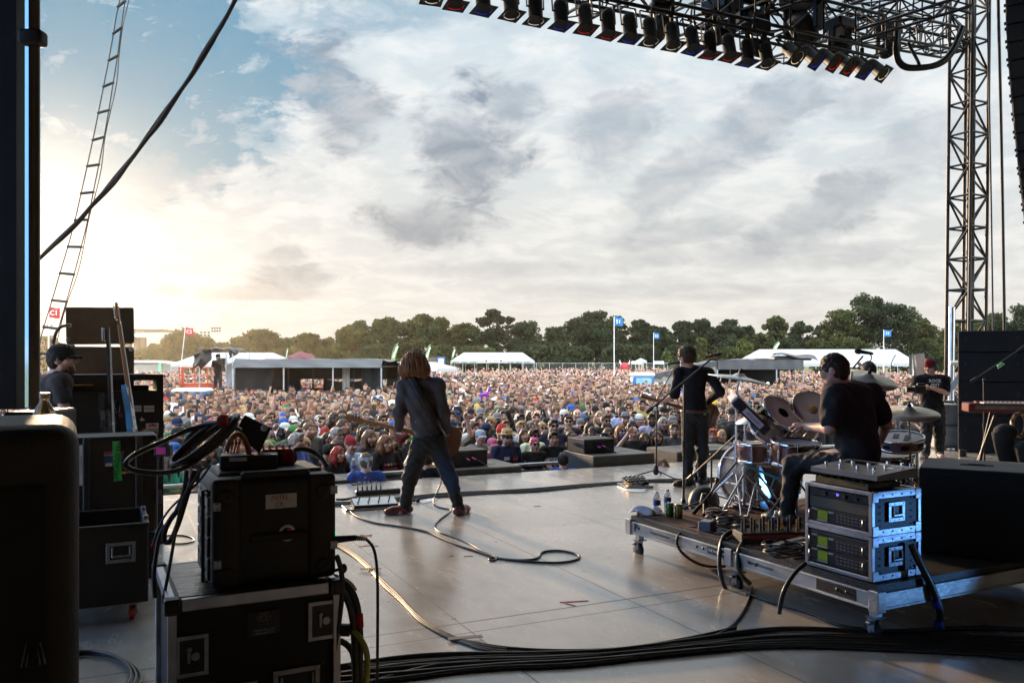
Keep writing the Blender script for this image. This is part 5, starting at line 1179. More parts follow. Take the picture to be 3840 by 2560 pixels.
cable('looping_cable', [P(x, y, Y) for x, y, Y in ((640, 1770, 3.5), (690, 1660, 3.6), (735, 1605, 3.62), (800, 1578, 3.6), (860, 1590, 3.6), (900, 1610, 3.7))], .0105, 'black cable arching over the top of the coil')
for i, (pp, lb) in enumerate(((((700, 1760), (690, 1850), (650, 1940), (600, 1990), (585, 2080), (575, 2150), (580, 2240)), 'black cable falling from the coil past the rack, outermost'), (((730, 1760), (700, 1860), (670, 1960), (640, 2030), (618, 2035), (612, 2000), (640, 1940), (680, 1900)), 'black cable hanging in a hook left of the rack'),
                           (((760, 1750), (730, 1800), (690, 1850), (660, 1980), (640, 2100), (625, 2180), (610, 2260)), 'brown cable running down the left end of the rack'), (((790, 1740), (760, 1790), (700, 1850), (640, 1900), (600, 1960), (570, 2050)), 'thin grey lead slanting across the rack units'))):
    cable('hanging_cable', [P(x, y, 3.62 if i != 2 else 3.55) for x, y in pp], (.0095, .012, .007, .005)[i], lb, mat('brown_cable', (.1, .06, .025), r=.5) if i == 2 else None, group='cables hanging by the rack')
# nearest loudspeaker, bottle, mast
o0 = V((-1.03, 2.0, 0))
t = thing('loudspeaker', 'tall black loudspeaker cabinet with rounded top, nearest left corner', 'loudspeaker', o0, math.radians(28))
b = B(); b.rbox((-.36, .25, .732), (.72, .5, 1.464), .055, 5); mk('cabinet', b, mat('textured_black', (.022, .019, .016), r=.62, sp=.45, v=.25, vs=6, b=.5, bs=170), t)
b = B(); b.box((-.38, -.006, .70), (.62, .012, 1.25), .004); mk('grille', b, m_grille, t)
b = B(T(-.095, -.016, .94) @ Rx(pi/2)); z_ = .0
for pts in ([(-.03, -.035), (-.018, .03), (0, -.005), (.018, .03), (.03, -.035)], [(-.018, -.035), (-.012, .005), (0, -.02), (.012, .005), (.018, -.035)]): b.tube([(x*.8, y*.8, z_) for x, y in pts], .0022, 4)
mk('emblem', b, mat('dim_blue_metal', (.16, .18, .3), r=.4, m=.5), t)
t = thing('water_bottle', 'amber plastic bottle behind the nearest loudspeaker', 'bottle', P(167, 1545, 2.85)-V((0, 0, .1)))
b = B(); b.lathe([(.001, 0), (.034, 0), (.036, .06), (.036, .09), (.03, .11), (.0155, .135), (.0145, .142), (.0145, .15)], 20); mk('body', b, mat('amber_plastic', (.8, .62, .36), r=.12, tr=.7, v=.05), t)
b = B(); b.cyl((0, 0, .147), (0, 0, .166), .0165, n=18); mk('cap', b, mat('amber_cap', (.6, .5, .36), r=.4), t)
t = thing('mast', 'black lifting mast with a sky-tinted steel strip at the left edge', 'mast', (P(80, 1400, 3.2).x, 3.2, 0))
X = lambda px: (px-80)*3.2/FPX
b = B(); b.box((X(58), 0, 3.4), (X(91)-X(26), .1, 3.94)); mk('column', b, m_case, t)
XF = lambda px, y: (px-1920)/FPX*(3.2+y)-(80-1920)/FPX*3.2
b = B(); b.box((0, 0, 3.4), (.0225, .008, 3.92), M=T(XF(104, -.085), -.085, 0) @ Rz(math.radians(-29))); mk('steel_strip', b, mat('sky_tinted_steel', (.62, .82, 1.), r=.09, m=1, v=.05, vs=.6), t)  # blue of the reflected sky is partly put into the strip's colour
b = B(); b.cyl((XF(130, -.07), -.07, 1.43), (XF(130, -.07), -.07, 5.4), .0185, n=20); mk('tube', b, mat('mast_tube', (.14, .125, .11), r=.4, m=.6, v=.2, vs=3), t)
b = B(); b.rbox((XF(118, -.1), -.09, ZC+(HY-140)/FPX*3.1), (.085, .06, .055), .012, 3); mk('clamp', b, m_rub, t)
b = B(); b.box((X(100), .1, .71), (X(155)-X(28), .3, 1.42), .01); b.box((X(140), -.3, 1.28), (.14, .3, .05), .01); b.box((X(140), -.3, .62), (.12, .26, 1.26)); mk('base', b, m_case, t)
b = B(); r_ = random.Random(5)
for k in range(4): b.tube([P(-6+k*7, y, 3.6)+V((.006*math.sin(y*.01+k*2), .02*k, 0)) for y in range(-60, 1560, 60)], .009, 6)
mk('hanging_cables', b, m_cable, None, 'bundle of black cables hanging at the far left edge', 'cable bundle')
# rope ladder
t = thing('rope_ladder', 'rope ladder hanging in front of the setting sun', 'rope ladder', P(320, 720, 16))
RG = [(470, -72, 497, -98), (442, 29, 469, 2), (425, 129, 455, 103), (408, 229, 442, 208), (388, 327, 425, 309), (369, 425, 409, 412), (348, 527, 391, 513), (327, 624, 371, 617), (304, 726, 350, 720), (282, 826, 330, 824), (255, 925, 305, 926), (225, 1024, 278, 1029), (196, 1125, 249, 1131), (164, 1225, 219, 1233), (140, 1320, 190, 1330)]
og = P(320, 720, 16); ww = lambda x, y: P(x, y, 16)-og
m_rope = mat('rope', (.05, .035, .025), r=.9, v=.2)
for x0, y0, x1, y1 in RG: b = B(); b.cyl(ww(x0-3, y0), ww(x1+3, y1), .026, n=8); mk('rung', b, m_rub, t)
for s in (0, 2): b = B(); b.tube([ww(q[s], q[s+1]) for q in RG], .011, 5, smooth=1); mk('side_rope', b, m_rope, t)
b = B(); b.tube([ww(q[2]+8+7*math.sin(i*1.9), q[3]) for i, q in enumerate(RG)], .009, 5, smooth=2); mk('slack_rope', b, m_rope, t)
# the heavy cable slung across the sky
pts = [(930, -80), (888, 0), (830, 112), (759, 219), (705, 312), (647, 388), (594, 473), (527, 558), (469, 638), (415, 700), (348, 774), (300, 830), (225, 905), (147, 975), (60, 1050)]
b = B()
for k, (r, am, ph) in enumerate(((.025, 0, 0), (.013, .03, 0), (.010, .036, 2.5))): b.tube([P(x, y, 10.5)+V((am*math.cos(i*1.15+ph), -.03, am*.6*math.sin(i*.9+ph))) for i, (x, y) in enumerate(pts)], r, 7, smooth=2)
mk('slung_cable', b, mat('slung_black', (.03, .022, .02), r=.7, v=.2), None, 'heavy black cable bundle slung diagonally across the sky', 'cable bundle')
# left amplifier wall
t = thing('speaker_stack', 'two black speaker cabinets tinted brown for flare, stacked against the sunset', 'speaker stack', P(377, 1345, 8.5)-V((0, 0, ZC)), GA)
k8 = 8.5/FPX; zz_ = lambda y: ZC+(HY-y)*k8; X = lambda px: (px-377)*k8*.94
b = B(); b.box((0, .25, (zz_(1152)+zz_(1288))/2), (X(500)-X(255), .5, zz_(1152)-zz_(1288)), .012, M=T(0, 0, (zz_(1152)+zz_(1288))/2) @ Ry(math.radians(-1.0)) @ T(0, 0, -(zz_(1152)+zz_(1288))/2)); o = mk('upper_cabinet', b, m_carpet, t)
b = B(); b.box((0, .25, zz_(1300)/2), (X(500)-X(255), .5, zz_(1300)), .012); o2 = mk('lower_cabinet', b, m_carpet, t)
b = B()
for px, py in ((268, 1222), (262, 1273), (488, 1309)): b.lathe([(.022, 0), (.022, .012), (.01, .018)], 12, M=T(X(px), -.01, zz_(py)) @ Rx(pi/2))
mk('foot', b, m_zinc, o)
b = B(); b.tube([(X(268), -.02, zz_(1222)), (X(240), -.05, zz_(1225)), (X(222), -.05, zz_(1245)), (X(210), -.05, zz_(1290))], .016, 7, smooth=2); mk('lead', b, m_cable, o)
t = thing('equipment_cabinet', 'black equipment cabinet covered in stickers with a window gap', 'cabinet', P(430, 1345, 7.2)-V((0, 0, ZC)), GA)
k7 = 7.2/FPX; z7 = lambda y: ZC+(HY-y)*k7; X = lambda px: (px-430)*k7*.93
def pb(b, x0, y0, x1, y1, d=.5, y=0.): b.box(((X(x0)+X(x1))/2, y+d/2, (z7(y0)+z7(y1))/2), (X(x1)-X(x0), d, z7(y0)-z7(y1)))
b = B(); pb(b, 240, 1404, 612, 1427); pb(b, 587, 1427, 612, 1466); pb(b, 240, 1466, 612, 1500); b.box(((X(240)+X(612))/2, .25, z7(1500)/2), (X(612)-X(240), .5, z7(1500))); mk('frame', b, m_case, t)
b = B(); pb(b, 240, 1427, 500, 1466, .3, .1); pb(b, 500, 1448, 560, 1466, .2, .12); mk('amplifier', b, m_plast, t)
b = B(); b.box((X(300), .02, z7(1441)), (.22, .05, .012)); mk('painted_light_strip', b, m_gold, t)  # brass strip added to stand for golden light in the gap
m_stk = mat('sticker_white', (.62, .6, .62), r=.6, v=.1); m_stp = mat('sticker_pink', (.55, .12, .16), r=.6, v=.35, vs=22, c2=(.75, .6, .6))
for x0, y0, x1, y1, mm, tx in ((498, 1522, 529, 1545, m_stk, 'BOXX'), (538, 1523, 577, 1547, m_stk, 'TOMOKEN'), (545, 1590, 593, 1636, m_stk, ''), (431, 1522, 449, 1544, m_stk, ''), (528, 1612, 592, 1634, m_stp, '$ 100 $')):
    b = B(); b.box(((X(x0)+X(x1))/2, -.004, (z7(y0)+z7(y1))/2), (X(x1)-X(x0), .004, z7(y0)-z7(y1)), M=Matrix()); o = mk('sticker', b, mm, t)
    if tx: text('lettering', tx, .022, upright(((X(x0)+X(x1))/2, -.008, (z7(y0)+z7(y1))/2)), m_ink if mm is m_stk else m_mar, o)
    elif x0 == 545:
        q = B()
        for a, c in ((-.02, .01), (.005, .018), (.025, .008)): q.ell(((X(x0)+X(x1))/2+a, -.008, z7(1605)+c), (.013, .002, .011), 8, 4)
        mk('rose_print', q, m_redink, o)
    else: q = B(); q.tube([((X(x0)+X(x1))/2-.008, -.008, z7(1540)), ((X(x0)+X(x1))/2, -.008, z7(1530)), ((X(x0)+X(x1))/2+.006, -.008, z7(1526))], .004, 5); mk('figure_print', q, m_ink, o)
text('lettering', 'BAJA\nWHITE', .03, upright((X(437), -.006, z7(1553))), mat('faded_pink', (.3, .16, .16), r=.7), t, bold=.001)
b = B(); b.ell((X(532), -.005, z7(1576)), (.02, .003, .012), 10, 5); b.ell((X(530), -.005, z7(1569)), (.006, .003, .01), 8, 4); mk('sticker', b, m_stk, t)
# guitars leaning there
def guitar(name, label, M, bodyc, neckc, scale=.864, bass=True, hl=.2, group=None, headc=None, pg=None):
    """local z up the neck, local -y the front face; origin at the middle of the body"""
    t = thing(name, label, 'bass guitar' if bass else 'guitar', (0, 0, 0), 0, group); t.matrix_world = M
    out = [(.0, -.25), (.09, -.245), (.15, -.2), (.165, -.13), (.145, -.05), (.115, .02), (.12, .09), (.145, .15), (.135, .2), (.105, .215), (.07, .17), (.04, .14), (-.04, .14), (-.07, .19), (-.1, .24), (-.135, .25), (-.15, .2), (-.135, .1), (-.115, .03), (-.14, -.05), (-.165, -.12), (-.155, -.19), (-.09, -.245)]
    b = B(); b.prism(out, -.02, .02, M=Rx(pi/2)); mk('body', b, bodyc, t)
    b = B(); b.prism([(-.06, -.12), (.0, -.16), (.06, -.1), (.07, .05), (.03, .1), (-.03, .1), (-.08, .12), (-.09, 0)], .0205, .0225, M=Rx(pi/2)); mk('pickguard', b, pg or m_white, t)
    L0, L1 = .08, scale-.16
    b = B(); b.add([(-.028, -.024, L0), (.028, -.024, L0), (.021, -.022, L1), (-.021, -.022, L1), (-.026, .0, L0), (.026, .0, L0), (.019, .0, L1), (-.019, .0, L1), (0, .008, L0), (0, .006, L1)], [(0, 1, 2, 3), (0, 3, 7, 4), (1, 5, 6, 2), (4, 7, 9, 8), (8, 9, 6, 5), (0, 4, 8, 5, 1), (3, 2, 6, 9, 7)]); mk('neck', b, neckc, t)
    b = B(); b.prism([(-.02, L1), (.022, L1), (.03, L1+.03), (.028, L1+hl*.85), (.01, L1+hl), (-.03, L1+hl*.95), (-.045, L1+hl*.8), (-.04, L1+hl*.3), (-.03, L1+.05)], -.002, .016, M=T(0, -.004, 0) @ Rx(pi/2)); mk('headstock', b, headc or neckc, t)
    n = 4 if bass else 6
    for i in range(n):
        z = L1+.045+i*(hl-.06)/n; b = B(); b.cyl((-.018, .0, z), (-.018, .014, z), .009, n=8); b.cyl((-.02, .006, z), (-.06, .006, z), .0035, n=6); b.ell((-.068, .006, z), (.013, .004, .011), 8, 5); b.cyl((-.016, -.03, z), (-.016, -.012, z), .005, n=6); mk('tuning_peg', b, m_chrome, t)
    b = B()
    for i in range(n): x = -.018+.036*i/(n-1); b.cyl((x, -.029, -.12), (x*.8, -.026, L1+.03), .0012, n=4, cap=False)
    mk('string', b, m_chrome, t)
    b = B(); b.box((0, -.026, -.12), (.075, .012, .05), .003); b.box((0, -.024, .0), (.08, .008, .03), .004); mk('bridge', b, m_chrome, t); return t
m_maple = mat('maple', (.36, .16, .055), r=.5, v=.25, vs=8, stretch=(1, 1, .1)); m_rosew = mat('dark_neck', (.03, .018, .014), r=.7, sp=.2, v=.2); m_blueb = mat('sky_blue_lacquer', (.12, .35, .6), r=.15, v=.08, coat=.5); m_sun = mat('sunburst', (.16, .04, .012), r=.15, v=.3, vs=3, coat=.5); m_blk = mat('black_lacquer', (.015, .015, .016), r=.15, coat=.5)
def lean(p0, p1, yaw): return T(p0) @ frame_to(V(p1)-V(p0)) @ Rz(yaw)
p0, p1 = P(490, 1560, 6.75), P(437, 1180, 6.95)
guitar('leaning_bass', 'pale blue bass guitar with maple neck leaning on the cabinet', lean(p0+(p0-p1).normalized()*.02, p1, math.radians(240)), m_blueb, m_maple, scale=.96, hl=.2)
p0, p1 = P(412, 1590, 7.0), P(401, 1270, 7.1)
guitar('leaning_guitar', 'dark-necked guitar standing left of the pale blue bass', lean(p0, p1, math.radians(235)), m_blk, m_rosew, scale=.82, hl=.17, bass=False, pg=m_ink)
# moulded trunk case with tape, open trunk
t = thing('moulded_case', 'black moulded case with green CHICAGO tape on end', 'case', P(470, 1345, 6.1)-V((0, 0, ZC)), GA)
k6 = 6.1/FPX; z6 = lambda y: ZC+(HY-y)*k6; X = lambda px: (px-470)*k6*.93
b = B(); b.rbox(((X(240)+X(592))/2, .17, (z6(1632)+z6(2000))/2), (X(592)-X(240), .34, z6(1632)-z6(2000)), .03); mk('body', b, m_plast, t)
b = B()
for px in (330, 520): b.box((X(px), -.006, z6(1815)), (.05, .03, z6(1628)-z6(1990)), .01)
b.box((X(425), .1, z6(1640)), (X(515)-X(350), .06, .03), .01); mk('rib', b, m_plast, t)
b = B(); b.box((X(440), -.006, z6(1726)), (.052, .003, z6(1652)-z6(1800)), M=T(X(440), 0, z6(1726)) @ Ry(math.radians(-2.5)) @ T(-X(440), 0, -z6(1726))); o = mk('green_tape', b, m_tapeg, t); text('lettering', 'CHICAGO 39+', .046, T(X(440), -.009, z6(1733)) @ Rx(pi/2) @ Rz(math.radians(84)), m_ink, o, shear=.2, bold=.0006)
b = B(); b.box((X(311), -.023, z6(1734)), (.02, .003, z6(1660)-z6(1808))); o = mk('white_tape', b, m_paper, t); text('lettering', 'quincy pedalboard', .016, T(X(311), -.026, z6(1734)) @ Rx(pi/2) @ Rz(pi/2), m_redink, o)
text('lettering', 'PELICAN', .04, T(X(338), -.0225, z6(1738)) @ Rx(pi/2) @ Rz(pi/2), m_panel, t, bold=.001)
b = B(); b.box((X(429), -.004, z6(1715)), (.13, .002, .1)); b.k = 1; b.box((X(429), -.0052, z6(1692)), (.13, .002, .012)); b.k = 2; b.box((X(410), -.0052, z6(1738)), (.045, .002, .022)); mk('warning_label', b, [mat('label_blue', (.02, .09, .2), r=.4, v=.5, vs=14), m_redink, m_paper], t); text('lettering', 'WATER', .018, upright((X(409), -.008, z6(1702))), m_paper, t)
b = B(); b.ell((X(466), -.005, z6(1771)), (.015, .002, .011), 10, 5); mk('badge', b, mat('yellow_print', (.7, .42, .03), r=.5), t); text('lettering', 'PELICAN', .013, upright((X(487), -.004, z6(1771))), m_paper, t)
b = B(); b.box((X(592)+.02, .0, z6(1745)), (.04, .03, .18), .01); b.box((X(592)+.01, -.02, z6(1870)), (.03, .03, .1), .01); mk('hinge', b, m_plast, t)
t = thing('tape_dispenser', 'black box flashing pink tape beside the moulded case', 'tape box', P(606, 1690, 6.0)); b = B(); b.box((.0, .03, 0), (.115, .06, .085), .006); b.box((.0, .03, .06), (.07, .05, .05), .01); mk('body', b, m_plast, t); b = B(); b.box((-.005, -.002, 0), (.068, .003, .05)); mk('pink_tape', b, m_pink, t)
t = thing('bass_cabinet', 'low black cabinet under the moulded case', 'speaker', P(470, 1345, 6.15)-V((0, 0, ZC)), GA); b = B(); b.box((X(470), .2, .165), (X(575)-X(330), .4, .33), .01); mk('cabinet', b, m_plast, t); b = B(); b.box((X(470), -.004, .165), (X(565)-X(340), .01, .29)); mk('grille', b, m_grille, t)
t = thing('open_trunk', 'black open trunk on red-wheeled casters, steel handle', 'trunk', V((-2.25, 5.2, 0)), math.radians(26))
w, d, h0, h1 = .62, .62, .12, .595; x0 = -w
b = B()
b.box((x0/2, .012, (h0+h1)/2), (w, .024, h1-h0), .006); b.box((x0/2, d-.012, (h0+h1)/2), (w, .024, h1-h0), .006); b.box((-.012, d/2, (h0+h1)/2), (.024, d-.05, h1-h0), .006); b.box((x0+.012, d/2, (h0+h1)/2), (.024, d-.05, h1-h0), .006); b.box((x0/2, d/2, h0+.01), (w-.05, d-.05, .02)); mk('body', b, m_plast, t)
b = B()
for c_, s_ in (((x0/2, .012, h1+.004), (w+.012, .034, .02)), ((x0/2, d-.012, h1+.004), (w+.012, .034, .02)), ((-.012, d/2, h1+.004), (.034, d-.03, .02)), ((x0+.012, d/2, h1+.004), (.034, d-.03, .02))): b.box(c_, s_, .006)
mk('rim', b, m_panel, t)
for y in (.15, .5): b = B(); b.box((-.01, y, h1+.02), (.03, .05, .03), .004); mk('catch', b, m_zinc, t)
recess_handle(t, -.155, h1-.155, .165, .125, y=-.002)
m_rw = mat('red_wheel', (.5, .05, .03), r=.5, v=.15)
for x in (-.09, x0+.09):
    for y in (.08, d-.1): caster(t, x, y, h0, .042, m_rw)
cable('red_plug', [P(562, 2030, 5.3), P(572, 2035, 5.3), P(577, 2050, 5.3), P(575, 2070, 5.3)], .016, 'red round plug hanging off the open trunk', m_redfab, cat='plug')
# cables right of the rack
m_yel = mat('yellow_green_cable', (.3, .32, .04), r=.5, v=.3, vs=9)
cable('feeder_cable', [P(x, y, 3.75) for x, y in ((1258, 2168), (1290, 2185), (1320, 2215), (1340, 2270), (1345, 2330), (1350, 2380), (1348, 2480), (1352, 2600))], .018, 'thick black feeder cable with a red taped band', group='feeder cables')
b = B(); b.tube([P(1345, 2300, 3.75), P(1348, 2350, 3.75)], .0195, 10); mk('red_band', b, m_redfab, bpy.data.objects['feeder_cable'])
cable('feeder_cable', [P(x, y, 3.72) for x, y in ((1256, 2175), (1278, 2200), (1310, 2260), (1325, 2330), (1330, 2420), (1335, 2600))], .015, 'thick black feeder cable left of the red-banded one', group='feeder cables')
cable('feeder_cable', [P(x, y, 3.8) for x, y in ((1250, 2160), (1285, 2170), (1315, 2190), (1330, 2215))], .014, 'yellow-green feeder cable end behind the rack corner', m_yel, group='feeder cables')
t = thing('power_connector', 'big black connector with yellow-green tail on the road case', 'connector', P(1260, 2360, 3.72)); b = B(); b.cyl((0, 0, 0), (.06, .0, .0), .028, n=16); b.cyl((.06, 0, 0), (.075, 0, -.002), .022, .018, n=14); mk('shell', b, m_rub, t)
b = B(); b.tube([(.07, 0, 0), (.1, -.01, -.02), (.135, -.02, -.07), (.145, -.02, -.13), (.135, -.02, -.26)], .0135, 9, smooth=2); mk('tail', b, m_yel, t)
cable('feeder_cable', [P(x, y, 3.78) for x, y in ((1275, 2400), (1310, 2420), (1330, 2460), (1335, 2600))], .015, 'dark green feeder cable below the big connector', mat('dark_green_cable', (.02, .05, .04), r=.5), group='feeder cables')
t = thing('jack_plug', 'long black plug sticking out of the right side of the rack', 'plug', P(1258, 2022, 3.76)); b = B(); b.cyl((0, 0, 0), (.09, 0, .008), .017, .013, n=12)
for i in range(6): b.cyl((.09+i*.009, 0, .008-i*.001), (.096+i*.009, 0, .007-i*.001), .0125-i*.0006, n=10)
mk('shell', b, m_rub, t); b = B(); b.tube([(.14, 0, .0), (.17, 0, -.03), (.185, 0, -.1), (.19, 0, -.22), (.188, 0, -.52), (.187, 0, -.75)], .007, 7, smooth=2); mk('tail', b, m_cable, t)
b = B(); b.ell((0, 0, 0), (.018, .018, .022), 14, 8); b.cyl((-.04, 0, -.01), (0, 0, 0), .007, n=8); mk('round_knob', b, m_rub, None, 'round black knob on the rear right of the rack', 'knob', loc=P(1287, 2130, 3.74))
b = B(); b.ell((0, 0, 0), (.006, .006, .009), 10, 6); mk('indicator_lamp', b, mat('green_glow', (.0, .3, .1), r=.3, e=(0, 1, .3), es=.5), None, 'small green indicator lamp on the side of the rack', 'lamp', loc=P(1257, 2000, 3.78))
cable('hanging_cable', [P(x, y, 3.7) for x, y in ((1262, 2080), (1280, 2130), (1286, 2200), (1276, 2300), (1262, 2400), (1250, 2560), (1248, 2640))], .012, 'black cable hanging down the right edge of the cases', group='cables hanging by the rack')
# ------------------------------------------------------------------ band and crew
def fix(J): return {k: (V(v) if isinstance(v, (tuple, list)) else v) for k, v in J.items()}
def hero(label, J, foot, cat='person', hands=None, h=.0085, skin=SKIN_L):
    org = V((foot.x, foot.y, foot.z)); vs, fs, mi = body_mesh(J, hands, h); o = link('person', npmesh('person', vs-np.array(org), fs, BM, mi=mi), None, label, cat, loc=org); o.color = skin
    def kid(name, sdf, hh, mt, col):
        c = blob(name, sdf, hh, mt, o, org); c.color = (*col, 1); return c
    return o, org, kid
def shoes(kid, J, col, z0=0., nm='shoe', hh=.009):
    for q in 'lr': kid(nm, shoe_sdf(J, q, z0), hh, m_leather, col)
m_leather = mat('leather', oc=True, r=.45, v=.2, vs=9, b=.2, bs=40)
m_denim = mat('denim', oc=True, r=.8, v=.22, vs=5, b=.5, bs=22)
# bassist, seen from behind
Yb = 8.76
J = fix(dict(hd=P(1556, 1354, Yb+.02), nk=P(1562, 1412, Yb), ch=P(1572, 1498, Yb), pv=P(1606, 1650, Yb), sl=P(1516, 1446, Yb), sr=P(1643, 1446, Yb+.02), el=P(1499, 1545, Yb-.03), wl=P(1495, 1606, Yb+.17), er=P(1662, 1548, Yb), wr=P(1680, 1635, Yb+.26),
             hl=P(1574, 1680, Yb), hr=P(1642, 1680, Yb), kl=P(1538, 1792, Yb+.03), kr=P(1688, 1790, Yb+.06), al=P(1518, 1902, Yb+.04), ar=P(1722, 1906, Yb-.03), tl=P(1470, 1915, Yb-.02), tr=P(1750, 1905, Yb+.12), ud=(.04, .2, 1), fd=(-.12, 1, -.2)))
o, og, kid = hero('long-haired person in grey shirt playing bass, back to the camera', J, V((J['al'].x+.25, Yb, 0)), hands=dict(l=dict(d=(.15, .75, .45), n=(-.6, .2, .6), curl=1.0, t=1), r=dict(d=(-.5, .5, -.6), n=(-.3, .6, -.3), curl=.7, t=-1)))
J['bw'] = .9; s = tee_sdf(J, long_=True, g=.014, hem=.11, loose=.006); kid('shirt', s, .0085, m_cloth, (.075, .067, .074))
kid('trousers', pants_sdf(J, .02, rise=.06), .0095, m_denim, (.009, .0085, .009)); shoes(kid, J, (.14, .03, .018))
R = axes(J['ud'], J['fd']); gg = lambda x, y, z: J['hd']+R @ V((x, y, z)); s = SDF()
s.ell(gg(0, -.02, .02), (.100, .122, .112), R, .02)
for a, L_ in ((-1, .145), (1, .14)):
    for yy_, rr in ((.03, .045), (-.03, .055), (-.08, .055)): p = gg(a*.078, yy_, -.02); s.chain([p, p+V((a*.024, -.005, -L_*.55)), p+V((a*.032, -.012, -L_))], [rr, rr*.95, rr*.55], .04)
for x in (-.04, .0, .04): p = gg(x, -.1, 0); s.chain([p, p+V((x*.2, -.015, -.1)), p+V((x*.25, -.01, -.145))], [.06, .055, .03], .04)
s.ell(gg(0, .11, -.03), (.06, .07, .1), R, neg=True); s.noise(.007, 105, (1, 1, .16)); s.noise(.0035, 190, (1, 1, .12)); kid('hair', s, .0075, m_hair, (.21, .085, .035))
b = B(); b.box((0, 0, 0), (.028, .012, .06), .003); q = mk('green_tag', b, m_tapeg, o, loc=P(1540, 1646, Yb-.15)-og); q.rotation_euler = (0, 1.2, 0)
p0, p1 = P(1642, 1642, Yb+.22), P(1296, 1563, Yb+.14)
bass = guitar('bass_guitar', 'sunburst bass guitar with maple headstock held by the long-haired bassist', lean(p0, p1, -pi/2), m_sun, m_maple, scale=.96, hl=.2)
s = SDF(); torso(s, J, .052); a_s, b_s = P(1545, 1412, Yb), P(1672, 1620, Yb); dn = (b_s-a_s).normalized(); nr = V((dn.z, 0, -dn.x)); s.cut(a_s+nr*.033, nr); s.cut(a_s-nr*.033, -nr); s.cut(P(1575, 1700, Yb), V((0, .0, -1)))
c = blob('strap', s, .0095, m_leather, bass, None); c.color = (.014, .013, .013, 1); c.matrix_parent_inverse = bass.matrix_world.inverted()
# singer
Ys = 10.7
J = fix(dict(hd=P(2574, 1336, Ys), nk=P(2588, 1382, Ys+.02), ch=P(2600, 1428, Ys), pv=P(2606, 1545, Ys), sl=P(2546, 1398, Ys), sr=P(2656, 1398, Ys+.02), el=P(2530, 1478, Ys-.03), wl=P(2482, 1507, Ys+.2), er=P(2700, 1468, Ys-.08), wr=P(2652, 1505, Ys+.2), hl=P(2584, 1560, Ys), hr=P(2630, 1560, Ys), kl=P(2580, 1688, Ys+.02), kr=P(2634, 1688, Ys+.04), al=P(2582, 1797, Ys), ar=P(2632, 1789, Ys+.2), tl=P(2535, 1812, Ys-.06), tr=P(2650, 1799, Ys+.35), ud=(-.03, -.02, 1), fd=(-.62, .78, -.03)))
o, og, kid = hero('person in black singing and playing guitar at the boom microphone', J, V((J['al'].x+.08, Ys, 0)), hands=dict(l=dict(d=(-.5, .4, .4), n=(.3, .5, .5), curl=1.1, t=1), r=dict(d=(-.6, .6, -.3), n=(0, .6, -.5), curl=.8, t=-1)), skin=SKIN_M)
J['bw'] = .95; s = SDF(); torso(s, J, .017); arm(s, J, 'l', .016, 0, 1.02, .03); arm(s, J, 'r', .017, 0, 1.9, .03); s.ell(J['nk']+V((0, .02, .05)), (.07, .07, .05), None, neg=True); s.cut(J['pv']+V((0, 0, .0)), (0, 0, -1)); s.noise(.004, 24); kid('jacket', s, .0095, m_cloth, (.013, .013, .015))
kid('trousers', pants_sdf(J, .016, rise=.03), .0095, m_denim, (.012, .012, .014)); shoes(kid, J, (.02, .018, .017))
s = SDF(); s.ell(J['pv']+V((0, 0, .012)), (.188, .148, .12), None); s.cut(J['pv']+V((0, 0, .035)), (0, 0, 1)); s.cut(J['pv']+V((0, 0, -.008)), (0, 0, -1)); kid('belt', s, .0095, m_leather, (.09, .025, .014))
kid('hair', hair_sdf(J, 'curly'), .008, m_hair, (.06, .028, .014))
b = B(); b.box((0, 0, 0), (.03, .012, .015), .003); mk('transmitter_light', b, m_tapeg, o, loc=P(2643, 1553, Ys-.15)-og)
p0, p1 = P(2622, 1548, Ys+.24), P(2389, 1479, Ys+.16)
guitar('electric_guitar', 'electric guitar with pale headstock held by the singer in black', lean(p0, p1, -pi/2), m_sun, mat('rose_maple', (.3, .13, .07), r=.4, v=.2), scale=.80, hl=.17, bass=False)
# ------------------------------------------------------------------ riser
RZ = .317; RN = V((2.10, 4.83, 0))
def RS(u, v, z=RZ): return RN+U2*u+N2*v+V((0, 0, z))
def RP(px, py, Y): return P(px, py, Y)
t = thing('drum_riser', 'low rolling drum riser with aluminium rails and brown carpet', 'riser', RN, GA)
LW, LN = 2.44, 2.44
b = B(); b.box((LW/2, LN/2, RZ-.022), (LW, LN, .04)); mk('deck', b, mat('riser_deck', (.03, .027, .025), r=.5, v=.4, vs=5, b=.3, bs=60), t)
b = B(); b.box((LW/2, LN*.62, RZ+.002), (LW*.96, LN*.68, .008)); mk('carpet', b, mat('rug', (.14, .055, .03), r=.95, v=.4, vs=14, b=.9, bs=120, c2=(.06, .025, .018)), t)
m_rai = mat('riser_rail', (.46, .45, .43), r=.42, m=1, v=.3, vs=4, b=.2, bs=30)
b = B()
for z, hh, pr in ((RZ-.085, .085, 0), (RZ-.05, .014, .006), (RZ-.134, .014, .006)):
    b.box((-.005, LN/2, z), (.03+pr, LN, hh), .002); b.box((LW+.005, LN/2, z), (.03+pr, LN, hh), .002); b.box((LW/2, -.005, z), (LW-.02, .03+pr, hh), .002); b.box((LW/2, LN+.005, z), (LW-.02, .03+pr, hh), .002)
mk('rail', b, m_rai, t)
for x, y in ((0, 0), (0, LN), (LW, 0), (LW, LN)): b = B(); b.box((x, y, RZ-.09), (.07, .07, .125), .004); mk('corner_post', b, m_rai, t)
b = B(); b.box((-.02, LN*.5, RZ-.09), (.035, .07, .12), .003); mk('joint_bracket', b, m_rai, t)
b = B()
for y in (.2, .27, .95, 1.02, 1.5, 1.57, 2.3): b.ell((-.022, y, RZ-.085), (.005, .012, .012), 8, 5)
mk('bolt', b, m_steel, t)
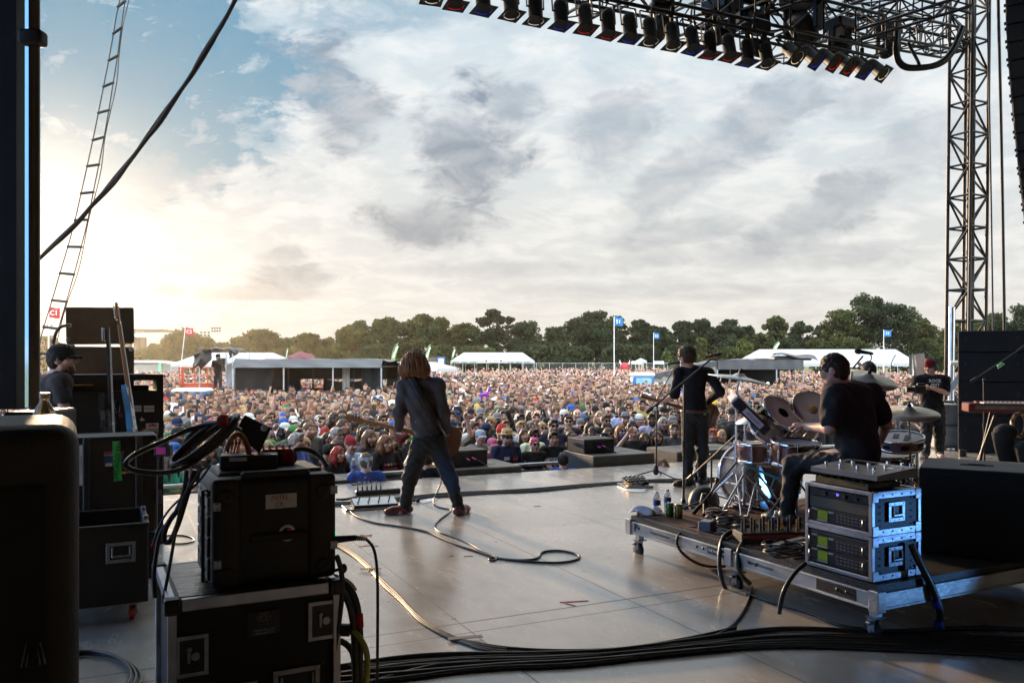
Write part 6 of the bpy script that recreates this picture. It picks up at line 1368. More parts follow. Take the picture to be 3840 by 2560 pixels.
for y, w, tx, mm in ((2.02, .3, 'Staging Dimensions', 0), (.92, .34, 'Staging Dimensions', 0)):
    text('lettering', tx, .032, T(-.0235, y, RZ-.083) @ Rz(-pi/2) @ Rx(pi/2), m_redink if mm else m_ink, t)
text('lettering', 'P', .09, T(-.0235, 2.34, RZ-.085) @ Rz(-pi/2) @ Rx(pi/2), m_ink, t, bold=.003)
b = B(); b.box((-.0215, 1.32, RZ-.083), (.003, .26, .05)); q = mk('rail_sign', b, m_ink, t); text('lettering', 'THE MOJO BARRIERS', .026, T(-.024, 1.32, RZ-.083) @ Rz(-pi/2) @ Rx(pi/2), m_white, q)
b = B(); b.box((-.0215, .28, RZ-.085), (.003, .3, .07)); mk('dark_patch', b, m_case, t)
for x, y in ((.06, LN-.04), (.06, LN*.5), (.06, .06), (LW-.1, .06), (LW-.1, LN-.06)):
    b = B(); b.box((x, y, RZ-.175), (.05, .05, .06)); mk('leg', b, m_rai, t); caster(t, x, y, RZ-.195, .058, m_rub); b = B(); b.box((x-.05, y, .085), (.04, .035, .018), .005); mk('brake', b, m_zinc, t)
def rack_case(z, units, lb):
    t = thing('rack_case', lb, 'rack case', V((2.094, 4.886, z)), GA, 'rack cases on the riser'); w, d, h = .42, .505, .258
    b = B(); b.box((w/2+.01, d/2, h/2), (w-.03, d-.012, h-.012)); mk('body', b, mat('navy_laminate', (.010, .011, .015), r=.5, v=.2, vs=4, b=.2, bs=140), t)
    b = B(); e = .02
    for x in (0, w):
        for y in (0, d): b.box((x+(e/2 if x == 0 else -e/2), y+(e/2 if y == 0 else -e/2), h/2), (e+.006, e+.006, h), .003)
    for z_ in (e/2, h-e/2):
        for y in (e/2, d-e/2): b.box((w/2, y, z_), (w-2*e, e+.004, e+.004), .003)
        for x in (e/2, w-e/2): b.box((x, d/2, z_), (e+.004, d-2*e, e+.004), .003)
    b.box((w/2, -.002, .024), (w-.05, .004, .026)); b.box((w/2, -.002, h-.024), (w-.05, .004, .026)); mk('edge_rail', b, m_rail, t)
    for x in (.0, w):
        for z_ in (.0, h): b = B(); b.box((x+(.025 if x == 0 else -.025), -.003, z_+(.03 if z_ == 0 else -.03)), (.05, .008, .06), .003); mk('corner_bracket', b, m_rail, t)
    b = B()
    for i in range(5):
        for x in (.075, w-.075): b.ell((x, -.002, .05+i*(h-.1)/4), (.006, .004, .006), 8, 5)
    for i in range(4):
        for z_ in (.022, h-.022): b.ell((.09+i*.08, -.005, z_), (.006, .004, .006), 8, 5)
    mk('rivet', b, m_zinc, t)
    recess_handle(t, w/2-.01, h/2+.005, .14, .115, y=-.005)
    zz = h-.028
    for kind, hh in units:
        zc = zz-hh/2; zz -= hh
        b = B(); b.box((.012, d/2, zc), (.012, d-.06, hh-.003), .002); q = mk('rack_unit', b, m_panel if kind != 'blank' else mat('dim_blank', (.05, .045, .035), r=.5, v=.3, vs=5), t)
        L_ = lambda y: d-y
        if kind == 'synth':
            b = B(); b.box((.004, L_(.135), zc+.004), (.004, .075, hh*.62)); mk('display', b, mat('lime_display', (.07, .11, .008), r=.3, e=(.25, .42, .02), es=.06), q)
            for c_, d_ in (((.003, L_(.135), zc-hh*.36), (.008, .085, .008)), ((.004, L_(.07), zc+hh*.36), (.004, .045, .012)), ((.004, L_(.2), zc+hh*.3), (.004, .04, .012))): b = B(); b.box(c_, d_, .001); mk('bright_trim', b, m_zinc, q)
            b = B()
            for r_ in range(3):
                for c_ in range(7): b.box((.004, L_(.25+c_*.028), zc+hh*.22-r_*hh*.22), (.005, .016, .007))
            mk('button_row', b, mat('grey_button', (.12, .12, .12), r=.5), q)
            b = B(); b.tube([(.006, .05, zc-hh*.3), (-.02, .05, zc-hh*.3), (-.02, .05, zc+hh*.3), (.006, .05, zc+hh*.3)], .004, 6); b.tube([(.006, d-.05, zc-hh*.3), (-.02, d-.05, zc-hh*.3), (-.02, d-.05, zc+hh*.3), (.006, d-.05, zc+hh*.3)], .004, 6); mk('rack_handle', b, m_zinc, q)
        elif kind == 'tuner':
            b = B()
            for y, r_ in ((.16, .012), (.31, .012), (.4, .008)): b.cyl((.006, L_(y), zc), (-.012, L_(y), zc), r_, n=12)
            mk('knob', b, m_panel, q); text('digits', '20', .02, T(.003, L_(.25), zc+.004) @ Rz(-pi/2) @ Rx(pi/2), mat('blue_digits', (.05, .05, .6), e=(.15, .12, 1), es=1.6), q)
    return t
rack_case(RZ+.004+.262, [('tuner', .05), ('blank', .07), ('synth', .088)], 'upper silver-edged rack case with one green display')
rack_case(RZ+.004, [('blank', .02), ('synth', .09), ('synth', .09)], 'lower silver-edged rack case with two green displays')
zt = RZ+.004+.52+.002
t = thing('foam_pad', 'brown egg-crate foam under the footswitch board', 'foam', V((2.094, 4.886, zt))+U2*.19+N2*.27, GA)
b = B(); b.sheet(lambda s, v: (-.14+.28*s, -.2+.4*v, .045+.012*math.sin(s*2*pi*4)*1+.016*math.sin(v*2*pi*7)), 28, 50); b.box((0, 0, .018), (.28, .4, .036)); mk('foam', b, mat('brown_foam', (.11, .075, .035), r=.95, v=.3, vs=18, b=.5, bs=120), t)
t = thing('footswitch_board', 'grey footswitch board with silver buttons on the rack cases', 'footswitch', V((2.094, 4.886, zt+.065))+U2*.2+N2*.24, GA)
b = B(); w, d = .34, .50; b.add([(-w/2, -d/2, 0), (w/2, -d/2, 0), (w/2, d/2, 0), (-w/2, d/2, 0), (-w/2, -d/2, .03), (w/2, -d/2, .06), (w/2, d/2, .06), (-w/2, d/2, .03)], [(3, 2, 1, 0), (4, 5, 6, 7), (0, 1, 5, 4), (2, 3, 7, 6), (0, 4, 7, 3), (1, 2, 6, 5)]); mk('body', b, mat('grey_enamel', (.16, .165, .18), r=.4, m=.3, v=.15), t)
for x, ys in ((-.11, (-.18, -.06, .07, .18)), (.0, (-.17, -.05, .07, .16)), (.11, (-.2, -.1))):
    for y in ys: b = B(); z = .03+(x+w/2)/w*.03; b.cyl((x, y, z), (x, y, z+.016), .009, n=12); b.cyl((x, y, z+.016), (x, y, z+.03), .013, .011, n=14); mk('button', b, m_chrome, t)
b = B(); M = T(.09, .09, .0555) @ Ry(-.088); b.box((0, 0, 0), (.08, .2, .004), M=M); mk('screen', b, m_shade, t)
for x, y in ((.06, -.15), (.12, -.14), (.13, -.05)): b = B(); b.box((0, 0, 0), (.022, .065, .002), M=T(x, y, .0312+(x+w/2)/w*.03) @ Ry(-.088)); mk('label_tape', b, m_paper, t)
cable('small_cable', [V((2.094, 4.886, zt+.02))+U2*a+N2*c for a, c in ((.38, .45), (.44, .3), (.42, .12), (.3, .06), (.2, .09), (.26, .2))], .006, 'thin black cable looped on top of the rack cases')
b = B(); b.cyl(V((2.094, 4.886, zt+.03))+U2*.36+N2*.33, V((2.094, 4.886, zt+.02))+U2*.5+N2*.36, .011, n=12); mk('blue_plug', b, mat('blue_plastic_bright', (.02, .05, .5), r=.4), None, 'blue plug lying behind the footswitch board', 'plug')
cable('loom', [V((2.094, 4.886, RZ+.2))+U2*a+N2*c+V((0, 0, z)) for a, c, z in ((.3, -.03, .0), (.33, -.06, -.1), (.37, -.09, -.2), (.42, -.1, -.3), (.45, -.12, -.42), (.5, -.05, -.5))], .022, 'thick black loom hanging off the lower rack case to the floor')
for i, dz in enumerate((-.33, -.46)):
    b = B(); b.cyl(V((2.094, 4.886, RZ+.2+dz))+U2*(.425+.02*i)+N2*-.1, V((2.094, 4.886, RZ+.16+dz))+U2*(.435+.02*i)+N2*-.105, .026, n=12); mk('blue_band', b, MATS['blue_plastic_bright'], bpy.data.objects['loom'])
t = thing('subwoofer', 'wide black bass box on the riser with a slot in its grey top', 'subwoofer', V((2.74, 5.66, RZ)), math.radians(-29.5))
b = B(); b.box((.35, .32, .285), (.70, .64, .57), .008); mk('cabinet', b, m_case, t); b = B(); b.box((.35, -.004, .285), (.64, .012, .5)); mk('grille', b, m_grille, t); b = B(); b.box((.35, .32, .572), (.68, .62, .006)); mk('top_skin', b, mat('grey_top', (.10, .10, .10), r=.6, v=.35, vs=7, b=.4, bs=90), t)  # top skin is greyer than the cabinet
b = B(); b.box((.34, .3, .5765), (.2, .07, .004)); b.box((.34, .3, .58), (.1, .02, .008), .003); mk('handle_slot', b, m_black, t)
# drummer
Yd = 6.15
J = fix(dict(hd=P(3124, 1389, Yd), nk=P(3166, 1455, Yd+.02), ch=P(3200, 1545, Yd+.02), pv=P(3216, 1692, Yd+.03), sl=P(3128, 1490, Yd-.12), sr=P(3262, 1480, Yd+.16), el=P(3110, 1604, Yd-.16), wl=P(3022, 1600, Yd+.1), er=P(3322, 1592, Yd+.12), wr=P(3300, 1655, Yd+.38), hl=P(3180, 1715, Yd-.02), hr=P(3240, 1712, Yd+.14), kl=P(2975, 1742, Yd+.34), kr=P(3140, 1742, Yd+.62), al=P(2950, 1925, Yd+.42), ar=P(3130, 1895, Yd+.7), tl=P(2905, 1955, Yd+.5), tr=P(3110, 1930, Yd+.85), ud=(-.12, .1, 1), fd=(-.84, .5, -.22)))
o, og, kid = hero('drummer in black tee and dark glasses, seated with sticks, back turned', J, V((P(3216, 1345, Yd).x, Yd, RZ)), hands=dict(l=dict(d=(-.8, .5, .2), n=(.1, .2, -.9), curl=1.15, t=1), r=dict(d=(-.4, .8, -.1), n=(0, .1, -1), curl=1.1, t=-1)))
kid('shirt', tee_sdf(J, sl=.72, g=.022, hem=-.03, loose=.012), .0085, m_cloth, (.030, .030, .034))
kid('trousers', pants_sdf(J, .018, rise=.04), .009, m_denim, (.006, .006, .007)); shoes(kid, J, (.03, .03, .03), RZ+.012)
kid('hair', hair_sdf(J, 'crop'), .006, m_hair, (.04, .022, .014))
b = glasses(J); b.M = Matrix(); q = mk('glasses', b, m_shade, o); q.location = -og
def stick(a, c, lb): b = B(); b.tube([a, V(a).lerp(V(c), .85), c], lambda s: .0075*(1-.45*max(0, s-.6)), 8); b.ell(c, (.007, .007, .007), 8, 5); mk('drumstick', b, m_maple, None, lb, 'drumstick', 'drumsticks')
w_ = J['wl']; stick(w_+V((.05, .02, -.02)), P(2962, 1535, Yd+.35), 'pale drumstick in the left fist of the drummer'); stick(P(3190, 1440, Yd+.5), P(3195, 1395, Yd+.5), 'drumstick tip upright before the ride cymbal')
t = thing('drum_throne', 'round black drum stool under the drummer', 'stool', V((P(3245, 1345, Yd+.05).x, Yd+.05, RZ)))
b = B(); b.lathe([(0, .44), (.15, .44), (.175, .46), (.18, .5), (.165, .53), (.1, .54), (0, .54)], 26); mk('seat', b, mat('stool_vinyl', (.03, .03, .035), r=.4, v=.15), t)
b = B(); b.cyl((0, 0, .12), (0, 0, .45), .016, n=10); mk('post', b, m_chrome, t)
for k in range(3): b = B(); a = k*2.1+.5; b.tube([(0, 0, .28), (.28*math.cos(a), .28*math.sin(a), .02)], .011, 7); mk('leg', b, m_chrome, t)
# drums
m_shell = mat('mahogany_shell', (.15, .035, .022), r=.25, v=.25, vs=7, stretch=(1, 1, .3), coat=.4); m_smoke = mat('smoked_acrylic', (.16, .16, .18), r=.12, v=.15, tr=.55, sp=.6); m_skinw = mat('drum_skin', (.62, .6, .63), r=.45, v=.08, vs=4, tl=.2); m_skinc = mat('reflection_tint_skin', (.50, .50, .60), r=.22, v=.12, tl=.55)  # clear drum heads carry their purple-blue reflection in the colour
def drum(name, lb, c, ax, r, dep, shell, skin, lugs=8, spot=False, zc=1):
    t = thing(name, lb, 'drum', c, 0, 'drum kit'); M = frame_to(ax)
    b = B(M); b.lathe([(r*.97, -dep), (r*.97, 0)], 32, cap=False); b.lathe([(r*.955, 0), (r*.955, -dep)], 32, cap=False); mk('shell', b, shell, t)
    for z in (0, -dep): b = B(M); b.lathe([(r*.975, z-.016), (r*1.03, z-.016), (r*1.035, z), (r*1.03, z+.014), (r*.99, z+.014), (r*.975, z-.016)], 36, cap=False); mk('hoop', b, m_chrome, t)
    b = B(M); b.lathe([(0, .003), (r*.985, .002)], 32, cap=False); q = mk('batter_head', b, skin, t)
    if spot: b = B(M); b.cyl((0, 0, .004), (0, 0, .006), r*.27, n=24); mk('dot', b, m_shade, q)
    b = B(M); b.lathe([(r*.985, -dep-.002), (0, -dep-.003)], 32, cap=False); mk('resonant_head', b, m_skinc, t)
    for i in range(lugs):
        a = 2*pi*i/lugs+.2; b = B(M @ Rz(a)); b.box((r*1.0, 0, -dep/2), (.028, .022, dep*.42), .006); b.cyl((r*1.03, 0, .01), (r*1.03, 0, -dep-.01), .0035, n=6); b.cyl((r*1.03, 0, .0), (r*1.03, 0, .02), .007, n=6); mk('lug', b, m_chrome, t)
    return t
drum('snare_drum', 'mahogany snare drum with white skin beside the drummer', P(2986, 1660, 6.72), (.03, -.09, 1), .187, .165, m_shell, m_skinw)
drum('snare_drum', 'smaller mahogany side snare left of the white-skinned one', P(2842, 1664, 7.02), (-.03, .02, 1), .165, .14, m_shell, m_skinw)
drum('tom_drum', 'smoky see-through tom tilted to the right with black dot', P(2936, 1548, 7.02), (.40, -.62, .68), .185, .22, m_smoke, m_skinc, 6, True)
drum('tom_drum', 'smoky see-through tom partly behind the drummer', P(3046, 1535, 7.12), (.14, -.82, .55), .175, .22, m_smoke, m_skinc, 6, True)
drum('floor_tom', 'smoky floor tom between drummer and right cymbal', P(3330, 1700, 6.95), (-.05, -.1, 1), .2, .34, m_smoke, m_skinw, 6)
drum('bass_drum', 'smoky bass drum low in the tangle of chrome stands', P(2900, 1790, 7.15), (.3, -.95, .05), .28, .4, m_smoke, m_smoke, 8)
t = thing('jingle_snare', 'thin white-skinned snare with slotted pink shell on a chrome stand', 'drum', P(3374, 1640, 6.75), 0, 'drum kit'); M = frame_to((-.10, -.17, .97)); r = .178
b = B(M); b.lathe([(r, -.075), (r, 0)], 32, cap=False); mk('shell', b, mat('pink_maple', (.42, .25, .24), r=.35, v=.15), t)
for z in (0, -.075): b = B(M); b.lathe([(r*.98, z-.01), (r*1.04, z-.01), (r*1.04, z+.012), (r*.98, z+.012)], 32, cap=False); mk('hoop', b, m_chrome, t)
b = B(M); b.lathe([(0, .002), (r, .002)], 32, cap=False); mk('batter_head', b, m_skinw, t)
for i in range(8): b = B(M @ Rz(i*pi/4+.3)); b.box((r*1.0, 0, -.037), (.012, .06, .028), .004); mk('slot', b, m_steel, t)
b = B(M); b.box((-.03, .02, .006), (.04, .12, .003)); b.box((.05, -.02, .006), (.03, .16, .003)); mk('damping_tape', b, m_ink, t)
m_cym = mat('cymbal_bronze', (.84, .76, .60), r=.4, m=.55, v=.1, vs=9); m_cymw = mat('bright_bronze', (.9, .87, .8), r=.4, m=.5, v=.06, vs=9)
def stand_(px, Y, top, lb, zb=RZ, legs=.32, mt=None, name='cymbal_stand', cat='cymbal stand', r=.0125, tilt=None, phase=.4, group='chrome stands of the drum kit'):
    x = (px-1920)/FPX*Y; t = thing(name, lb, cat, (x, Y, zb), 0, group); mt = mt or m_chrome; h = top.z-zb; tp = top-V((x, Y, zb))
    b = B(); b.cyl((0, 0, .08), (0, 0, h*.5), r*1.25, n=10); b.cyl((0, 0, h*.5), tp if tilt is None else V((0, 0, h*.86)), r*.85, n=10); b.cyl((0, 0, h*.48), (0, 0, h*.52), r*1.9, n=10)
    if tilt is not None: b.cyl((0, 0, h*.86), tp, r*.8, n=8)
    b.ell((r*2, 0, h*.5), (.018, .006, .01), 8, 5); mk('tube', b, mt, t)
    for k in range(3):
        a = phase+k*2*pi/3; e = V((legs*math.cos(a), legs*math.sin(a), .015)); b = B(); b.tube([(0, 0, .34), e], r*.8, 6); b.tube([(0, 0, .1), e*.55+V((0, 0, .13))], r*.55, 5); b.ell(e, (.016, .016, .014), 8, 5); mk('leg', b, mt, t)
    return t
def cymbal(lb, c, ax, r, mt=None):
    t = thing('cymbal', lb, 'cymbal', c, 0, 'drum kit'); M = frame_to(ax); b = B(M)
    b.lathe([(.012, .03), (r*.12, .027), (r*.2, .010), (r*.24, .004), (r*.6, -.008), (r, -.026), (r, -.0275), (r*.6, -.0095), (r*.24, .002), (r*.12, .025), (.012, .028)], 48, cap=False); mk('plate', b, mt or m_cym, t)
    b = B(M); b.cyl((0, 0, .028), (0, 0, .05), .017, n=12); b.cyl((0, 0, .05), (0, 0, .072), .009, n=10); b.box((0, 0, .066), (.035, .008, .01), .003); mk('wing_nut', b, m_rub, t); return t
c = P(2774, 1412, 7.2); cymbal('shiny left crash cymbal beside the singer', c, (.17, -.05, 1), .268, m_cymw); stand_(2760, 7.25, c, 'tall chrome stand under the left crash cymbal', tilt=1)
c = P(3256, 1412, 6.9); q = cymbal('ride cymbal with logo behind the drummer head', c, (.1, -.34, .93), .235); stand_(3275, 6.95, c, 'chrome stand under the ride cymbal', tilt=1, phase=.9)
text('logo', 'K', .07, frame_to((.1, -.34, .93)) @ T(.12, -.06, -.009) @ Ry(.12) @ Rz(-.3), m_ink, q, bold=.002)
c = P(3408, 1538, 6.6); cymbal('wide right crash cymbal under the videographer', c, (-.05, -.22, .97), .228); stand_(3415, 6.75, c, 'chrome stand under the right crash cymbal', phase=.1)
c = P(2880, 1545, 7.35); cymbal('small hi-hat cymbals behind the tilted tom', c, (.05, -.05, 1), .17, m_cymw); stand_(2845, 7.45, c, 'chrome hi-hat stand behind the side snare', phase=1.3)
c = P(2815, 1560, 7.0); cymbal('thin bright cymbal under the tilted pad', c, (-.3, -.1, 1), .13, m_cymw)
stand_(2842, 7.06, P(2842, 1722, 7.02), 'chrome stand under the side snare', legs=.24, phase=2.)
stand_(2985, 6.8, P(2985, 1745, 6.75), 'chrome stand under the white-skinned snare', legs=.25, phase=.2)
stand_(3440, 6.85, P(3440, 1660, 6.85), 'chrome stand holding the thin jingle snare', legs=.22, phase=1.)
t = thing('drum_pad', 'electronic drum pad box with a white name strip, tilted on a stand', 'drum pad', P(2800, 1540, 6.95))
e1 = V((.70, 0, -.69)).normalized(); e2 = V((.14, .966, .14)); e2 = (e2-e1*e2.dot(e1)).normalized(); e3 = e1.cross(e2); M = Matrix((e1, e2, e3)).transposed().to_4x4()
if e3.z < 0: M = M @ Rx(pi)
b = B(M); b.box((0.03, 0, 0), (.37, .26, .085), .008); mk('body', b, mat('slate_plastic', (.018, .024, .045), r=.45, v=.12), t)
sg = -1 if (M.to_3x3() @ V((0, -1, 0))).y < 0 else 1
b = B(M); b.box((.05, sg*.132, 0), (.2, .003, .05)); q = mk('name_strip', b, m_paper, t); text('lettering', 'ROLAND', .034, M @ T(.05, sg*.135, 0) @ (Rx(pi/2) if sg < 0 else Rz(pi) @ Rx(pi/2)), mat('blue_pen', (.1, .12, .35), r=.6), q, shear=.3)
b = B(M); b.box((-.16, 0, 0), (.02, .24, .075)); b.box((-.172, 0, 0), (.004, .2, .05)); mk('end_frame', b, m_paper, t)
stand_(2790, 7.05, P(2795, 1590, 7.0), 'chrome stand carrying the electronic drum pad', phase=1.7)
b = B(); b.box((0, 0, 0), (.02, .30, .02), .004); b.box((.03, -.1, -.05), (.012, .012, .1)); q = mk('pedal_strut', b, mat('cyan_lit_steel', (.15, .55, .65), r=.3, m=.7), None, 'pedal strut painted with cyan light beneath the snares', 'strut', loc=P(2860, 1770, 6.95)); q.rotation_euler = (.35, .2, 1.2)  # cyan stage light is put into the strut's colour
# ------------------------------------------------------------------ microphones and their stands
m_stand = mat('stand_black', (.02, .02, .021), r=.4, m=.4, v=.2, vs=6)
m_mesh = mat('mic_mesh', (.05, .05, .052), r=.45, m=.7, v=.3, vs=60)
def mic_stand(lb, base, top, b0, b1, base_kind='tripod', mic=None, mc=None, bands=False, r=.011, legs=.3, ph=.3):
    t = thing('microphone_stand', lb, 'microphone stand', base, 0, 'microphone stands'); L_ = lambda p: V(p)-V(base)
    b = B(); b.cyl((0, 0, .03), L_(top), r, n=8); b.cyl(L_(top)*.48, L_(top)*.54, r*1.7, n=8); b.ell(L_(top), (.022, .022, .026), 10, 6); mk('pole', b, m_stand, t)
    if b0 is not None: b = B(); b.tube([L_(b0), L_(b1)], r*.75, 7); d = (L_(b1)-L_(b0)).normalized(); b.cyl(L_(b0), L_(b0)+d*.09, r*1.6, n=8); mk('boom', b, m_stand, t)
    if base_kind == 'tripod':
        b = B(); b.lathe([(.02, .16), (.036, .1), (.04, .05), (.02, .03)], 12); mk('hub', b, m_stand, t)
        for k in range(3):
            a = ph+k*2*pi/3; e = V((legs*math.cos(a), legs*math.sin(a), .014)); b = B(); b.tube([(0, 0, .1), e], .009, 6); b.tube([e*.93, e*1.06], .014, 7); mk('leg', b, m_stand, t)
    else: b = B(); b.lathe([(.125, 0), (.125, .012), (.1, .03), (.03, .05), (.018, .1)], 24); mk('foot', b, m_stand, t)
    if mic is not None:
        p, d = V(mic), V(mc).normalized(); m = thing('microphone', 'microphone '+lb.split(' ', 1)[1].replace('stand', 'mount') if False else MIC_L[lb], 'microphone', p, 0, 'microphones')
        b = B(frame_to(d)); b.lathe([(.009, -.13), (.013, -.12), (.017, -.02), (.02, 0)], 14); mk('handle', b, m_stand, m); b = B(frame_to(d)); b.lathe([(.02, 0), (.026, .012), (.026, .03), (.018, .048), (0, .054)], 14); mk('grille', b, m_mesh, m)
        if bands:
            for z in (-.1, -.045): b = B(frame_to(d)); b.lathe([(.0165, z), (.0185, z+.004), (.0185, z+.018), (.0165, z+.022)], 12, cap=False); mk('red_band', b, m_redfab, m)
    return t
A1, A2, A3, A4, A5, A6, A7 = 'slim tripod stand before the singer', 'black round-base boom stand crossing the back of the singer', 'black tripod boom stand low behind the singer', 'black boom stand leaning over the riser corner', 'boom stand rising behind the ride cymbal', 'boom stand by the keyboard with green pick holder', 'edge-lit black stand beside the right leg of the singer'
MIC_L = {A1: 'vocal microphone at the mouth of the singer', A2: 'red-banded microphone on the boom end above the singer', A5: 'overhead microphone above the ride cymbal', A3: 'microphone aimed at the side snare', A6: 'microphone at the right edge above the keyboard'}
bs = G(2460, 1788); mic_stand(A1, bs, P(2464, 1520, bs.y), P(2462, 1500, bs.y), P(2531, 1372, bs.y-.25), mic=P(2538, 1359, bs.y-.3), mc=(.93, -.1, .18), legs=.33, ph=-.9)
bs = G(2563, 1902); mic_stand(A2, bs, P(2567, 1437, bs.y), P(2424, 1547, bs.y+.1), P(2668, 1345, bs.y-.1), 'round', mic=P(2688, 1330, bs.y-.12), mc=(.9, 0, .18), bands=True, r=.014)
bs = G(2668, 1885); mic_stand(A3, bs, P(2668, 1705, bs.y), P(2580, 1795, bs.y+.2), P(2765, 1625, bs.y-.5), mic=P(2775, 1618, bs.y-.55), mc=(.8, -.3, -.3), legs=.28)
bs = V((P(2640, 1345, 7.15).x, 7.15, RZ)); mic_stand(A4, bs, P(2690, 1800, 7.2), P(2600, 1925, 7.0), P(2840, 1640, 7.3), legs=.2)
bs = V((P(3170, 1345, 7.6).x, 7.6, RZ)); mic_stand(A5, bs, P(3178, 1410, 7.55), P(3160, 1425, 7.6), P(3236, 1335, 7.4), mic=P(3226, 1318, 7.4), mc=(-.8, -.2, .12))
cable('mic_lead', [P(3240, 1322, 7.38), P(3262, 1325, 7.38), P(3270, 1340, 7.4), P(3262, 1358, 7.4), P(3235, 1365, 7.42), P(3200, 1390, 7.5)], .005, 'thin lead curling from the overhead microphone')
bs = G(3692, 1775); bs = V((bs.x, 9.6, 0)) if False else bs; mic_stand(A6, bs, P(3690, 1425, bs.y), P(3640, 1432, bs.y+.05), P(3830, 1306, bs.y-.2), mic=P(3845, 1296, bs.y-.25), mc=(.8, 0, .5), r=.014)
t = thing('pick_holder', 'green and white plectrum holder clipped on the boom by the keyboard', 'pick holder', P(3750, 1366, bs.y-.15)); b = B(); b.box((0, 0, 0), (.085, .03, .02), .004, M=Ry(-.55)); mk('clip', b, m_tapeg, t)
for i in range(4): b = B(); b.prism([(-.012, .01), (.012, .01), (0, -.016)], -.002, .002, M=T(-.035+.026*i, -.02, -.045+.016*i) @ Rx(pi/2)); mk('plectrum', b, m_white, t)
bs = G(2606, 1812); mic_stand(A7, bs, P(2612, 1745, bs.y), P(2612, 1745, bs.y), P(2682, 1522, bs.y-.1), legs=.2)
# ------------------------------------------------------------------ small things on the riser
def bottle(lb, p, h=.2, r=.032, lab=(.02, .04, .25), tint=(.75, .78, .8)):
    t = thing('water_bottle', lb, 'bottle', p, 0, 'water bottles'); s = h/.2
    b = B(); b.lathe([(0, .002), (r*.9, 0), (r, .01), (r*.96, .03*s), (r, .05*s), (r*.95, .07*s), (r, .09*s), (r, .13*s), (r*.85, .15*s), (r*.45, .178*s), (r*.4, .184*s)], 20); mk('body', b, mat('clear_plastic', tint, r=.08, tr=.75, v=.06, vs=20, sp=.6), t)
    b = B(); b.lathe([(r*1.015, .085*s), (r*1.015, .125*s)], 20, cap=False); mk('label_wrap', b, mat('bottle_label', lab, r=.4, v=.4, vs=25, c2=tuple(min(1, c*1.8+.02) for c in lab)), t)
    b = B(); b.cyl((0, 0, .182*s), (0, 0, .2*s), r*.46, n=14); mk('cap', b, m_white, t); return t
bottle('left water bottle on the riser corner by the towel', V((P(2463, 1345, 7.0).x, 7.0, RZ))); bottle('right water bottle on the riser corner behind the cans', V((P(2503, 1345, 7.12).x, 7.12, RZ)))
bottle('water bottle standing among dark plugs on the riser', V((P(2910, 1345, 6.05).x, 6.05, RZ+.05)), .16, .026, (.03, .03, .04), (.3, .3, .33))
for px, Y, lb, c in ((2512, 6.92, 'green drink can on the riser corner', (.06, .16, .02)), (2545, 6.85, 'green and orange drink can nearest the cables', (.22, .12, .02))):
    t = thing('drink_can', lb, 'can', (P(px, 1345, Y).x, Y, RZ), 0, 'drink cans'); b = B(); b.lathe([(.024, 0), (.031, .008), (.032, .02), (.032, .108), (.027, .118)], 20); mk('body', b, mat('can_'+lb[:6]+str(px), c, r=.25, m=.6, v=.4, vs=28, c2=(.02, .05, .01)), t)
    b = B(); b.lathe([(0, .116), (.024, .116), (.027, .12), (.025, .121), (.022, .118)], 18); b.ell((.006, 0, .119), (.01, .007, .002), 8, 4); mk('lid', b, m_chrome, t)
b = B(); rr = random.Random(2); b.sheet(lambda s, v: (-.11+.24*s+.02*math.sin(v*7), -.08+.16*v+.015*math.sin(s*9), .012+.05*abs(math.sin(s*3.4+.4))*math.sin(v*pi)**.7+.02*math.sin(s*11+v*6)*math.sin(v*pi)), 20, 14); mk('towel', b, mat('towel', (.62, .6, .68), r=.95, v=.08, b=.5, bs=120), None, 'crumpled white towel on the riser corner', 'towel', loc=V((P(2415, 1345, 7.02).x, 7.02, RZ)), rz=.3)
t = thing('splitter_box', 'small grey metal box near the front rail of the riser', 'splitter box', V((P(2652, 1345, 6.36).x, 6.36, RZ)), GA+.5); b = B(); b.box((0, 0, .04), (.12, .1, .075), .006); mk('body', b, mat('grey_box', (.10, .10, .12), r=.5, v=.15), t); b = B(); b.box((0, 0, .079), (.1, .08, .004)); mk('top_plate', b, m_zinc, t)
t = thing('stage_box', 'long black stage box bristling with dark plugs on the riser', 'stage box', V((P(2890, 1345, 6.0).x, 6.0, RZ)), GA-.35)
b = B(); b.box((0, 0, .04), (.5, .18, .08), .006); mk('body', b, m_plast, t)
for i in range(14): b = B(); b.cyl((-.22+i*.034, -.02+.03*(i % 2), .08), (-.22+i*.034, -.02+.03*(i % 2), .16+.01*(i % 3)), .010, n=8); mk('plug', b, m_gold if i in (9, 12) else m_rub, t)
b = B(); b.box((0, -.092, .055), (.48, .004, .02)); mk('red_strip', b, m_redink, t)
b = B(); b.box((0, 0, 0), (.34, .06, .03), .004); q = mk('metal_bar', b, m_rai, None, 'flat aluminium bar lying before the stage box', 'bar', loc=V((P(2965, 1345, 5.72).x, 5.72, RZ+.055)), rz=GA+.2)
rr = random.Random(8)
for i, (px, Y, R_, lb) in enumerate(((2745, 6.5, .11, 'black cable coil on the riser by the chrome stands'), (2810, 6.2, .12, 'cable coil beside the stage box'), (2940, 5.55, .13, 'cable coil before the lower rack case'), (2690, 6.75, .09, 'small cable coil by the grey box'))):
    b = B()
    for k in range(6):
        q = R_*rr.uniform(.8, 1.1); b.tube([(q*math.cos(a)+rr.uniform(-.01, .01), q*.8*math.sin(a)+rr.uniform(-.01, .01), .01+.012*k+.02*abs(math.sin(a*1.5+k))) for a in np.linspace(0, 2*pi, 22)[:-1]], .006, 5, closed=True)
    mk('cable_coil', b, m_cable, None, lb, 'cable coil', 'cable coils on the riser', loc=V((P(px, 1345, Y).x, Y, RZ)))
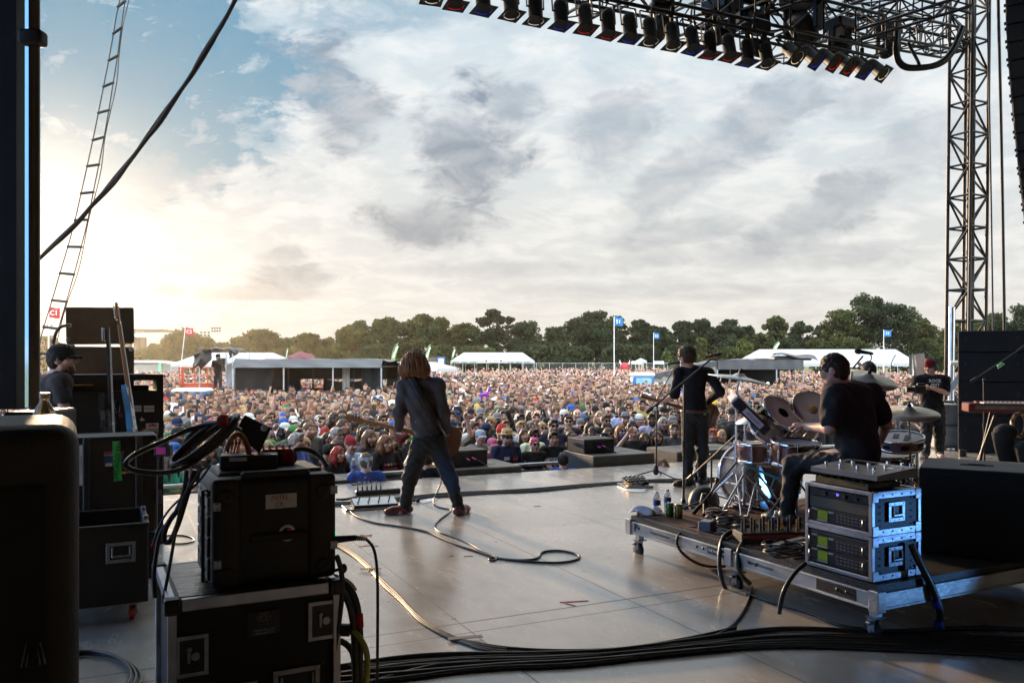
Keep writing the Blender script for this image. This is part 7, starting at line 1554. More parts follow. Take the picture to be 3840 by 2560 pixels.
for i in range(12):
    Y = rr.uniform(6.2, 7.3); px = rr.uniform(2640, 2960); p = V((P(px, 1345, Y).x, Y, RZ+.012)); pts = [p]
    for k in range(7): pts.append(pts[-1]+V((rr.uniform(-.1, .13), rr.uniform(-.12, .12), 0)))
    pts = [V((q.x, q.y, RZ+.012+rr.uniform(0, .02))) for q in pts]
    cable('stray_cable', pts, rr.choice((.004, .005, .006)), 'thin cable tangled on the riser among the drum stands', n=5, group='cables tangled on the riser')
for i, (pp, r_, lb) in enumerate((([(2760, 1990, 6.2), (2720, 1998, 6.1), (2702, 2040, 6.0), (2696, 2110, 5.95), (2706, 2180, 5.95), (2740, 2240, 5.9), (2800, 2290, 5.9), (2900, 2330, 5.85)], .016, 'fat cable looping over the riser rail, left one'), ([(2840, 2015, 5.95), (2790, 2025, 5.9), (2770, 2060, 5.85), (2764, 2110, 5.8), (2780, 2160, 5.8), (2815, 2190, 5.78)], .017, 'fat cable looping over the riser rail, right one'),
                                 ([(2620, 1972, 6.5), (2560, 1985, 6.45), (2535, 2020, 6.4), (2545, 2060, 6.4), (2590, 2100, 6.5), (2650, 2125, 6.5), (2720, 2122, 6.5)], .011, 'thinner cable drooping over the rail at the left'), ([(3020, 2110, 5.25), (2985, 2140, 5.2), (2950, 2190, 5.15), (2930, 2240, 5.15), (2922, 2300, 5.15)], .014, 'cable dropping over the rail before the rack cases'))):
    cable('drooping_cable', [P(x, y, Y) for x, y, Y in pp], r_, lb, group='cables over the riser rail')
b = B(); b.cyl(P(2830, 2018, 5.93), P(2868, 2012, 6.0), .024, n=14); b.cyl(P(2868, 2012, 6.0), P(2895, 2008, 6.05), .016, n=12); mk('multi_connector', b, m_rub, None, 'fat black multi-pin connector with a white ring', 'connector'); b = B(); b.lathe([(.025, -.01), (.028, 0), (.025, .01)], 14, M=T(P(2842, 2016, 5.95)) @ frame_to((1, .3, .1)), cap=False); mk('white_ring', b, m_white, bpy.data.objects['multi_connector'])
# floor fan behind the riser corner
t = thing('floor_fan', 'black round-bodied floor fan between the stands', 'fan', V((P(2640, 1345, 8.3).x, 8.3, 0)), .5)
b = B(); b.lathe([(0, -.09), (.1, -.085), (.16, -.05), (.17, 0), (.15, .06), (.08, .09), (0, .095)], 28, M=T(0, 0, .2) @ Rx(pi/2)); mk('housing', b, m_plast, t); b = B()
for k in range(5): b.box((.05, -.085+.006*k, .13+.03*k), (.09, .02, .008), .002)
mk('vent', b, m_zinc, t); b = B(); b.box((0, 0, .015), (.22, .2, .03), .01); mk('foot', b, m_plast, t)
# ------------------------------------------------------------------ deck: pedalboards, paper, cables
t = thing('pedalboard', 'silver pedalboard with white multi-switch unit behind the bassist', 'pedalboard', G(1300, 1918)+V((0, 0, 0)), math.radians(20))
b = B(); b.box((.30, .13, .012), (.62, .27, .024), .004); mk('board', b, m_zinc, t)
b = B(); b.add([(.08, .03, .024), (.56, .03, .024), (.56, .24, .024), (.08, .24, .024), (.08, .03, .05), (.56, .03, .05), (.56, .24, .10), (.08, .24, .10)], [(3, 2, 1, 0), (4, 5, 6, 7), (0, 1, 5, 4), (2, 3, 7, 6), (0, 4, 7, 3), (1, 2, 6, 5)]); b.k = 1; b.box((.32, .125, .0765), (.46, .2, .004), M=T(.32, .125, .0765) @ Rx(math.radians(13.4)) @ T(-.32, -.125, -.0765)); q = mk('switch_unit', b, [m_plast, mat('white_enamel', (.62, .62, .62), r=.35)], t)
b = B()
for r_ in range(3):
    for i in range(4): x, y = .13+i*.11+.02*r_, .06+r_*.065; z = .05+(y-.03)/.21*.05+.004; b.cyl((x, y, z), (x, y, z+.022), .006, n=8); b.cyl((x, y, z+.022), (x, y, z+.03), .009, n=8)
mk('foot_button', b, m_ink, q)
b = B(); b.tube([(.0, .05, .024), (.0, .05, .045), (.07, .07, .045), (.07, .07, .024)], .005, 6, smooth=1); mk('grip', b, m_zinc, t)
t = thing('power_strip', 'black power strip with a row of small plugs behind the pedalboard', 'power strip', G(1335, 1862), math.radians(22))
b = B(); b.box((.27, .04, .035), (.54, .075, .06), .01); mk('body', b, m_plast, t)
for i in range(6): b = B(); x = .03+i*.055; b.cyl((x, .04, .06), (x, .04, .11), .009, n=8); b.tube([(x, .04, .11), (x, .05, .17), (x-.06, .06, .23), (x-.14+.02*i, .08, .2-.01*i), (-.02, .1, .12)], .0035, 5, smooth=2); mk('plug', b, m_rub, t)
cable('plug_lead', [G(1262, 1872, .02), G(1300, 1872, .025), G(1335, 1862, .03)], .016, 'ribbed black lead running into the power strip')
for i in range(3): cable('deck_cable', [G(1255, 1880+i*9, .006), G(1290, 1884+i*7, .006), G(1320, 1884+i*5, .006), G(1345, 1890, .01)], .005, 'thin black lead beside the silver pedalboard', group='leads at the pedalboard', n=5)
b = B(); b.cyl((0, 0, .022), (.12, -.02, .022), .012, .016, n=10); b.ell((.15, -.025, .024), (.026, .024, .024), 12, 8); mk('microphone', b, m_stand, None, 'microphone lying on the deck between the feet of the bassist', 'microphone', 'microphones', loc=G(1518, 1882))
def sheet_on_deck(x0, y0, x1, y1, x2, y2, x3, y3, lb):
    q = [G(*p) for p in ((x0, y0), (x1, y1), (x2, y2), (x3, y3))]; c = sum(q, V())/4; b = B(); b.add([p-c+V((0, 0, .002)) for p in q]+[p-c+V((0, 0, .005)) for p in q], [(0, 1, 2, 3), (7, 6, 5, 4), (0, 4, 5, 1), (1, 5, 6, 2), (2, 6, 7, 3), (3, 7, 4, 0)]); mk('set_list', b, m_paper, None, lb, 'set list', loc=c)
sheet_on_deck(1568, 1879, 1624, 1865, 1643, 1872, 1585, 1888, 'white set list sheet between the feet of the bassist'); sheet_on_deck(2342, 1842, 2356, 1832, 2424, 1834, 2415, 1844, 'white set list sheet before the right pedalboard')
t = thing('pedalboard', 'pedalboard full of silver stompboxes left of the mic stand foot', 'pedalboard', G(2352, 1832), math.radians(14)); b = B(); b.box((.17, .16, .014), (.36, .34, .028), .004); mk('board', b, m_zinc, t)
b = B(); b.box((.19, .2, .06), (.30, .2, .05), .006, M=T(.19, .2, .06) @ Rx(.25) @ T(-.19, -.2, -.06)); q = mk('switch_unit', b, m_plast, t)
b = B()
for r_ in range(3):
    for i in range(5): b.box((.08+i*.055, .13+r_*.06, .083+r_*.016), (.04, .04, .02), .006)
mk('foot_button', b, m_zinc, q)
for i in range(3): b = B(); b.box((.05+.08*i, .05, .045), (.06, .09, .04), .005); mk('stompbox', b, (m_gold, m_steel, m_rub)[i], t)
b = B(); b.tube([(.08, -.01, .02), (.08, -.03, .045), (.19, -.03, .045), (.19, -.01, .02)], .006, 6, smooth=1); mk('grip', b, m_zinc, t)
def floor_cable(pp, r, lb, m=None, group=None, z=None): return cable('deck_cable', [G(x, y, r if z is None else z) for x, y in pp], r, lb, m, group=group)
floor_cable([(1320, 1893), (1308, 1902), (1312, 1918), (1340, 1938), (1400, 1960), (1500, 1972), (1600, 1990), (1650, 2015), (1720, 2045), (1800, 2070), (1860, 2092), (1960, 2103), (2080, 2110), (2150, 2102), (2180, 2088), (2160, 2074), (2110, 2063), (2060, 2063), (2028, 2070), (2024, 2086), (2005, 2096), (1950, 2100), (1880, 2093)], .009, 'black guitar cable snaking across the middle of the deck with a wide loop')
floor_cable([(1655, 1805), (1640, 1840), (1626, 1868), (1625, 1888), (1645, 1902), (1690, 1908), (1692, 1916), (1650, 1945), (1628, 1970), (1640, 1992), (1700, 2012), (1760, 2035), (1800, 2062), (1850, 2082), (1866, 2092), (1850, 2102), (1832, 2099), (1835, 2091), (1868, 2088)], .008, 'blue-black cable dropping from the bassist to a small curl', mat('blue_black_cable', (.015, .04, .1), r=.4, v=.3, vs=2, c2=(.02, .02, .02)))
for i, d in enumerate((0, 4, 7, 11)):
    floor_cable([(1240, 1885+d), (1400, 1876+d), (1560, 1858+d*1.1), (1700, 1846+d*1.3), (1850, 1840+d*.8), (2000, 1832+d*1.2), (2150, 1818+d), (2300, 1808+d*.6), (2420, 1798+d*.8), (2560, 1796+d), (2700, 1790+d*1.5), (2900, 1783+d)], (.011, .009, .010, .007)[i], ('thick black cable run along the front of the deck', 'second black cable of the front run', 'third black cable of the front run', 'thinnest black cable of the front run')[i], group='cable run along the stage front')
m_tw = mat('tan_twisted', (.14, .085, .035), r=.6, v=.5, vs=30, c2=(.03, .025, .02))
for i, d in enumerate((0, 7, 13)):
    floor_cable([(1252, 2028+d), (1290, 2048+d), (1340, 2082+d), (1385, 2120+d*1.4), (1405, 2145+d), (1440, 2180+d*1.5), (1490, 2225+d*1.3), (1530, 2270+d), (1570, 2312+d*1.2), (1630, 2352+d), (1690, 2382+d), (1740, 2402+d*.6), (1800, 2420+d), (1900, 2432+d*1.2)], (.0095, .008, .007)[i], ('tan twisted cable of the bundle running from the rack', 'darker tan cable of the bundle from the rack', 'thin brown cable of the bundle from the rack')[i], (m_tw, MATS['brown_cable'], m_cable)[i], group='cable bundle crossing the deck')
for i, (pp, r) in enumerate((([(1260, 2500), (1500, 2462), (1700, 2450), (1900, 2452), (2100, 2448), (2300, 2440), (2600, 2400), (2800, 2365), (3000, 2352), (3300, 2372), (3600, 2350), (3900, 2360)], .016), ([(1260, 2530), (1500, 2490), (1760, 2470), (2000, 2470), (2300, 2452), (2600, 2425), (2900, 2382), (3200, 2392), (3500, 2400), (3900, 2390)], .014), ([(1260, 2545), (1560, 2520), (1900, 2490), (2200, 2478), (2600, 2440), (2900, 2410), (3400, 2420), (3900, 2470)], .016), ([(1740, 2400), (1880, 2428), (2100, 2440), (2350, 2432), (2620, 2385), (2760, 2350)], .010), ([(2190, 2250 if False else 2452), (2500, 2420), (2720, 2380), (2800, 2280), (2820, 2200)], .009), ([(1380, 2560), (1500, 2525), (1640, 2490), (1800, 2478)], .012),
                               ([(2800, 2225), (2900, 2260), (3050, 2300), (3150, 2350), (3400, 2370), (3700, 2345)], .010))):
    floor_cable(pp, r, ('thick black cable at the bottom, uppermost of the run', 'thick black cable at the bottom, second of the run', 'thick black cable at the bottom, lowest of the run', 'black cable joining the tan bundle to the bottom run', 'black cable rising from the bottom run to the riser caster', 'short black cable at the bottom left of the run', 'black cable under the near corner of the riser')[i], group='cable run at the bottom of the picture')
for i in range(3): cable('floor_coil', [G(330+200*math.cos(a)*(1-.1*i), 2540+90*math.sin(a)-6*i, .012+.01*i) for a in np.linspace(pi*.9, 2.3*pi, 16)], .009, 'grey cable curled on the floor between the left cases', group='cables on the floor at left')
floor_cable([(560, 2010), (600, 2030), (680, 2040), (740, 2025), (700, 2005), (620, 2005), (590, 2020)], .006, 'thin cable curled on the bright floor behind the rack', group='cables on the floor at left')
for i in range(9):
    r_ = random.Random(i); o_ = i*9
    floor_cable([(1230, 2500+o_+r_.uniform(-8, 8)), (1500, 2478+o_*.8+r_.uniform(-9, 9)), (1800, 2462+o_*.6+r_.uniform(-6, 6)), (2150, 2456+o_*.5+r_.uniform(-6, 6)), (2500, 2420+o_*.5+r_.uniform(-8, 8)), (2900, 2385+o_*.5+r_.uniform(-9, 9)), (3300, 2380+o_*.7), (3900, 2390+o_)], r_.uniform(.006, .013), 'one of many black cables bundled across the bottom of the picture', group='cable run at the bottom of the picture')
for x, y, w_, a, lb in ((1390, 2140, .16, .1, 'grey tape across the tan cable bundle, upper'), (1745, 2400, .2, .25, 'dark tape across the tan cable bundle, lower')):
    b = B(); b.box((0, 0, .018), (w_, .045, .003)); mk('tape_strip', b, mat('grey_tape', (.09, .09, .09), r=.6, v=.2), None, lb, 'tape', loc=G(x, y), rz=a)
m_spike = mat('spike_tape', (.62, .17, .12), r=.6, v=.2)
for i, (x, y, k, lb) in enumerate(((1372, 2007, 'x', 'red tape cross right of the rack'), (1380, 2045, 'v', 'red tape corner below the red cross'), (1755, 2084, 'l', 'red tape tick in the middle of the deck'), (2125, 2256, 'L', 'red tape corner mark near the back seam'), (2015, 1897, 'l', 'red tape tick right of the bassist'))):
    b = B(); Lt = .1
    if k == 'x': b.box((0, 0, .0025), (.13, .012, .003), M=Rz(.7)); b.box((0, 0, .003), (.13, .012, .003), M=Rz(-.5))
    elif k == 'L': b.box((.05, 0, .0025), (.2, .012, .003), M=Rz(.2)); b.box((-.05, .03, .003), (.09, .012, .003), M=Rz(2.4))
    elif k == 'v': b.box((.04, 0, .0025), (.11, .01, .003), M=Rz(-.2)); b.box((-.04, .0, .003), (.09, .01, .003), M=Rz(.5))
    else: b.box((0, 0, .0025), (.08, .012, .003), M=Rz(.3))
    mk('spike_mark', b, m_spike, None, lb, 'tape mark', 'red spike marks', loc=G(x, y))
for i, (x, y) in enumerate(((1472, 2065), (1472, 2241), (1880, 2050), (2285, 2090), (2480, 2130), (1535, 2297), (2190, 2440 if False else 2140))):
    b = B(); b.add([(-.012, -.006, .002), (.01, -.009, .002), (.013, .005, .003), (-.008, .008, .002)], [(0, 1, 2, 3)]); mk('paper_scrap', b, m_paper, None, 'tiny white paper scrap lying on the deck', 'paper scrap', 'paper scraps on the deck', loc=G(x, y), rz=i)
# ------------------------------------------------------------------ boxes at the stage lip, pit
def lip(px, v=10.84, z=0.): rx = (px-1920)/FPX; Y = v/(N.y+N.x*rx); return V((rx*Y, Y, z))
def sub(px0, px1, zt, dep, lb):
    a, c = lip(px0), lip(px1); w = (c-a).length; t = thing('bass_speaker', lb, 'bass speaker', V((a.x, a.y, GZ)), SA, 'bass speakers along the stage lip'); H = zt-GZ
    b = B(); b.box((w/2, dep/2, H/2), (w, dep, H), .012); mk('cabinet', b, mat('worn_black_box', (.05, .047, .042), r=.55, v=.3, vs=5, b=.5, bs=110), t)
    b = B(); b.box((w*.3, dep*.5, H+.001), (.012, dep*.6, .004)); b.box((w*.62, dep*.4, H+.001), (w*.3, .03, .004)); mk('top_slot', b, m_black, t); return a, w
sub(1236, 1434, .04, .62, 'low bass speaker at the lip carrying a water bottle'); aB, wB = sub(1697, 1957, .085, .95, 'bass speaker at the lip under the middle monitor'); aC, wC = sub(2225, 2455, .16, .95, 'bass speaker at the lip under the right monitor'); sub(2540, 2805, .15, .85, 'bass speaker at the lip behind the legs of the singer')
bottle('water bottle on the low speaker left of the bassist', lip(1326, 11.2, .04), .23, .036)
def wedge(a, u, v, z, w, d, h, lb):
    t = thing('monitor_speaker', lb, 'monitor speaker', a+U*u+N*v+V((0, 0, z)), SA+.03, 'monitor speakers'); b = B(); b.box((w/2, d/2, h/2), (w, d, h), .015); mk('cabinet', b, m_plast2, t)
    b = B(); b.box((w*.48, -.004, h*.45), (w*.34, .01, h*.62)); mk('connector_panel', b, m_case, t); b = B(); b.box((.03, -.003, h*.62), (.05, .01, .035)); b.box((-.003, d*.5, h*.6), (.01, .12, .05)); mk('handle', b, m_black, t)
    b = B(); b.tube([(w*.42, -.01, h*.5), (w*.47, -.05, h*.42)], .011, 7); b.tube([(w*.56, -.01, h*.55), (w*.62, -.06, h*.45)], .011, 7); mk('plug', b, mat('magenta_plug', (.5, .06, .3), r=.4), t)
    b = B(); b.tube([(w*.62, -.06, h*.45), (w*.8, -.1, .05), (w*.95, -.2, -.05), (w*1.0, -.3, -.06)], .009, 6, smooth=2); mk('lead', b, m_cable, t)
    b = B(); b.box((w*.5, d*.5, h+.001), (w*.9, .012, .004)); mk('top_seam', b, m_black, t)
wedge(aB, .06, .22, .085, .58, .5, .235, 'black monitor speaker in the middle of the stage lip'); wedge(aC, .02, .3, .16, .56, .5, .225, 'black monitor speaker at the lip left of the singer')
def pit(px, py, col, hk, hcol, lb, look=None, rot=0, var='down', hat=None, sh='tee', sc=1.):
    Y = (ZC-(GZ+1.63*sc))*FPX/(py-HY); p = V(((px-1920)/FPX*Y, Y, GZ)); return person(p, var, SKIN_L, sh, col, hk, hcol, hat, None, False, None, lb, 'crew in the pit', face_to=look or V((p.x*1.5, 60, GZ)), rot=rot, sc=sc), p
o, p = pit(1372, 1727, (.03, .08, .34), 'crop', HCOL[2][1], 'security worker in blue STAFF tee and white bandana in the pit', rot=.25)
b = B(T(PJ['hd']) @ Matrix.Diagonal((.93, 1.16, 1, 1))); b.lathe([(.096, .015), (.102, .03), (.102, .055), (.094, .075)], 20, cap=False); b.box((0, -.11, .03), (.05, .03, .04), .01); b.box((.02, -.12, -.03), (.03, .012, .1), .004); mk('bandana', b, mat('bandana', (.55, .6, .68), r=.85, v=.5, vs=28, c2=(.2, .28, .45)), o)
text('lettering', 'EVENT\nSTAFF', .085, T(0, -.142, 1.30) @ Rx(pi/2), m_white, o, bold=.002)
o, p = pit(2112, 1722, (.03, .08, .34), 'short', HCOL[1][1], 'security worker in blue tee crouching by the right bass speaker', sc=.9)
o, p = pit(1600, 1716, (.015, .015, .017), 'short', HCOL[1][1], 'photographer in black tee seen between the legs of the bassist', var='raise', sc=.98)
text('lettering', 'RIOT\nFEST', .075, T(0.03, -.142, 1.30) @ Rx(pi/2), m_white, o, bold=.002)
o, p = pit(2486, 1742, (.03, .03, .03), 'mid', HCOL[2][1], 'photographer aiming a camera over the stage lip', var='phone', look=V((0, 0, 0)), sc=.85)
t = thing('crowd_barrier', 'aluminium crowd barrier in front of the first row', 'barrier', S(3.5, VB, GZ), SA)
b = B(); b.box((0, 0, 1.26), (24, .07, .05), .01); b.box((0, -.2, .04), (24, .5, .05)); mk('rail', b, m_galv, t)
for i in range(20): b = B(); b.box((-12+i*1.26, -.03, .62), (.05, .05, 1.26)); b.cyl((-12+i*1.26, -.05, 1.0), (-12+i*1.26, -.5, .05), .02, n=6); mk('post', b, m_galv, t)
b = B(); b.box((0, .0, .62), (24, .02, 1.1)); mk('panel', b, mat('barrier_mesh', (.2, .2, .2), r=.5, m=.6, v=.3), t)
# chest prints of the first row
bo = [x for x in bpy.data.objects if x.get('label') == SPECIAL[2][3]][0]; text('lettering', 'BANKRIZZI', .075, T(0, .158, 1.285) @ Rz(pi) @ Rx(pi/2), m_white, bo, bold=.0015)
bo = [x for x in bpy.data.objects if x.get('label') == SPECIAL[3][3]][0]; b = B()
for i, c in enumerate((0, 1, 2, 3, 4)): b.k = i; b.cyl((-.1+.05*i, .148-.006*abs(i-2), 1.31), (-.1+.05*i, .153-.006*abs(i-2), 1.31), .019, n=12)
mk('badge_print', b, [m_redink, m_blueflag, MATS['hazard_yellow'], m_stk, m_pink], bo); text('lettering', 'MYSTIQUES', .05, T(0, .155, 1.24) @ Rz(pi) @ Rx(pi/2), m_redink, bo, bold=.001)
bo = [x for x in bpy.data.objects if x.get('label') == SPECIAL[20][3]][0]; text('lettering', 'CHEEKIES', .075, T(0, .142, 1.2) @ Rz(pi) @ Rx(pi/2), MATS['yellow_print'], bo, bold=.001)
b = B(); b.box((.06, .158, 1.3), (.09, .004, .05)); bo = [x for x in bpy.data.objects if x.get('label') == SPECIAL[0][3]][0]; mk('name_patch', b, m_paper, bo); b = B(); b.box((-.09, .158, 1.29), (.08, .004, .05)); mk('red_patch', b, m_redink, bo)
# purple inflatable animal held over the crowd
q = P(1818, 1480, 24.); t = thing('inflatable_horse', 'purple inflatable horse held over the crowd', 'inflatable', q); m_pur = mat('purple_vinyl', (.26, .03, .42), r=.3, v=.1)
s = SDF(); s.cone((-.14, 0, 0), (.12, 0, .03), .085, .085); s.chain([V((.1, 0, .05)), V((.17, 0, .2)), V((.2, 0, .27))], [.06, .05, .05]); s.cone((.19, 0, .28), (.28, 0, .23), .05, .035)
for x in (-.14, .1): 
    for y in (-.05, .05): s.cone((x, y, -.03), (x+(.05 if x > 0 else -.05), y, -.25), .04, .025)
s.cone((.18, 0, .31), (.19, 0, .4), .015, .005, .01); s.cone((-.2, 0, .02), (-.3, 0, -.06), .02, .03); blob('body', s, .02, m_pur, t); t.scale = (.62, .62, .62)
# ------------------------------------------------------------------ right side crew and gear
Yv = 13.8
J = fix(dict(hd=P(3489, 1375, Yv), nk=P(3490, 1412, Yv+.02), ch=P(3492, 1455, Yv), pv=P(3496, 1530, Yv), sr=P(3440, 1427, Yv+.02), sl=P(3543, 1426, Yv), er=P(3425, 1467, Yv-.06), wr=P(3458, 1463, Yv-.3), el=P(3548, 1472, Yv-.05), wl=P(3490, 1452, Yv-.28), hl=P(3516, 1545, Yv), hr=P(3476, 1545, Yv), kl=P(3522, 1622, Yv), kr=P(3474, 1622, Yv-.05), al=P(3524, 1697, Yv+.05), ar=P(3470, 1699, Yv-.05), tl=P(3535, 1714, Yv-.25), tr=P(3455, 1716, Yv-.25), ud=(-.1, -.12, 1), fd=(-.72, -.62, -.3)))
o, og, kid = hero('videographer in black tee, red cap and ear muffs holding a camera', J, V((P(3497, 1345, Yv).x, Yv, 0)), hands=dict(r=dict(d=(.6, -.4, .3), n=(0, .3, 1), curl=.9, t=-1), l=dict(d=(-.85, -.2, .1), n=(0, .3, -1), curl=.8, t=1)), h=.01)
kid('shirt', tee_sdf(J, sl=.7, g=.022, loose=.01), .011, m_cloth, (.014, .014, .015)); kid('trousers', pants_sdf(J, .03, rise=.0), .011, m_denim, (.016, .016, .018)); shoes(kid, J, (.03, .03, .03))
b = cap_parts(J); q = mk('cap', b, m_cloth, o); q.location = -og; q.color = (.16, .01, .012, 1); kid('hair', hair_sdf(J, 'crop'), .01, m_hair, HCOL[2][1])
R = axes(J['ud'], J['fd']).to_4x4(); b = B(T(J['hd']-og) @ R); b.tube([(.09*math.cos(a)*1.05, -.005, .03+.13*math.sin(a)) for a in np.linspace(0, pi, 14)], .010, 6); 
for a in (-1, 1): b.ell((a*.093, -.005, -.01), (.028, .045, .05), 12, 8)
mk('ear_muffs', b, mat('teal_plastic', (.03, .1, .1), r=.4), o)
text('lettering', 'ROCK\nFEST', .07, face(P(3507, 1436, Yv-.19)-og, (-.05, -1, .1)), m_white, o, bold=.002)
t = thing('video_camera', 'black video camera held by the videographer', 'camera', P(3446, 1460, Yv-.38)); b = B(); b.box((0, 0, 0), (.18, .13, .13), .015); b.cyl((-.05, 0, 0), (-.2, .02, 0), .045, .05, n=14); b.box((.03, 0, .085), (.12, .05, .04), .01); mk('body', b, m_plast, t)
pj = P(3258, 1378, 13.2); person(V((pj.x, 13.2, pj.z-1.66)), 'down', SKIN_D, 'tee', (.015, .015, .017), 'curly', HCOL[1][1], label='person with dark curly hair behind the ride cymbal', group='crew', face_to=V((0, 40, 0)))
bpy.data.objects.remove(bpy.data.objects['dummy']) if 'dummy' in bpy.data.objects else None
t = thing('plastic_sheet', 'clear plastic windshield left of the videographer', 'windshield', P(3448, 1378, 14.4)); b = B(); b.sheet(lambda s, v: (-.18+.26*s+.1*v*s, .08*math.sin(s*pi), .2-.5*v*(.6+.4*s)+.05*s), 8, 8); mk('sheet', b, mat('hazy_plastic', (.45, .45, .43), r=.2, tr=.6, v=.15), t)
Yp = 14.6; kp = Yp/FPX
for i, (y0, y1) in enumerate(((1240, 1320), (1320, 1430), (1430, 1555), (1555, 1692))):
    z0, z1 = ZC+(HY-y1)*kp, ZC+(HY-y0)*kp; z0 = max(0, z0)
    t = thing('stacked_speaker', ('top flat black cabinet', 'second black cabinet', 'third black cabinet', 'lowest black cabinet')[i]+' of the speaker stack at the right', 'speaker', V((P(3592, 1345, Yp).x, Yp, z0)), math.radians(-28.5), 'speaker stack at the right')
    b = B(); b.box((.75, .5, (z1-z0)/2), (1.5, 1.0, z1-z0-.006), .012); mk('cabinet', b, m_case, t); b = B(); b.box((.75, -.006, (z1-z0)/2), (1.38, .014, (z1-z0)*.78)); mk('grille', b, m_grille, t)
    b = B(); b.box((.12, -.02, (z1-z0)*.62), (.04, .02, .07), .004); b.box((.9, -.02, (z1-z0)*.62), (.03, .02, .07), .004); mk('hook', b, m_steel, t)
t = thing('road_case', 'pale case standing for a sunlit speaker side at the right', 'road case', V((P(3531, 1345, 14.9).x, 14.9, 0)), .12); b = B(); b.box((.2, .3, .42), (.42, .6, .78), .01); mk('body', b, mat('sunlit_side_pale', (.42, .41, .38), r=.6, v=.25, vs=6, b=.3, bs=30), t); b = B(); b.box((.2, -.006, .44), (.44, .03, .03)); b.box((.2, -.006, .06), (.44, .03, .03)); mk('edge_rail', b, m_rail, t)  # made-up case, its pale colour stands for sun on a speaker side
for x in (.06, .36): caster(t, x, .08, .06, .028, m_rub)
t = thing('sunlit_sheet', 'pale cloth sloping beside the speaker stack', 'cloth', V((P(3560, 1345, 15.4).x, 15.4, .85))); b = B(); b.sheet(lambda s, v: (-.1+.24*s, .1*math.sin(s*4), .55*s**1.4*(1-.2*v)-.1*v), 8, 4); b.box((.02, .25, -.1), (.26, .3, .2)); mk('cloth', b, m_pale, t)
Yk = 10.4; t = thing('keyboard', 'red-ended keyboard on a stand at the right edge', 'keyboard', V((P(3640, 1345, Yk).x, Yk, ZC+(HY-1545)/FPX*Yk)), math.radians(-14))
b = B(); b.box((.6, .15, .055), (1.25, .32, .11), .012); mk('body', b, mat('red_lacquer', (.17, .02, .014), r=.35, v=.1), t); b = B(); b.box((.68, .06, .115), (1.08, .15, .015)); mk('keys', b, m_paper, t)
b = B()
for i in range(22): b.box((.18+i*.048, .09, .126), (.012, .09, .012))
mk('black_keys', b, m_ink, t); b = B(); b.box((.66, .24, .118), (1.1, .12, .02), .004); mk('control_panel', b, mat('dark_red_panel', (.14, .02, .02), r=.4), t); b = B(); b.box((.5, -.0125, .06), (.9, .008, .05)); mk('blue_front', b, m_zinc, t)
for x in (.3, 1.0): b = B(); b.cyl((x, .05, 0), (x-.25, .25, -.93), .018, n=8); b.cyl((x-.25, .05, -.93), (x, .25, 0), .018, n=8); mk('leg', b, m_stand, t)
t = thing('tambourine', 'wooden tambourine hanging below the keyboard', 'tambourine', P(3822, 1592, 10.1)); b = B(T(0, 0, 0) @ Rx(pi/2) @ Ry(.5)); b.lathe([(.135, -.025), (.15, -.025), (.15, .025), (.135, .025), (.135, -.025)], 28, cap=False); mk('frame', b, m_maple, t)
for i in range(9): a = i*2*pi/9; b = B(Rx(pi/2) @ Ry(.5) @ Rz(a)); b.box((.143, 0, 0), (.02, .045, .028), .004); b.cyl((.143, 0, -.006), (.143, 0, .006), .02, n=10); mk('jingle', b, m_steel, t)
for i, (px, Y, sc_, lb) in enumerate(((3770, 9.6, 1., 'black padded stool with hanging coat at the right edge'), (3838, 9.4, .8, 'dark drum hardware bag at the right edge'))):
    t = thing('instrument_bag', lb, 'bag', V((P(px, 1345, Y).x, Y, 0)), i*.6); b = B(); b.sheet(lambda s, v: ((.10+.05*math.sin(v*5+s*6))*sc_*math.cos(s*2*pi), (.10+.03*math.sin(v*7))*sc_*math.sin(s*2*pi), .78*sc_*v), 18, 10); b.ell((0, 0, .78*sc_), (.13*sc_, .12*sc_, .1*sc_), 14, 8); mk('cloth', b, m_black, t)
    for a in (0, 2.1, 4.2): b = B(); b.tube([(0, 0, .3), (.22*math.cos(a), .22*math.sin(a), .01)], .02, 6); mk('leg', b, m_stand, t)
b = B(); b.cyl((0, 0, 0), (0, 0, .12), .06, n=16); mk('lamp_can', b, m_steel, None, 'small silver floor lamp by the speaker stack foot', 'lamp', loc=G(3610, 1712))
# stagehand at the left
Yh = 7.1
J = fix(dict(hd=P(233, 1349, Yh), nk=P(203, 1412, Yh+.02), ch=P(196, 1492, Yh+.02), pv=P(185, 1635, Yh+.02), sr=P(228, 1436, Yh-.18), sl=P(176, 1436, Yh+.2), er=P(244, 1550, Yh-.26), wr=P(266, 1650, Yh-.1), el=P(176, 1545, Yh+.3), wl=P(225, 1600, Yh+.35), hr=P(190, 1660, Yh-.08), hl=P(180, 1660, Yh+.1), kr=P(200, 1860, Yh-.1), kl=P(190, 1860, Yh+.12), ar=P(190, 2040, Yh-.1), al=P(180, 2030, Yh+.12), tr=P(250, 2050, Yh-.1), tl=P(245, 2050, Yh+.12), ud=(-.06, 0, 1), fd=(1, .08, .0)))
o, og, kid = hero('stagehand in dark grey tee and black cap, seen in profile', J, V((P(188, 1345, Yh).x, Yh, 0)), h=.0075)
kid('shirt', tee_sdf(J, sl=.5, g=.018, loose=.008), .009, m_cloth, (.05, .048, .05)); kid('trousers', pants_sdf(J, .016), .01, m_denim, (.02, .02, .025)); shoes(kid, J, (.03, .03, .03))
q = mk('cap', cap_parts(J), m_cloth, o); q.location = -og; q.color = (.022, .02, .019, 1); kid('hair', hair_sdf(J, 'short'), .007, m_hair, (.025, .015, .01))
s = beard_sdf(J); s.p = [(p[0], p[1], tuple(r*.93 for r in p[2]), *p[3:]) if p[0] == 'e' else p for p in s.p]; kid('beard', s, .006, m_hair, (.16, .085, .06))
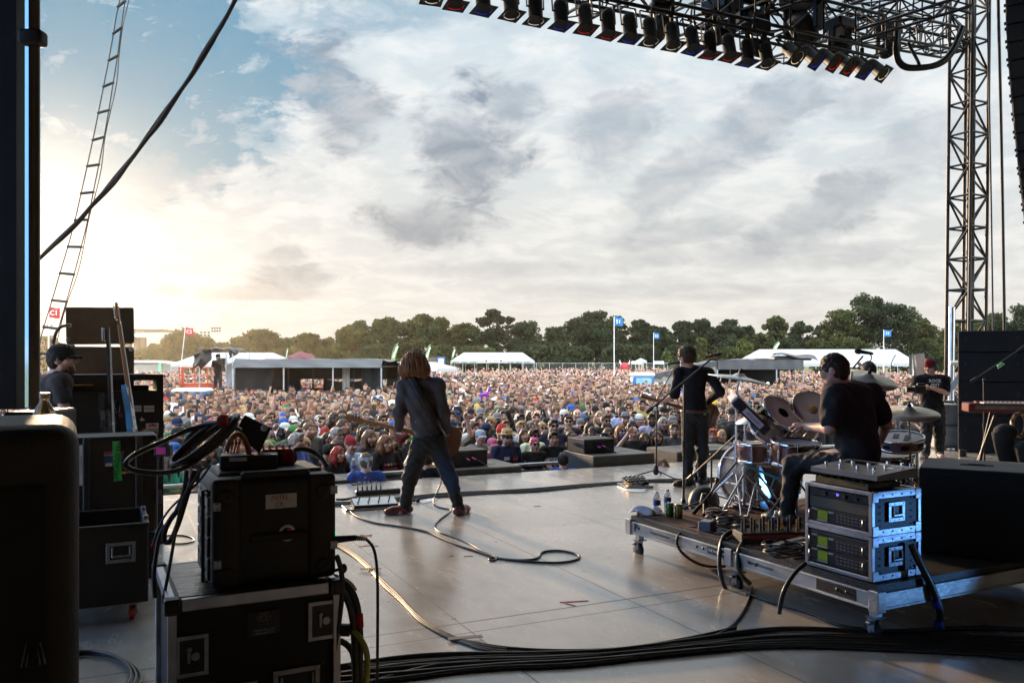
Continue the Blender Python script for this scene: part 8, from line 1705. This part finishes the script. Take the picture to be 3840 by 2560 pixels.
b = B(T(J['hd']-og) @ axes(J['ud'], J['fd']).to_4x4()); b.ell((.087, -.002, -.008), (.008, .01, .012), 8, 6); mk('earphone', b, m_zinc, o)
# ------------------------------------------------------------------ lighting rig, tower, hanging speakers
m_rig = mat('rig_black', (.02, .02, .022), r=.4, m=.5, v=.3, vs=3)
def rig(u, v, z): return S(u, v, z)
def ux(px, v): rx = (px-1920)/FPX; Y = v/(N.y+N.x*rx); X = rx*Y; return U.x*X+U.y*Y
VT = 10.5
def truss_thing(p0, p1, w, h, lb, **k):
    p0, p1 = V(p0), V(p1); t = thing('lighting_truss', lb, 'truss', p0, 0, 'roof trusses'); b = B(); b.truss(V(), p1-p0, w, h, **k); mk('frame', b, m_rig, t); return t
uE = ux(3330, VT+.1)
truss_thing(rig(-4, VT+.45, 7.42), rig(uE, VT+.45, 7.42), .62, .62, 'front lighting truss above the row of par lamps', rc=.03, rb=.017, bay=.75)
TW = V((9.12, 16.95, 0)); uT = U.x*TW.x+U.y*TW.y
truss_thing(rig(ux(2900, 11.6), 11.55, 8.25), rig(uT, 11.55, 8.25), .6, .6, 'upper rear truss running to the lattice tower', rc=.03, rb=.017, bay=.7)
for i, u in enumerate((uE-.2, uE-2.6, uE-5., uE-7.4)):
    truss_thing(rig(u, 9.0, 7.55), rig(u, 13.2, 7.95), .5, .5, ('cross truss at the right end of the front truss', 'second cross truss from the right', 'third cross truss from the right', 'fourth cross truss from the right')[i], rc=.028, rb=.015, bay=.7)
truss_thing(rig(uE-.1, 10.9, 7.6), rig(uT-.2, 11.5, 8.0), .45, .45, 'short truss linking the front truss to the tower', rc=.026, rb=.014, bay=.6)
t = thing('lattice_tower', 'tall lattice tower carrying the stage roof at the right', 'tower', V((TW.x, TW.y, GZ)), 0)
b = B(); b.truss((0, 0, 0), (.12, 0, 10.6), .5, .5, .034, .023, .62, n=8); mk('frame', b, mat('tower_metal', (.055, .052, .05), r=.45, m=.6, v=.4, vs=1.5), t)
b = B(); b.cyl((.12, .05, .5), (.20, .05, 10.6), .075, n=12); b.cyl((-.02, -.1, .5), (.08, -.1, 10.6), .03, n=8); mk('cable_duct', b, m_rig, t)
b = B(); b.box((0, 0, .1), (1.2, 1.2, .2), .02); mk('base', b, m_steel, t)
b = B(); b.cyl((-.5, -.3, 1.3), (.6, -.5, 3.4), .06, n=8); b.cyl((-.45, -.35, 1.3), (-.42, -.35, 4.0), .06, n=8); b.cyl((-.5, -.4, 2.9), (.7, -.5, 2.9), .05, n=8); mk('bracing', b, m_alu, t)
for i, (a, c, lb) in enumerate(((2440, 2900, 'left lamp bar under the front truss'), (2915, 3292, 'right lamp bar under the front truss'), (1520, 2436, 'lamp bar at the top centre of the picture'))):
    p0, p1 = rig(ux(a, VT), VT, 6.88), rig(ux(c, VT), VT, 6.88); t = thing('lamp_bar', lb, 'lamp bar', p0, 0, 'lamp bars'); b = B(); b.cyl((0, 0, 0), p1-p0, .03, n=10); mk('pipe', b, m_rig, t)
    n = 3; b = B()
    for k in range(n): q = (p1-p0)*((k+.5)/n); b.cyl(q, q+V((0, 0, .3)), .012, n=6); b.box(q+V((0, 0, .05)), (.06, .05, .12), .01)
    mk('clamp', b, m_rig, t)
m_gel = {k: mat('gel_'+k, c, r=.3, tl=.85, v=.05) for k, c in (('red', (.75, .02, .03)), ('blue', (.02, .12, .9)), ('white', (.9, .9, .9)))}
m_can = mat('can_black', (.02, .018, .017), r=.6, sp=.3, v=.3, vs=7)
PRO = {}
def par(col, p, yaw, pitch, lb):
    if col not in PRO:
        t = thing('par_lamp', lb, 'stage lamp', p, 0, 'par lamps on the front truss')
        # local: hangs from the origin, the can points along -z
        b = B(); b.lathe([(0, .02), (.045, .015), (.085, -.02), (.1, -.07), (.102, -.10), (.102, -.33), (.11, -.335), (.11, -.35), (.1, -.35), (.098, -.1)], 22, M=T(0, 0, -.1)); q = mk('can', b, m_can, t)
        b = B()
        for s in (-1, 1): b.box((s*.135, 0, -.13), (.006, .03, .3)); b.cyl((s*.138, 0, -.27), (s*.1, 0, -.27), .014, n=8)
        b.box((0, 0, .02), (.27, .03, .006)); b.cyl((0, 0, .02), (0, 0, .1), .02, n=8); mk('yoke', b, m_rig, t)
        b = B(T(0, 0, -.475)); r0, r1 = .116, .15
        n = 24
        ring_in = [(r0*math.cos(2*pi*i/n), r0*math.sin(2*pi*i/n), 0) for i in range(n)]; ring_out = [(r1*max(-1, min(1, 1.45*math.cos(2*pi*i/n))), r1*max(-1, min(1, 1.45*math.sin(2*pi*i/n))), 0) for i in range(n)]
        fs = [(i, (i+1) % n, n+(i+1) % n, n+i) for i in range(n)]; b.add(ring_in+ring_out, fs); b.add([(x, y, .006) for x, y, z in ring_in+ring_out], [f[::-1] for f in fs]); b.add([(x, y, 0) for x, y, z in ring_out]+[(x, y, .006) for x, y, z in ring_out], fs); 
        for k in range(3): b.box((.1*math.cos(k*2.1+.5), .1*math.sin(k*2.1+.5), .02), (.02, .02, .05))
        mk('gel_frame', b, m_can, t)
        b = B(T(0, 0, -.468)); b.lathe([(.104, 0), (.118, 0), (.118, .002), (.104, .002), (.104, 0)], 26, cap=False); mk('gel', b, m_gel[col], t); b = B(T(0, 0, -.466)); b.cyl((0, 0, 0), (0, 0, .002), .104, n=24); mk('lens', b, m_can, t)
        b = B(); b.tube([(0, .05, -.1), (.06, .1, -.12), (.17, .06, -.05), (.12, .02, .05)], .008, 5, smooth=2); mk('lead', b, m_cable, t)
        PRO[col] = t
    else: t = dup(PRO[col])
    t.location = p; t['label'] = lb; t.rotation_euler = (pitch, 0, yaw); return t
CANS = [(1618, 'white'), (1709, 'red'), (1809, 'blue'), (1912, 'white'), (2008, 'white'), (2101, 'blue'), (2191, 'red'), (2279, 'red'), (2358, 'blue'), (2432, 'white'), (2516, 'white'), (2588, 'blue'), (2660, 'red'), (2726, 'red'), (2801, 'blue'), (2866, 'white'), (2945, 'white'), (3008, 'blue'), (3072, 'red'), (3134, 'red'), (3195, 'blue'), (3256, 'white')]
cn = {}
for i, (px, c) in enumerate(CANS):
    second = i >= 16; k = (c, second); cn[k] = cn.get(k, 0)+1
    lb = f"{c}-gelled par lamp, {ORD[cn[k]]} {c} one from left on the {'tilted right-hand bar' if second else 'long main row'}"
    par(c, rig(ux(px-(4 if not second else 14), VT), VT, 6.80), SA+rc.uniform(-.12, .12)+(.25 if second else 0), (-.16+rc.uniform(-.07, .07)) if not second else -.75+rc.uniform(-.05, .05), lb)
def mover(px, v, z, lb, sc=1.):
    t = thing('moving_lamp', lb, 'stage lamp', rig(ux(px, v), v, z), SA+px*.01, 'moving lamps on the truss'); b = B(); b.box((0, 0, 0), (.36*sc, .3*sc, .16*sc), .03); mk('base', b, m_rig, t)
    for s in (-1, 1): b = B(); b.box((s*.16*sc, 0, -.2*sc), (.05*sc, .12*sc, .32*sc), .02); mk('yoke_arm', b, m_rig, t)
    b = B(); b.lathe([(0, .14), (.1, .13), (.12, .05), (.12, -.08), (.1, -.16), (0, -.165)], 18, M=T(0, 0, -.3*sc) @ Rx(.9) @ Matrix.Scale(sc, 4)); mk('head', b, m_can, t)
mover(2480, VT+.3, 7.1, 'sun-flecked dark lamp over the break in the row'); mover(2700, VT+.5, 7.4, 'dark lamp fixture above the left lamp bar', 1.4); mover(2835, VT+.2, 7.05, 'dark lamp fixture at the end of the left lamp bar', 1.1); mover(3150, VT+.5, 7.55, 'dark lamp fixture above the right lamp bar', 1.3); mover(3010, 11.0, 7.9, 'big dark lamp fixture high on the rear truss', 1.8); mover(3330, 11.2, 7.8, 'dark lamp fixture at the corner of the trusses', 1.2); mover(2820, 11.2, 7.9, 'big dark lamp fixture at the top edge', 1.7)
for i, (dx, r) in enumerate(((0, .05), (7, .035), (-6, .022))):
    cable('rig_cable', [P(x+dx, y+i*5, 15.2) for x, y in ((3368, 60), (3362, 130), (3358, 190), (3368, 228), (3395, 252), (3440, 254), (3500, 248), (3545, 225), (3575, 185), (3590, 150), (3610, 100))], r, ('thick black cable sagging between truss end and tower', 'second black cable of the sag before the tower', 'thin outer cable of the sag before the tower')[i], m_rig, group='cables sagging from the rig')
cable('rig_cable', [P(3405, 160, 15.1), P(3420, 190, 15.1), P(3440, 225, 15.1), P(3448, 245, 15.1)], .03, 'short taped strut cable inside the sag', m_rig, group='cables sagging from the rig')
for i, (x0, x1, r, y1) in enumerate(((3742, 3768, .028, 1300), (3700, 3725, .016, 1300))):
    cable('hoist_rope', [P(x0, -60, 15.6), P((x0+x1)/2+2, 600, 15.6), P(x1, y1, 15.6)], r, ('thick black hoist rope right of the lattice tower', 'thin hoist rope close to the lattice tower')[i], m_rig, smooth=1, group='hoist ropes')
t = thing('line_array', 'curved hanging column of black loudspeakers at the right edge', 'speaker array', P(3800, 400, 16.))
og = P(3800, 400, 16.); n = 13
for i in range(n):
    y0 = -40+i*68; x = 3770+max(0, y0)**1.35*.0088; p = P(x, y0+34, 16)-og; a = math.radians(2+i*.75)
    b = B(T(p) @ Ry(-a*.6) @ Rz(math.radians(-31))); b.box((.62, .3, 0), (1.24, .6, .335), .02); b.box((.62, -.005, 0), (1.16, .02, .3)); q = mk('cabinet', b, m_case, t)
    for c_, d_ in (((-.012, .06, .12), (.035, .05, .05)), ((-.012, .06, -.12), (.035, .05, .05)), ((.22, -.02, .06), (.04, .012, .012))): b = B(T(p) @ Ry(-a*.6) @ Rz(math.radians(-31))); b.box(c_, d_, .005); mk('rigging_tab', b, m_rig, q)
